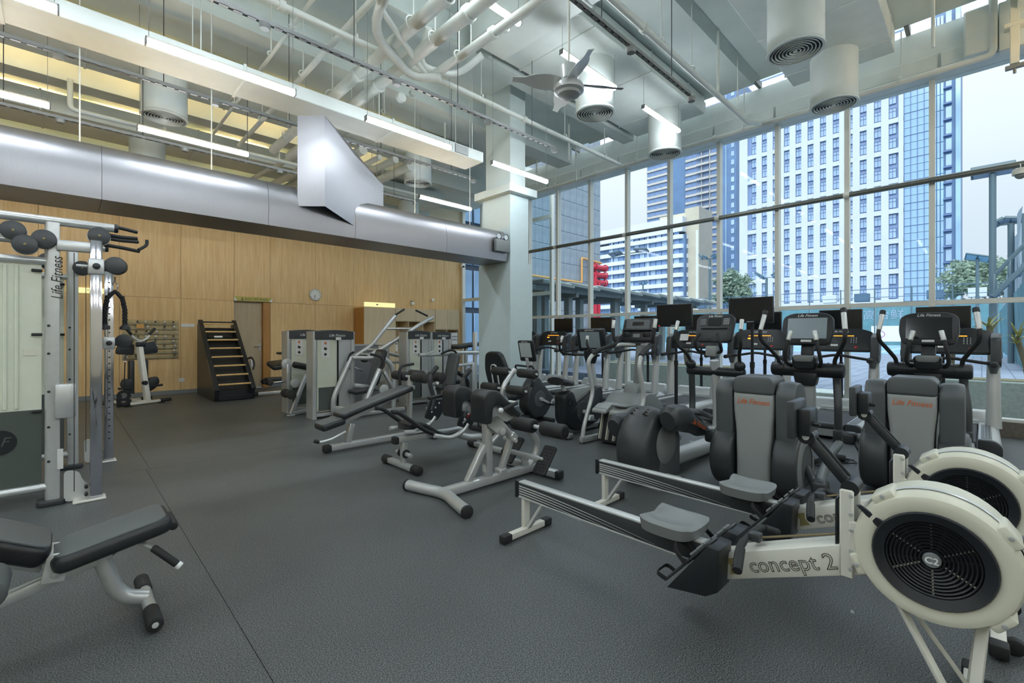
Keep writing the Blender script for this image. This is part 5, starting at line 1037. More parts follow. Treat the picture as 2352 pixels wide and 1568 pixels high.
B(MB().bar((3.2, 7.15, .04), (4.3, 7.15, .04), .07, .06, .012), 'base_tube', 'silver', cp); B(MB().roll((3.86, 7.05, .42), (3.86, 7.1, .42), .085, .01, 24), 'cam_disc', 'silver_paint', cp); B(MB().bar((3.4, 7.2, .52), (3.7, 7.2, .46), .07, .06), 'seat_beam', 'silver', cp)
# overhead lever machine
ov = thing('lever_pulldown', 'plate machine with two long silver lever arms reaching up over the weight towers', 'gym machine', (4.7, 8.4, 0))
for a, b, c, d in (((4.05, 8.05, .93), (4.55, 8.1, 1.16), (5.35, 8.15, 1.6), (5.62, 8.2, 1.72)), ((3.95, 8.35, .93), (4.35, 8.45, 1.13), (4.62, 8.5, 1.43), (4.95, 8.6, 1.74))): B(MB().tube([a, b, c, d], .042, 12, .15), 'lever_arm', 'silver', ov)
B(MB().roll((5.5, 8.2, 1.74), (5.25, 8.28, 1.86), .02, .005, 12), 'grip', 'black_rubber', ov); B(MB().roll((4.93, 8.6, 1.74), (5.15, 8.55, 1.89), .02, .005, 12), 'grip', 'black_rubber', ov)
for a, b in (((4.72, 8.5, 1.47), (5.15, 8.2, 1.47)), ((4.42, 8.45, 1.16), (4.5, 8.1, 1.14)), ((4.25, 8.4, 1.05), (4.35, 8.1, 1.05)), ((4.1, 8.36, .97), (4.15, 8.1, .96))): B(MB().cyl(a, b, .028, n=10), 'cross_rung', 'silver', ov)
B(MB().bar((4.60, 8.3, .02), (4.60, 8.3, 1.16), .08, .08, .012), 'post', 'silver', ov); B(MB().bar((4.1, 8.3, .04), (5.4, 8.3, .04), .08, .07, .012), 'base_tube', 'silver', ov); B(MB().tube([(4.6, 8.3, .98), (5.0, 8.3, .88), (5.3, 8.3, .86)], .035, 10, .1), 'side_tube', 'silver', ov); B(MB().bar((4.6, 8.3, .78), (5.3, 8.3, .80), .05, .05), 'side_tube', 'silver', ov)
B(MB().roll((4.0, 8.0, .9), (4.0, 8.1, .9), .07, .015), 'counter_roller', 'foam', ov)
B(MB().tube([(4.05, 8.1, .93), (4.35, 8.1, .62), (4.2, 8.1, .5), (4.5, 8.1, .3)], .005, 5), 'cable', 'black_rubber', ov); B(MB().rbox((4.45, 8.2, .55), (.12, .03, .24), .02, 2), 'pulley_plate', 'silver_paint', ov)
# seated row / shoulder machine in front of third and fourth towers
sr = thing('shoulder_press', 'shoulder machine with grey backrest and high silver bar beside the column', 'gym machine', (5.1, 6.95, 0))
B(pad(.30, .62, .09, .03, XM((5.12, 6.85, .70), ry=-(pi/2-.22)), .07), 'back_pad', 'vinyl_grey', sr); B(MB().bar((5.25, 6.85, .98), (5.08, 6.85, .1), .07, .06, .012), 'back_post', 'silver', sr); B(pad(.3, .36, .07, .028, XM((4.92, 6.85, .40), ry=-.05), .08), 'seat_pad', 'vinyl', sr); B(MB().bar((4.95, 6.85, .05), (4.93, 6.85, .37), .07, .07), 'seat_post', 'silver', sr)
B(MB().cyl((4.5, 6.98, .985), (5.3, 6.98, .985), .035, n=12), 'high_bar', 'silver', sr); B(MB().bar((4.62, 6.95, .99), (4.78, 6.9, 1.06), .03, .03), 'bar_hook', 'silver', sr); B(MB().tube([(4.95, 6.95, .99), (5.1, 6.9, 1.06), (5.2, 6.9, 1.06), (5.3, 6.93, .99)], .02, 8, .05), 'bar_grip', 'black_rubber', sr)
B(MB().bar((4.6, 6.9, .03), (5.55, 6.9, .03), .07, .06, .012), 'base_tube', 'silver', sr); B(MB().bar((4.95, 6.6, .03), (4.95, 7.2, .03), .06, .06, .012), 'base_cross', 'silver', sr)
B(MB().bar((4.72, 6.85, .42), (4.8, 6.85, .06), .05, .05), 'front_post', 'silver', sr); B(MB().tube([(4.7, 6.7, .5), (4.72, 6.9, .44), (4.7, 7.1, .5)], .03, 10, .06), 'foot_rest', 'silver', sr)
cr_ = thing('cable_row', 'silver cable row frame with black bent bar, half hidden behind the column', 'gym machine', (5.9, 7.2, 0))
B(MB().cyl((5.35, 7.1, 1.0), (6.3, 7.1, .98), .035, n=12), 'high_bar', 'light_metal', cr_); B(MB().bar((5.82, 7.1, .02), (5.82, 7.1, .78), .08, .08, .012), 'post', 'silver', cr_); B(MB().cyl((5.15, 7.1, .73), (5.84, 7.1, .77), .032, n=12), 'mid_bar', 'light_metal', cr_)
B(MB().bar((6.05, 7.3, .02), (6.05, 7.3, 1.4), .07, .07), 'post', 'light_metal', cr_); B(MB().roll((5.38, 7.08, .93), (5.38, 7.12, .93), .08, .01, 24), 'pulley', 'cream_plastic', cr_); B(MB().roll((5.36, 7.05, .60), (5.36, 7.09, .60), .08, .01, 24), 'pulley', 'cream_plastic', cr_)
B(MB().cyl((5.4, 7.1, .9), (5.42, 7.1, .78), .004, n=5), 'cable', 'black_rubber', cr_); B(MB().tube([(5.38, 7.0, .62), (5.5, 7.0, .55), (5.62, 7.0, .45), (5.62, 7.0, .3)], .04, 12, .1), 'bent_bar', 'black_rubber', cr_)
B(pad(.35, .5, .1, .035, XM((5.35, 7.35, .42)), .06), 'seat_pad', 'vinyl', cr_); B(MB().bar((5.2, 7.25, .03), (6.3, 7.25, .03), .07, .06), 'base_tube', 'silver', cr_); B(MB().bar((5.35, 7.35, .05), (5.35, 7.35, .38), .06, .06), 'seat_post', 'silver', cr_)
B(pad(.4, .7, .07, .03, XM((6.05, 7.6, 1.12), ry=-.1), .06), 'arm_pad', 'vinyl', cr_); B(MB().bar((6.05, 7.6, .02), (6.05, 7.6, 1.1), .06, .06), 'arm_post', 'silver', cr_)
# ------------------------------------------------------------------ decline bench
db = thing('decline_bench', 'long decline bench with black slanted pad in front of the chest press', 'bench', (2.8, 5.2, 0))
B(MB().bar((2.14, 5.2, .055), (3.45, 5.2, .055), .075, .07, .012), 'base_beam', 'silver', db); B(MB().rbox((2.13, 5.2, .052), (.09, .09, .085), .02, 2), 'beam_cap', 'black_rubber', db)
B(MB().bar((3.42, 4.96, .045), (3.42, 5.5, .045), .07, .06, .014), 'rear_foot_bar', 'silver', db)
for y in (4.95, 5.5): B(MB().roll((3.42, y-.05, .045), (3.42, y+.05, .045), .042, .012), 'foot_cap', 'black_rubber', db)
B(MB().bar((2.37, 5.2, .08), (2.42, 5.2, .30), .07, .07, .01), 'front_post', 'silver', db); B(MB().lathe([(0, .01), (.014, .008), (.016, 0)], (2.42, 5.16, .29), (0, -1, 0), 12), 'pivot', 'light_metal', db)
B(MB().bar((2.25, 5.2, .30), (3.28, 5.2, .665), .055, .05, .012), 'pad_beam', 'silver', db)
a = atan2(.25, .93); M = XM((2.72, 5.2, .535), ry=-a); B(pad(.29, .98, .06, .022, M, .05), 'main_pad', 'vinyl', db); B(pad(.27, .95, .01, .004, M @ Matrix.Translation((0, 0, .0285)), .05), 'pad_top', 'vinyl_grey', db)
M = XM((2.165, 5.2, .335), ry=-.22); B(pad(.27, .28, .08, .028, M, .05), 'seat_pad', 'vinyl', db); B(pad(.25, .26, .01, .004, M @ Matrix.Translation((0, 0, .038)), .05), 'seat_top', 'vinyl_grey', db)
B(MB().tube([(2.3, 5.1, .235), (2.12, 5.05, .185), (2.0, 5.05, .17), (1.93, 5.05, .195)], .014, 10, .04), 'lift_handle', 'light_metal', db); B(MB().roll((1.98, 5.05, .175), (1.93, 5.05, .197), .02, .005), 'handle_grip', 'black_rubber', db)
B(MB().bar((3.2, 5.2, .07), (3.22, 5.2, .80), .06, .05, .01), 'roller_post', 'silver', db); B(MB().bar((3.22, 5.2, .8), (3.47, 5.2, .79), .04, .04), 'roller_link', 'silver', db)
for x in (3.22, 3.47):
    B(MB().cyl((x, 4.85, .80), (x, 5.6, .80), .016, n=10), 'roller_axle', 'light_metal', db)
    for c in (5.45, 4.98): B(MB().roll((x, c-.15, .80), (x, c+.15, .80), .062, .016, 22), 'foam_roller', 'foam', db)
B(MB().tube([(3.15, 5.33, .62), (3.13, 5.33, .88), (3.17, 5.33, .94), (3.35, 5.33, .955)], .018, 10, .05), 'assist_handle', 'black_rubber', db)
# ------------------------------------------------------------------ abdominal machine with side fins
am = thing('abdominal_bench', 'plate-loaded abdominal bench with black side fins and curved handles between the other benches', 'bench', (2.95, 4.03, 0))
B(MB().bar((2.42, 3.80, .045), (2.42, 4.36, .045), .065, .055, .012), 'front_foot_bar', 'silver', am)
for y in (3.80, 4.36): B(MB().roll((2.42, y-.06, .045), (2.42, y+.06, .045), .045, .014), 'foot_cap', 'black_rubber', am)
B(MB().bar((3.51, 3.70, .045), (3.51, 4.26, .045), .065, .055, .012), 'rear_foot_bar', 'silver', am)
for y in (3.68, 4.28): B(MB().roll((3.51, y-.06, .045), (3.51, y+.06, .045), .045, .014), 'foot_cap', 'black_rubber', am)
B(MB().bar((2.43, 4.05, .07), (2.43, 4.05, .29), .06, .06, .01), 'front_post', 'silver', am); B(MB().bar((2.34, 4.05, .305), (3.15, 4.0, .31), .07, .06, .012), 'main_beam', 'silver', am); B(MB().rbox((2.335, 4.05, .303), (.05, .085, .075), .014, 2), 'beam_cap', 'black_rubber', am)
B(MB().tube([(3.0, 4.0, .30), (3.2, 4.0, .20), (3.42, 4.0, .19), (3.51, 4.0, .07)], .036, 12, .1), 'rear_tube', 'silver', am)
for y, z in ((4.18, .40), (3.9, .40)): B(MB().roll((2.35, y, z), (2.48, y, z-.01), .024, .006, 14), 'plate_peg', 'silver', am)
for s_ in (-1, 1): B(MB().roll((2.43, 4.05+s_*.03, .16), (2.43, 4.05+s_*.14, .155), .022, .006, 14), 'plate_peg', 'silver', am); B(MB().ring((2.43, 4.05+s_*.04, .16), (0, s_, 0), .022, .042, .012, 18), 'peg_collar', 'black_rubber', am)
b = MB(); n_ = 10; P = [(2.42+.066*i, .43-.012*i+.04*sin(i*.75)-.0006*i*i) for i in range(n_+1)]
b.prism([(x, z+.03) for x, z in P] + [(x, z-.03) for x, z in P[::-1]], 'y', 3.92, 4.16, .018, 2); B(b, 'seat_pad', 'vinyl', am)
for s_, yy in ((1, 4.33), (-1, 3.74)):
    B(MB().tube([(2.62, yy-.05*s_, .345), (2.80, yy, .30), (2.95, yy, .36), (3.0, yy, .42)], .024, 12, .1), 'swing_tube', 'silver', am)
    B(MB().prism(R2([(2.86, .42), (2.93, .62), (3.14, .61), (3.12, .48), (3.02, .36)], 6, .06, [.03, .03, .04, .08, .06]), 'y', yy-.012, yy+.012, .004, 1), 'fin_plate', 'black_plastic', am)
    B(MB().tube([(2.95, yy, .5), (2.99, yy, .62), (2.93, yy, .80), (2.95, yy, .92), (3.02, yy, .97)], [.026, .026, .026, .022, .022], 12, .08), 'swing_arm', 'charcoal', am)
    B(MB().roll((2.945, yy, .90), (3.035, yy, .985), .026, .008, 14), 'arm_grip', 'black_rubber', am)
    for k in range(3): B(MB().lathe([(0, .004), (.01, .003), (.011, 0)], (2.95+.05*k, yy-.012, .48+.045*k), (0, -1, 0), 10), 'bolt', 'light_metal', am)
    B(MB().tube([(2.20, yy-.14*s_, .62), (2.27, yy-.14*s_, .61), (2.55, yy-.12*s_, .40), (2.66, yy-.1*s_, .345)], .021, 12, .06), 'front_grip', 'black_rubber', am)
text('Abs', .042, 'ink_white', am, frame((2.945-2.95, 3.7265-4.03, .455), (.72, 0, .69), (-.69, 0, .72)), 'fin_lettering', shear=.2); text('Bench', .042, 'ink_red', am, frame((3.02-2.95, 3.7265-4.03, .525), (.72, 0, .69), (-.69, 0, .72)), 'fin_lettering', shear=.2)
B(MB().tube([(3.52, 4.0, .07), (3.80, 4.0, .25), (3.90, 4.0, .42), (3.74, 4.0, .62), (3.76, 4.0, .74), (3.95, 4.0, .92)], .033, 12, .12), 'roller_post', 'silver', am)
for x, z in ((3.94, .885), (3.76, .70)):
    B(MB().cyl((x, 3.62, z), (x, 4.4, z), .014, n=10), 'roller_axle', 'light_metal', am)
    for c in (4.24, 3.78): B(MB().roll((x, c-.14, z), (x, c+.14, z), .055, .014, 22), 'foam_roller', 'foam', am)
B(pad(.3, .36, .07, .028, XM((3.72, 4.0, .33), ry=.2), .05), 'thigh_pad', 'vinyl', am)
# ------------------------------------------------------------------ back extension
be = thing('back_extension', 'silver back extension bench with two black hip pads, rollers and ribbed foot plates', 'bench', (2.7, 3.08, 0))
B(MB().tube([(2.13, 3.47, .045), (2.17, 3.30, .045), (2.24, 3.08, .045), (2.17, 2.86, .045), (2.12, 2.66, .045)], .046, 14, .15, flat=1.0), 'front_foot_bar', 'silver', be)
for y, x, s_ in ((3.47, 2.13, 1), (2.66, 2.12, -1)): B(MB().roll((x, y, .045), (x-.008, y+s_*.03, .045), .05, .012), 'foot_cap', 'black_rubber', be)
B(MB().bar((2.22, 3.08, .055), (3.32, 3.08, .055), .08, .075, .016), 'base_beam', 'silver', be); B(MB().bar((3.29, 2.76, .045), (3.29, 3.42, .045), .08, .07, .016), 'rear_foot_bar', 'silver', be)
for y, s_ in ((2.76, -1), (3.42, 1)): B(MB().rbox((3.29, y+s_*.015, .045), (.09, .05, .08), .015, 2), 'foot_cap', 'black_rubber', be)
B(MB().bar((2.70, 3.08, .08), (2.69, 3.08, .56), .075, .07, .012, up=(0, 1, 0)), 'post', 'silver', be); B(MB().bar((2.47, 3.08, .08), (2.66, 3.08, .37), .06, .06, .01), 'strut', 'silver', be)
B(MB().rbox((2.662, 3.08, .2), (.004, .04, .14), .001, 1), 'warning_label', 'label_white', be)
B(MB().bar((2.85, 3.08, .08), (3.0, 3.08, .40), .06, .05, .01), 'rear_strut', 'silver', be); B(MB().rbox((2.86, 3.08, .10), (.09, .09, .06), .01, 1), 'strut_clevis', 'silver', be); B(MB().rbox((3.0, 3.08, .395), (.09, .085, .07), .01, 1, None, (0, .7, 0)), 'slide_clamp', 'silver', be)
B(MB().cyl((2.98, 3.0, .37), (2.98, 3.16, .37), .02, n=12), 'clamp_pin', 'light_metal', be)
for y in (3.02, 3.14): B(MB().prism([(2.62, .66), (2.70, .70), (2.86, .52), (2.86, .46), (2.80, .44), (2.66, .54)] , 'y', y-.006, y+.006), 'ratchet_plate', 'light_metal', be)
for k in range(5): B(MB().prism([(2.66+.034*k, .60-.036*k), (2.69+.034*k, .60-.036*k), (2.67+.034*k, .63-.036*k)], 'y', 3.06, 3.10), 'ratchet_tooth', 'mid_grey', be)
B(MB().roll((2.80, 2.98, .48), (2.80, 3.18, .48), .032, .006, 18), 'pivot_boss', 'light_metal', be)
B(MB().cyl((2.68, 3.08, .70), (3.0, 3.08, .40), .03, n=14), 'slide_tube', 'silver', be)
for yc in (2.885, 3.285):
    b = MB(); b.prism(R2([(2.42, .62), (2.41, .85), (2.47, .895), (2.57, .885), (2.63, .83), (2.84, .665), (2.81, .625), (2.58, .77), (2.51, .75), (2.50, .62)], 4, .03), 'y', yc-.095, yc+.095, .025, 3); B(b, 'hip_pad', 'vinyl', be)
    B(MB().prism([(2.50, .66), (2.52, .76), (2.58, .78), (2.80, .62), (2.72, .6), (2.62, .66)], 'y', yc-.03, yc+.03), 'pad_bracket', 'silver', be)
B(MB().bar((2.62, 2.885, .68), (2.62, 3.285, .68), .05, .05, .01), 'pad_crossbar', 'silver', be)
h_ = B(MB().roll((2.72, 2.73, .775), (2.52, 2.70, .74), .016, .004, 14), 'side_grip', 'black_rubber', be); B(MB().sphere((2.505, 2.698, .738), .024, 12, 8), 'grip_ball', 'light_metal', h_); B(MB().cyl((2.72, 2.73, .775), (2.72, 2.82, .775), .014, n=10), 'grip_stem', 'light_metal', h_)
h_ = B(MB().roll((2.5, 3.42, .80), (2.3, 3.42, .785), .017, .004, 14), 'side_grip', 'black_rubber', be); B(MB().cyl((2.5, 3.42, .80), (2.56, 3.36, .80), .014, n=10), 'grip_stem', 'light_metal', h_)
B(MB().tube([(3.20, 3.08, .06), (3.33, 3.08, .16), (3.35, 3.08, .30), (3.20, 3.08, .46)], .036, 12, .12), 'roller_arm', 'silver', be); B(MB().cyl((3.2, 2.62, .475), (3.2, 3.24, .475), .02, n=12), 'roller_axle', 'light_metal', be)
for a, c in ((2.60, 2.87), (2.98, 3.25)):
    r_ = B(MB().roll((3.2, a, .475), (3.2, c, .475), .068, .018, 24), 'foam_roller', 'foam', be); B(MB().ring((3.2, a+(0 if a < 2.8 else .0)-.002, .475), (0, -1, 0), .02, .045, .004, 20), 'end_disc', 'black_plastic', r_)
for yc, x0, z0, x1, z1 in ((2.79, 3.06, .10, 3.22, .30), (3.24, 3.09, .12, 3.25, .30)):
    A = atan2(z1-z0, x1-x0); M = XM(((x0+x1)/2, yc, (z0+z1)/2), ry=-A); f_ = B(pad(.15, .29, .03, .01, M, .03), 'foot_plate', 'black_rubber', be)
    b = MB()
    for i in range(8):
        for j in range(4): b.rbox((-.105+.03*i, -.045+.03*j, .016), (.018, .018, .008), .003, 1, M)
    q = B(b, 'tread_studs', 'black_rubber', f_); q.parent = f_; q['kind'] = 'stuff'
B(MB().bar((3.14, 2.80, .2), (3.14, 3.24, .2), .045, .045, .01), 'foot_plate_bar', 'silver', be); B(MB().bar((3.14, 3.08, .2), (3.2, 3.08, .07), .05, .05, .01), 'plate_post', 'silver', be)
# ------------------------------------------------------------------ recumbent bike
rb = thing('recumbent_bike', 'recumbent exercise bike with tall black seat back and pale screen in front of the column', 'exercise bike', (4.95, 4.85, 0))
hs = R2([(.0, .22), (.03, .48), (.12, .62), (.24, .735), (.36, .60), (.62, .36), (.60, .28), (.40, .06), (.16, .06)], 6, .09)
puff(hs, 'y', -.105, .105, .12, .5).build('housing', 'charcoal', rb, 60); MB().lathe([(0, .012), (.12, .01), (.13, 0)], (.28, -.10, .36), (0, -1, 0), 28).build('crank_cover', 'grey_plastic', rb)
MB().bar((.28, -.135, .36), (.46, -.135, .28), .02, .035, .006).build('crank_arm', 'light_metal', rb); MB().cyl((.28, -.1, .36), (.28, -.15, .36), .028, n=16).build('crank_boss', 'light_metal', rb)
p_ = MB().rbox((.48, -.20, .27), (.12, .1, .03), .01, 2).build('pedal', 'black_plastic', rb); MB().tube([(.43, -.2, .28), (.46, -.2, .34), (.51, -.2, .33), (.53, -.2, .28)], .02, 6, .03, flat=.3).build('pedal_strap', 'light_metal', p_)
MB().rbox((.12, -.095, .6), (.07, .03, .09), .008, 1, None, (0, .4, 0)).build('vent_panel', 'black_plastic', rb)
MB().bar((-.85, 0, .1), (.3, 0, .08), .12, .09, .02).build('base_beam', 'charcoal', rb); MB().bar((-.8, -.28, .04), (-.8, .28, .04), .08, .07, .02).build('rear_foot', 'charcoal', rb); MB().roll((.38, -.3, .04), (.38, .3, .04), .035, .01).build('front_foot', 'black_rubber', rb)
MB().bar((-.55, 0, .12), (-.35, 0, .36), .1, .12, .02).build('seat_post', 'charcoal', rb)
pad(.44, .42, .11, .045, XM((-.32, 0, .46), ry=-.08), .12).build('seat', 'black_plastic', rb); MB().rbox((-.38, 0, .385), (.3, .3, .06), .02, 2).build('seat_pan', 'silver', rb)
MB().prism(R2([(-.2, .0), (.2, .0), (.235, .25), (.16, .52), (-.16, .52), (-.235, .25)], 6, .1), 'z', -.04, .04, .025, 3).build('backrest', 'black_plastic', rb, 40, XM((-.47, 0, .60)) @ Matrix.Rotation(-.22, 4, 'Y') @ Matrix.Rotation(pi/2, 4, 'Y') @ Matrix.Rotation(pi/2, 4, 'Z') @ Matrix.Rotation(0, 4, 'X'))
MB().tube([(-.53, -.07, .58), (-.60, -.07, .92), (-.60, .05, .92), (-.53, .05, .58)], .012, 8, .07).build('back_hoop', 'light_metal', rb)
for s_ in (-1, 1): MB().tube([(-.4, s_*.2, .45), (-.36, s_*.3, .5), (-.2, s_*.3, .62)], .016, 10, .06).build('seat_handle', 'charcoal', rb)
MB().bar((.2, 0, .7), (.12, 0, .98), .07, .07, .015).build('console_mast', 'silver_paint', rb)
for s_ in (-1, 1): MB().tube([(.12, s_*.03, .86), (.02, s_*.18, .88), (.06, s_*.2, .8), (.14, s_*.05, .78)], .016, 10, .05).build('front_handle', 'black_rubber', rb)
M = XM((.1, 0, 1.1)) @ Matrix.Rotation(-.22, 4, 'Y')
c_ = MB().rbox((.0, 0, 0), (.06, .32, .33), .028, 3, M).build('console', 'black_plastic', rb); MB().rbox((-.032, 0, .02), (.004, .235, .225), .002, 1, M).build('screen', 'screen_pale', c_); MB().rbox((-.032, 0, -.115), (.004, .07, .025), .001, 1, M).build('sticker', 'label_white', c_); text('Life Fitness', .03, 'ink_white', c_, M @ frame((-.031, 0, .147), (0, -1, 0), (0, 0, 1)), 'console_lettering', shear=.3)
# ------------------------------------------------------------------ upright bike
ub = thing('upright_bike', 'upright exercise bike with dark housing, round emblem and saddle beside the stair climber', 'exercise bike', (5.0, 3.92, 0))
hs = R2([(-.30, .18), (-.31, .54), (-.24, .60), (-.14, .60), (-.06, .40), (.20, .50), (.48, .62), (.58, .60), (.60, .20), (.44, .10), (.10, .04), (-.10, .05)], 6, .08)
puff(hs, 'y', -.095, .095, .10, .5).build('housing', 'black_plastic', ub, 60); MB().prism(R2([(-.14, .60), (.40, .62), (.24, .50), (-.05, .40)], 4, .04), 'y', -.05, .05, .01).build('step_through_cover', 'light_grey', ub)
MB().lathe([(0, .012), (.14, .01), (.15, 0)], (.10, -.09, .29), (0, -1, 0), 30).build('crank_cover', 'charcoal', ub); MB().cyl((.1, -.09, .29), (.1, -.14, .29), .028, n=16).build('crank_boss', 'light_metal', ub); MB().bar((.10, -.125, .29), (.14, -.125, .18), .02, .03, .006).build('crank_arm', 'light_metal', ub)
p_ = MB().rbox((.15, -.19, .17), (.16, .1, .03), .012, 2).build('pedal', 'black_plastic', ub); MB().prism(R2([(.08, .18), (.2, .18), (.19, .25), (.12, .25)], 4, .02), 'y', -.21, -.16, .006).build('pedal_strap', 'light_metal', p_)
e_ = MB().ring((-.19, -.092, .44), (0, -1, 0), .042, .05, .003, 24).build('round_emblem', 'ink_white', ub); text('LF', .05, 'ink_white', e_, frame((-.19, -.0935, .44), (1, 0, 0), (0, 0, 1)), 'emblem_lettering', shear=.3)
text('Life Fitness', .075, 'ink_red', ub, frame((.40, -.092, .50), (.97, 0, .15), (-.15, 0, .97)), 'housing_lettering', shear=.3)
MB().cyl((-.20, 0, .58), (-.23, 0, .69), .03, n=14).build('seat_post', 'light_metal', ub)
b = MB(); vs = []; n_ = 12
for i in range(n_+1):
    t = i/n_; x = -.38+.36*t; w = .115*(1-t)**.8+.035; z = .715+.03*cos(t*3.0)-.01; h = .035+.02*(1-t)
    for k in range(10): a = 2*pi*k/10; vs.append((x, w*cos(a), z+h*sin(a)))
b.add(vs, [(i*10+k, i*10+(k+1) % 10, (i+1)*10+(k+1) % 10, (i+1)*10+k) for i in range(n_) for k in range(10)]+[tuple(range(9, -1, -1)), tuple(n_*10+k for k in range(10))]); b.build('saddle', 'vinyl', ub)
MB().bar((-.36, -.25, .045), (-.36, .25, .045), .12, .07, .025, seg=3).build('rear_foot', 'mid_grey', ub); MB().roll((.55, -.27, .04), (.55, .27, .04), .035, .01).build('front_foot', 'black_rubber', ub); MB().bar((-.36, 0, .06), (.55, 0, .05), .1, .06).build('base_beam', 'mid_grey', ub)
MB().bar((.48, 0, .58), (.40, 0, 1.0), .085, .075, .02).build('mast', 'silver_paint', ub); MB().lathe([(0, -.08), (.07, -.08), (.1, .02), (.1, .1), (0, .12)], (.40, 0, 1.02), n=20).build('mast_collar', 'black_plastic', ub)
for s_ in (-1, 1):
    MB().tube([(.36, s_*.05, 1.06), (.26, s_*.26, 1.06), (.05, s_*.27, 1.09), (-.02, s_*.24, 1.22), (.02, s_*.22, 1.3)], .018, 10, .08).build('handlebar', 'black_rubber', ub); MB().roll((.0, s_*.23, 1.24), (.03, s_*.215, 1.33), .021, .004, 12).build('pulse_grip', 'light_metal', ub)
M = XM((.42, 0, 1.27)) @ Matrix.Rotation(-.2, 4, 'Y')
c_ = MB().rbox((0, 0, 0), (.07, .48, .34), .03, 3, M).build('console', 'black_plastic', ub); MB().rbox((-.037, 0, .01), (.004, .34, .235), .002, 1, M).build('screen', 'screen_grey', c_); MB().rbox((-.037, .0, -.14), (.004, .1, .025), .001, 1, M).build('sticker', 'label_white', c_); text('Life Fitness', .035, 'ink_white', c_, M @ frame((-.036, 0, .15), (0, -1, 0), (0, 0, 1)), 'console_lettering', shear=.3)
# ------------------------------------------------------------------ stair climber
sc_ = thing('stair_climber', 'grey stair climber with two steps, bent side rails and dark console', 'gym machine', (4.9, 3.1, 0))
for s_ in (-1, 1):
    MB().bar((-.34, s_*.36, .05), (.25, s_*.3, .05), .06, .07, .012).build('base_rail', 'light_grey', sc_); MB().lathe([(0, 0), (.035, 0), (.02, .02), (0, .02)], (-.32, s_*.36, 0), n=12).build('level_foot', 'black_rubber', sc_)
    MB().tube([(-.30, s_*.36, .08), (-.28, s_*.36, .2), (-.08, s_*.36, .62), (-.16, s_*.36, .86), (-.20, s_*.36, 1.02), (-.08, s_*.33, 1.13), (.30, s_*.24, 1.22), (.42, s_*.05, 1.22)], .026, 12, .1).build('side_rail', 'silver_paint', sc_)
    MB().tube([(-.13, s_*.345, 1.10), (-.02, s_*.32, 1.15), (.30, s_*.24, 1.225)], .032, 12, .06).build('rail_grip', 'black_rubber', sc_)
    MB().tube([(.38, s_*.2, 1.2), (.28, s_*.27, 1.24), (.26, s_*.29, 1.36), (.30, s_*.30, 1.56)], .021, 10, .07).build('arm_handle', 'black_rubber', sc_); MB().roll((.275, s_*.295, 1.43), (.297, s_*.3, 1.54), .024, .004, 12).build('pulse_grip', 'light_metal', sc_)
MB().prism(R2([(-.12, .03), (-.02, .48), (.16, .62), (.34, .62), (.62, .44), (.72, .03)], 6, .1, [.02, .05, .12, .12, .12, .02]), 'y', -.25, .25, .04, 3).build('housing', 'mid_grey', sc_)
MB().prism(R2([(.15, .5), (.22, .72), (.34, .74), (.52, .5)], 6, .08), 'y', -.1, .1, .03, 3).build('mast_cover', 'mid_grey', sc_)
for s_ in (-1, 1):
    MB().prism(R2([(-.16, .44), (-.30, .40), (-.30, .44), (-.17, .50), (.05, .50), (.05, .46)], 3, .015), 'y', s_*.125-.10, s_*.125+.10, .006).build('step', 'light_grey', sc_); MB().rbox((-.12, s_*.125, .475-.03*s_), (.3, .19, .02), .006, 1, None, (0, .05, 0)).build('step_tread', 'mid_grey', sc_)
for k in range(5):
    y = -.20+.1*k; MB().bar((-.155, y, .06), (-.06, y, .42), .085, .012, .003, up=(0, 1, 0)).build('slat_panel', 'cream_plastic', sc_)
MB().bar((-.145, 0, .04), (-.05, 0, .44), .012, .50, .003, up=(1, 0, 0)).build('slat_backing', 'black_plastic', sc_) if False else MB().prism([(-.15, .03), (-.14, .03), (-.045, .43), (-.055, .43)], 'y', -.25, .25).build('slat_backing', 'black_plastic', sc_)
MB().bar((.38, 0, .65), (.46, 0, 1.2), .09, .1, .02).build('mast', 'mid_grey', sc_)
M = XM((.42, 0, 1.40)) @ Matrix.Rotation(.28, 4, 'Y')
c_ = MB().rbox((0, 0, 0), (.08, .46, .32), .03, 3, M).build('console', 'black_plastic', sc_); MB().rbox((-.043, 0, .07), (.006, .34, .12), .004, 1, M).build('upper_panel', 'grey_plastic', c_); MB().rbox((-.047, 0, .08), (.004, .16, .05), .002, 1, M).build('display', 'screen', c_); MB().rbox((-.06, 0, -.01), (.05, .4, .02), .006, 1, M).build('reading_ledge', 'black_plastic', c_)
for s_ in (-1, 1): MB().lathe([(0, .006), (.05, .004), (.055, 0)], M @ Vector((-.042, s_*.14, -.08)), (-1, 0, -.1), 20).build('cup_well', 'black_plastic', c_)
MB().rbox((-.045, 0, -.08), (.004, .1, .05), .002, 1, M).build('key_pad', 'mid_grey', c_)
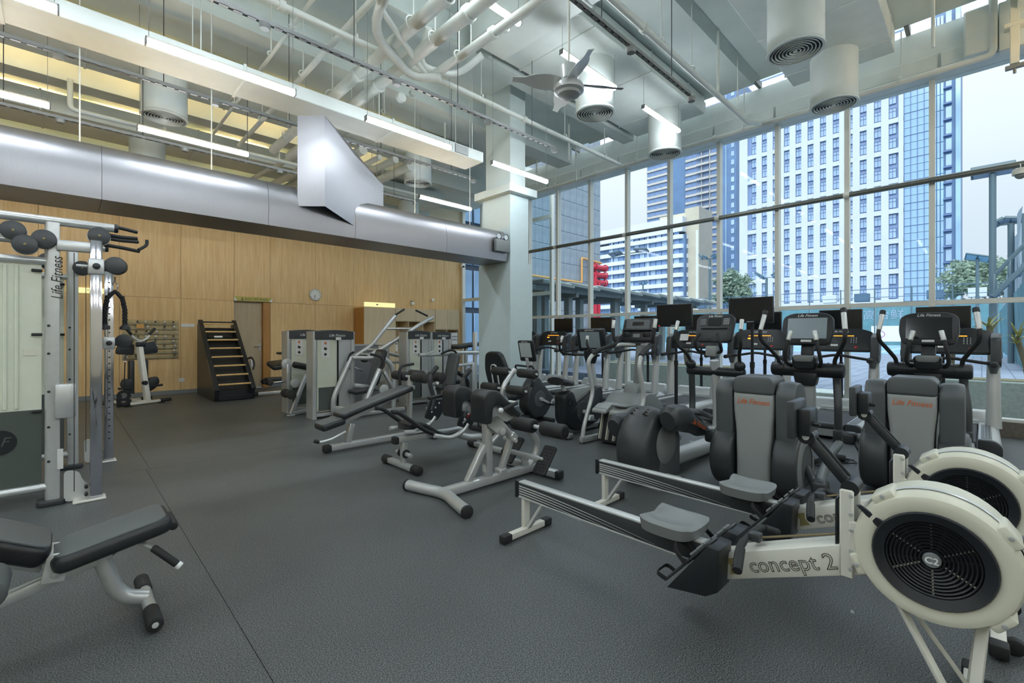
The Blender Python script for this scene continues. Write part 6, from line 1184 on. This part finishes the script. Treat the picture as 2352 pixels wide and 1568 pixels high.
# ------------------------------------------------------------------ first cross trainer (rear drum type)
e1 = thing('cross_trainer', 'cross trainer with round rear drum and dark pod arm, beside the stair climber', 'gym machine', (3.90, 2.17, 0))
hs = R2([(-.26, .03), (-.38, .24), (-.33, .48), (-.16, .66), (-.02, .70), (.14, .60), (.27, .42), (.29, .03)], 7, .12, [.06, .12, .14, .14, .12, .12, .08, .02])
puff(hs, 'y', -.16, .16, .30, .6, 12).build('rear_drum', 'charcoal', e1, 60)
MB().prism(R2([(-.12, .02), (.29, .02), (.29, .40), (.14, .56), (-.04, .5)], 4, .04), 'y', -.165, .165, .01).build('drum_side', 'grey_plastic', e1)
d_ = MB().lathe([(0, .012), (.165, .010), (.185, 0)], (.02, -.165, .36), (0, -1, 0), 44).build('crank_disc', 'mid_grey', e1); MB().lathe([(0, .02), (.18, .02)], (.02, .165, .36), (0, 1, 0), 32).build('crank_disc', 'mid_grey', e1)
for k in range(3):
    for s_ in (-1, 1): MB().bar((-.20+.04*k, s_*.05, .645+.012*k), (-.15+.04*k, s_*.13, .585+.012*k), .008, .02, .002).build('vent_slot', 'ink', e1)
MB().roll((.02, -.30, .045), (.02, .30, .045), .042, .012, 18).build('rear_stabiliser', 'silver', e1)
for s_ in (-1, 1): MB().roll((.02, s_*.30, .045), (.02, s_*.325, .045), .046, .01, 18).build('stabiliser_cap', 'charcoal', e1)
MB().tube([(.2, 0, .115), (1.42, 0, .095)], .085, 18).build('base_tube', 'silver_paint', e1); MB().sphere((1.42, 0, .095), .085, 18, 10).build('tube_nose', 'silver_paint', e1)
MB().roll((1.45, -.28, .045), (1.45, .28, .045), .038, .01, 16).build('front_stabiliser', 'light_grey', e1)
for s_, dz in ((-1, 0), (1, -.14)):
    y = s_*.27
    MB().tube([(-.17, y, .60+dz), (-.10, y, .62+dz), (.08, y, .60+dz), (.36, y, .49+dz), (.66, y, .385+dz)], [.085, .118, .12, .09, .035], 18, .06, flat=.8).build('pod_arm', 'charcoal', e1)
    MB().bar((.62, y, .395+dz), (1.2, y, .30+dz), .05, .06, .01).build('link_arm', 'mid_grey', e1); MB().roll((.88, y-.06, .36+dz), (.88, y+.08, .36+dz), .045, .012, 18).build('link_boss', 'light_grey', e1)
    pad(.14, .34, .05, .015, XM((.5, y+.0*s_, .58+dz), ry=.3), .05).build('foot_pedal', 'grey_plastic', e1)
text('Life Fitness', .075, 'ink_orange', e1, frame((.25, -.362, .53), (.94, 0, -.34), (.34, 0, .94)), 'pod_lettering', shear=.3)
MB().tube([(1.55, 0, .1), (1.60, 0, .5), (1.50, 0, 1.05)], .05, 16, .2).build('mast', 'silver_paint', e1)
MB().roll((1.52, -.33, .92), (1.52, .33, .92), .052, .02, 20).build('pivot_bar', 'black_plastic', e1)
for s_ in (-1, 1):
    MB().tube([(1.52, s_*.28, .93), (1.55, s_*.28, .55), (1.45, s_*.25, .28)], .036, 12, .1).build('lower_arm', 'charcoal', e1); MB().sphere((1.50, s_*.28, .995), .06, 14, 10).build('arm_knuckle', 'black_plastic', e1)
    MB().tube([(1.50, s_*.28, 1.03), (1.42, s_*.30, 1.14), (1.30, s_*.36, 1.22), (1.26, s_*.37, 1.32), (1.34, s_*.36, 1.5)], .019, 10, .07).build('moving_arm', 'black_rubber', e1); MB().roll((1.285, s_*.367, 1.40), (1.335, s_*.36, 1.51), .022, .004, 12).build('pulse_grip', 'light_metal', e1)
    MB().tube([(1.46, s_*.05, 1.14), (1.36, s_*.14, 1.16), (1.28, s_*.14, 1.28), (1.33, s_*.1, 1.36)], .018, 10, .05).build('fixed_handle', 'black_rubber', e1)
MB().rbox((1.42, 0, 1.16), (.06, .13, .12), .02, 2).build('cup_holder', 'light_grey', e1)
M = XM((1.52, 0, 1.42)) @ Matrix.Rotation(.32, 4, 'Y')
c_ = MB().prism(R2([(-.2, -.17), (.2, -.17), (.22, .12), (.16, .17), (-.16, .17), (-.22, .12)], 5, .05), 'z', -.03, .03, .012, 2).build('console', 'black_plastic', e1, 40, M @ frame((0, 0, 0), (0, -1, 0), (0, 0, 1)))
MB().rbox((-.034, 0, .07), (.004, .15, .09), .002, 1, M).build('display', 'screen', c_); MB().rbox((-.04, 0, -.01), (.02, .3, .015), .004, 1, M).build('ledge', 'black_plastic', c_)
for s_ in (-1, 1): MB().rbox((-.034, s_*.13, .07), (.004, .07, .08), .002, 1, M).build('key_pad', 'grey_plastic', c_)
for i in range(12): MB().rbox((-.036, -.16+.022*(i % 3)+.0, .045+.02*(i//3)), (.003, .008, .006), 0, 1, M).build('key', 'ink_white', c_)
text('Life Fitness', .035, 'ink_white', c_, M @ frame((-.0325, 0, .14), (0, -1, 0), (0, 0, 1)), 'console_lettering', shear=.3)
# ------------------------------------------------------------------ two large cross trainers
def bigx():
    o = thing('cross_trainer', 'large cross trainer with light grey panel and orange lettering, second from the rowing machine flywheel', 'gym machine', (4.15, 1.33, 0), 0, 'large dark cross trainers facing the window')
    # centre column
    front = R2([(-.13, .0), (.13, .0), (.135, .55), (.155, .72), (.155, .86), (-.155, .86), (-.155, .72), (-.135, .55)], 4, .05, [0, 0, .1, .1, 0, 0, .1, .1])
    MB().prism(front, 'x', -.06, .26, .025, 3).build('centre_panel', 'light_grey', o)
    MB().prism(R2([(-.158, .855), (.158, .855), (.155, .97), (.125, 1.0), (-.125, 1.0), (-.155, .97)], 4, .03), 'x', -.065, .27, .02, 3).build('centre_cap', 'grey_plastic', o)
    text('Life Fitness', .062, 'ink_orange', o, frame((-.0625, 0, .79), (0, -1, 0), (0, 0, 1)), 'panel_lettering', shear=.3, sx=.9)
    for s_ in (-1, 1):
        side = R2([(-.04, .44), (-.06, .88), (.0, .965), (.16, .965), (.26, .90), (.34, .5), (.30, .4)], 6, .08)
        puff(side, 'y', s_*.165 if s_ > 0 else -.31, .31 if s_ > 0 else -.165, .12, .5).build('side_column', 'grey_plastic', o)
        drum = [(.14+.28*cos(t*2*pi/40), .29+.28*sin(t*2*pi/40)) for t in range(40)]
        puff(drum, 'y', s_*.155 if s_ > 0 else -.335, .335 if s_ > 0 else -.155, .12, .5).build('wheel_housing', 'charcoal', o, 60)
        r_ = MB().lathe([(.165, .012), (.23, .010), (.25, 0)], (.14, s_*.333, .29), (0, s_, 0), 40).build('disc_ring', 'mid_grey', o); MB().lathe([(0, .008), (.165, .008)], (.14, s_*.333, .29), (0, s_, 0), 36).build('disc_face', 'grey_plastic', r_)
        ph = .9 if s_ > 0 else -2.4; cx, cz = .15+.15*cos(ph), .27+.15*sin(ph)
        MB().tube([(.15, s_*.34, .27), (cx, s_*.42, cz)], .03, 12).build('crank', 'charcoal', o); MB().rbox((cx, s_*.455, cz), (.13, .11, .11), .03, 3).build('crank_boss', 'charcoal', o)
        MB().tube([(cx, s_*.44, cz), (cx+.25, s_*.40, cz-.02), (.85, s_*.34, .20), (1.55, s_*.31, .24)], .04, 12, .12).build('pedal_arm', 'mid_grey', o)
        pad(.15, .36, .05, .015, XM((.72, s_*.25, .27+.04*s_), ry=.06), .05).build('foot_pedal', 'black_plastic', o)
        MB().tube([(1.62, s_*.27, .94), (1.64, s_*.27, .82), (1.54, s_*.30, .62), (1.53, s_*.30, .35)], .036, 12, .12).build('lower_arm', 'charcoal', o); MB().rbox((1.53, s_*.30, .30), (.1, .08, .16), .02, 2).build('arm_joint', 'charcoal', o)
        MB().tube([(1.60, s_*.26, 1.0), (1.58, s_*.26, 1.08), (1.48, s_*.33, 1.2), (1.38, s_*.38, 1.28), (1.36, s_*.39, 1.36), (1.45, s_*.36, 1.60)], .02, 10, .07).build('moving_arm', 'black_rubber', o)
        MB().roll((1.375, s_*.385, 1.40), (1.44, s_*.362, 1.575), .024, .005, 12).build('pulse_grip', 'light_metal', o); MB().roll((1.437, s_*.364, 1.565), (1.455, s_*.357, 1.615), .028, .008, 12).build('grip_cap', 'black_plastic', o)
        MB().tube([(1.58, s_*.12, 1.0), (1.46, s_*.17, 1.05), (1.42, s_*.15, 1.2), (1.46, s_*.11, 1.38)], .018, 10, .06).build('fixed_handle', 'black_rubber', o); MB().roll((1.435, s_*.13, 1.29), (1.46, s_*.108, 1.39), .022, .004, 12).build('pulse_grip', 'light_metal', o)
    MB().bar((.2, 0, .08), (1.75, 0, .07), .14, .09, .02).build('base_spine', 'charcoal', o); MB().roll((1.72, -.33, .045), (1.72, .33, .045), .042, .012).build('front_stabiliser', 'charcoal', o); MB().roll((.25, -.28, .035), (.25, .28, .035), .032, .01).build('rear_stabiliser', 'charcoal', o)
    MB().bar((1.68, 0, .08), (1.62, 0, .86), .16, .1, .025).build('mast', 'light_grey', o); MB().prism(R2([(-.12, .95), (.12, .95), (.09, .80), (-.09, .80)], 3, .02), 'x', 1.55, 1.68, .01).build('mast_neck', 'black_plastic', o)
    MB().roll((1.62, -.34, .97), (1.62, .34, .97), .078, .025, 24).build('pivot_bar', 'black_plastic', o)
    for y in (-.20, .20): MB().ring((1.62, y, .975), (0, 1, 0), .077, .0795, .006, 24).build('bar_seam', 'ink', o)
    MB().prism(R2([(-.10, .98), (.10, .98), (.115, 1.10), (.09, 1.13), (-.09, 1.13), (-.115, 1.10)], 5, .04), 'x', 1.48, 1.64, .02, 3).build('cup_holder', 'black_plastic', o); MB().prism(R2([(-.085, 1.06), (.085, 1.06), (.1, 1.13), (-.1, 1.13)], 5, .03), 'x', 1.465, 1.5, .008).build('cup_rim', 'mid_grey', o)
    M = XM((1.66, 0, 1.40)) @ Matrix.Rotation(.22, 4, 'Y')
    MB().bar((1.62, 0, 1.0), (1.69, 0, 1.3), .12, .06, .02).build('console_neck', 'black_plastic', o)
    c_ = MB().prism(R2([(-.21, -.17), (.21, -.17), (.245, -.02), (.235, .14), (.15, .185), (-.15, .185), (-.235, .14), (-.245, -.02)], 5, .05), 'z', -.035, .035, .015, 2).build('console', 'black_plastic', o, 40, M @ frame((0, 0, 0), (0, -1, 0), (0, 0, 1)))
    MB().rbox((-.038, 0, .01), (.004, .37, .23), .002, 1, M).build('screen', 'screen_grey', c_); MB().rbox((-.039, 0, -.13), (.004, .1, .025), .001, 1, M).build('sticker', 'label_white', c_); text('Life Fitness', .042, 'ink_white', c_, M @ frame((-.037, 0, .152), (0, -1, 0), (0, 0, 1)), 'console_lettering', shear=.3)
    return o
bx = bigx()
b2 = dup(bx, (4.98, .40, 0), 0, 'large cross trainer with dark screen, partly behind the rowing machine flywheels', 'large dark cross trainers facing the window')
for c in b2.children:
    if c.name.startswith('console') and c.type == 'MESH':
        for g in c.children:
            if g.name.startswith('screen'): g.data = g.data.copy(); g.data.materials[0] = MATS['screen']
# ------------------------------------------------------------------ treadmills
def treadmill():
    o = thing('treadmill', 'x', 'treadmill', (7.02, 0, 0), 0, 'treadmills in a row along the glass')
    MB().rbox((.72, 0, .185), (1.40, .52, .03), .006, 1).build('belt', 'belt', o); MB().roll((.03, -.26, .17), (.03, .26, .17), .042, .008, 18).build('rear_roller', 'charcoal', o)
    MB().rbox((.75, 0, .09), (1.5, .56, .1), .01, 1).build('deck', 'light_grey', o)
    for s_ in (-1, 1):
        prof_ = R2([(s_*.27, .10), (s_*.27, .225), (s_*.40, .225), (s_*.455, .17), (s_*.455, .06), (s_*.40, .03), (s_*.30, .03)], 5, .05, [.01, .015, .05, .05, .05, .04, .02])
        MB().prism(prof_, 'x', .06, 1.45).build('side_rail', 'silver_paint', o); MB().prism(prof_, 'x', -.02, .062, .008, 2).build('end_cap', 'charcoal', o)
        MB().rbox((.62, s_*.335, .228), (1.05, .085, .008), .003, 1).build('foot_rail_pad', 'mid_grey', o)
        for k in (-1, 0, 1): MB().rbox((.62, s_*.335+.024*k, .233), (1.0, .006, .004), 0, 1).build('grip_rib', 'charcoal', o)
        MB().tube([(1.14, s_*.40, .20), (1.17, s_*.40, .55), (1.24, s_*.40, 1.02)], [.075, .066, .058], 16, .1, flat=.8).build('upright', 'silver_paint', o)
        MB().prism(R2([(1.06, .98), (1.10, 1.30), (1.26, 1.38), (1.34, 1.32), (1.30, 1.0), (1.2, .93)], 5, .05), 'y', s_*.42-.05, s_*.42+.05, .02, 2).build('console_wing', 'charcoal', o)
        q = MB().lathe([(0, .008), (.045, .006), (.05, 0)], (1.15, s_*.47, 1.10), (0, s_, 0), 22).build('cup_disc', 'brown_stone', o); q.data.materials[0] = MATS['grey_plastic']
        MB().roll((.80, s_*.40, .985), (1.10, s_*.40, 1.0), .032, .01, 16).build('hand_grip', 'black_rubber', o); MB().lathe([(0, .06), (.05, .05), (.055, .0), (.03, -.1), (0, -.1)], (1.1, s_*.40, .97), (0, 0, 1), 16).build('grip_boss', 'grey_plastic', o)
    MB().tube([(1.08, -.38, .99), (1.04, -.2, 1.02), (1.03, 0, 1.06), (1.04, .2, 1.02), (1.08, .38, .99)], .02, 10, .12).build('front_bar', 'black_rubber', o)
    h = MB().prism(R2([(1.40, .03), (1.38, .22), (1.48, .36), (1.56, .38), (1.62, .30), (1.63, .03)], 6, .06), 'y', -.44, .44, .03, 3).build('motor_hood', 'silver_paint', o); MB().prism([(1.385, .235), (1.40, .22), (1.52, .348), (1.50, .362)], 'y', -.27, .27).build('hood_panel', 'light_metal', h)
    M = XM((1.22, 0, 1.24)) @ Matrix.Rotation(.42, 4, 'Y')
    c_ = MB().prism(R2([(-.40, -.15), (.40, -.15), (.40, .14), (.25, .20), (-.25, .20), (-.40, .14)], 5, .06), 'z', -.04, .04, .015, 2).build('console', 'black_plastic', o, 40, M @ frame((0, 0, 0), (0, -1, 0), (0, 0, 1)))
    MB().rbox((-.042, 0, .08), (.004, .34, .012), .002, 1, M).build('led_row', 'lcd_orange', c_); MB().rbox((-.042, .14, .03), (.004, .07, .025), .002, 1, M).build('led_digits', 'lcd_orange', c_); MB().rbox((-.043, .06, -.07), (.004, .09, .03), .001, 1, M).build('sticker', 'label_white', c_)
    for i in range(12): MB().rbox((-.042, -.14-.03*(i % 3), .05-.025*(i//3)), (.004, .01, .008), 0, 1, M).build('key', 'ink_white', c_)
    MB().lathe([(0, .01), (.018, .008), (.02, 0)], M @ Vector((-.04, -.2, -.1)), (-1, 0, .4), 14).build('stop_button', 'ink_red', c_)
    text('Life Fitness', .045, 'ink_white', c_, M @ frame((-.0415, 0, .15), (0, -1, 0), (0, 0, 1)), 'console_lettering', shear=.3)
    return o
tm = treadmill()
tl = ['treadmill nearest the picture edge, behind the large cross trainer with dark screen', 'treadmill behind the two large cross trainers', 'treadmill seen behind the large television stand', 'treadmill seen behind the smaller television stand', 'treadmill behind the stair climber console', 'treadmill behind the upright bike', 'treadmill beside the column behind the recumbent bike', 'treadmill mostly hidden behind the column']
ty = [.30, 1.47, 2.57, 3.69, 4.82, 5.95, 7.05, 8.02]
for i, y in enumerate(ty):
    if i == 0: tm.location.y = y; tm['label'] = tl[0]
    else: dup(tm, (7.02, y, 0), 0, tl[i], 'treadmills in a row along the glass')
pc = one('paper_notice', MB().rbox((8.17, 3.83, 1.30), (.004, .16, .13), .001, 1, None, (0, .42, 0)), 'label_white', 'white paper notice taped on a treadmill console', 'notice')
# ------------------------------------------------------------------ televisions on stands
def tvstand(x, y, z0, w, h, lb, grp, base=.21, led=1):
    o = thing('television_stand', lb, 'television', (x, y, 0), 0, grp)
    p = MB().rbox((0, 0, z0+h/2), (.045, w, h), .008, 2).build('television', 'black_plastic', o); MB().rbox((-.0235, 0, z0+h/2+.012), (.002, w-.025, h-.05), 0, 1).build('screen', 'screen', p); MB().rbox((-.024, 0, z0+.018), (.002, .09, .012), 0, 1).build('badge', 'light_grey', p)
    if led: MB().rbox((-.024, w/2-.045, z0+.014), (.003, .012, .01), .001, 1).build('standby_light', 'led_red', p)
    MB().cyl((.06, 0, .03), (.06, 0, z0*.62), .026, n=14).build('pole', 'black_plastic', o); MB().cyl((.06, 0, z0*.6), (.06, 0, z0+h*.5), .02, n=14).build('pole', 'black_plastic', o); MB().cyl((.06, 0, z0*.6), (.06, 0, z0*.65), .031, n=14).build('height_clamp', 'black_plastic', o); MB().rbox((.035, 0, z0+h*.5), (.04, .16, .12), .006, 1).build('mount_plate', 'black_plastic', o)
    MB().lathe([(0, .03), (.03, .03), (base-.01, .014), (base, .0), (0, 0)], (.06, 0, 0), n=28).build('base_disc', 'black_plastic', o)
    return o
tvstand(6.6, 3.25, 1.47, .56, .34, 'smaller black television on a floor pole in front of the stair climber', 'black televisions on floor poles')
tvstand(6.6, 2.17, 1.505, .56, .345, 'larger looking black television on a floor pole above the first cross trainer', 'black televisions on floor poles')
names_ = ['black television behind the large cross trainer with dark screen', 'black television between the two large cross trainers', 'black television showing beside the large television stand', 'black television with a light reflection behind the first cross trainer', 'black television behind the stair climber', 'black television with bronze reflection beside the upright bike', 'black television hidden behind the column side treadmill']
for i, y in enumerate(ty[:7]): tvstand(8.705, y+.08, 1.40, .56, .34, names_[i], 'black televisions behind the treadmills', .085, 0)
for i, (x, y) in enumerate(((5.9, .95), (5.55, 1.05))):
    one('power_cable', MB().tube([(x+.12*cos(t*.8)*(1-.02*t), y+.09*sin(t*.8)+.008*t, .012+.004*(t % 3)) for t in range(22)], .006, 6), 'black_rubber', ('coiled black power cable on the floor between the large cross trainers', 'loose black power cable beside the coiled one')[i], 'cable')
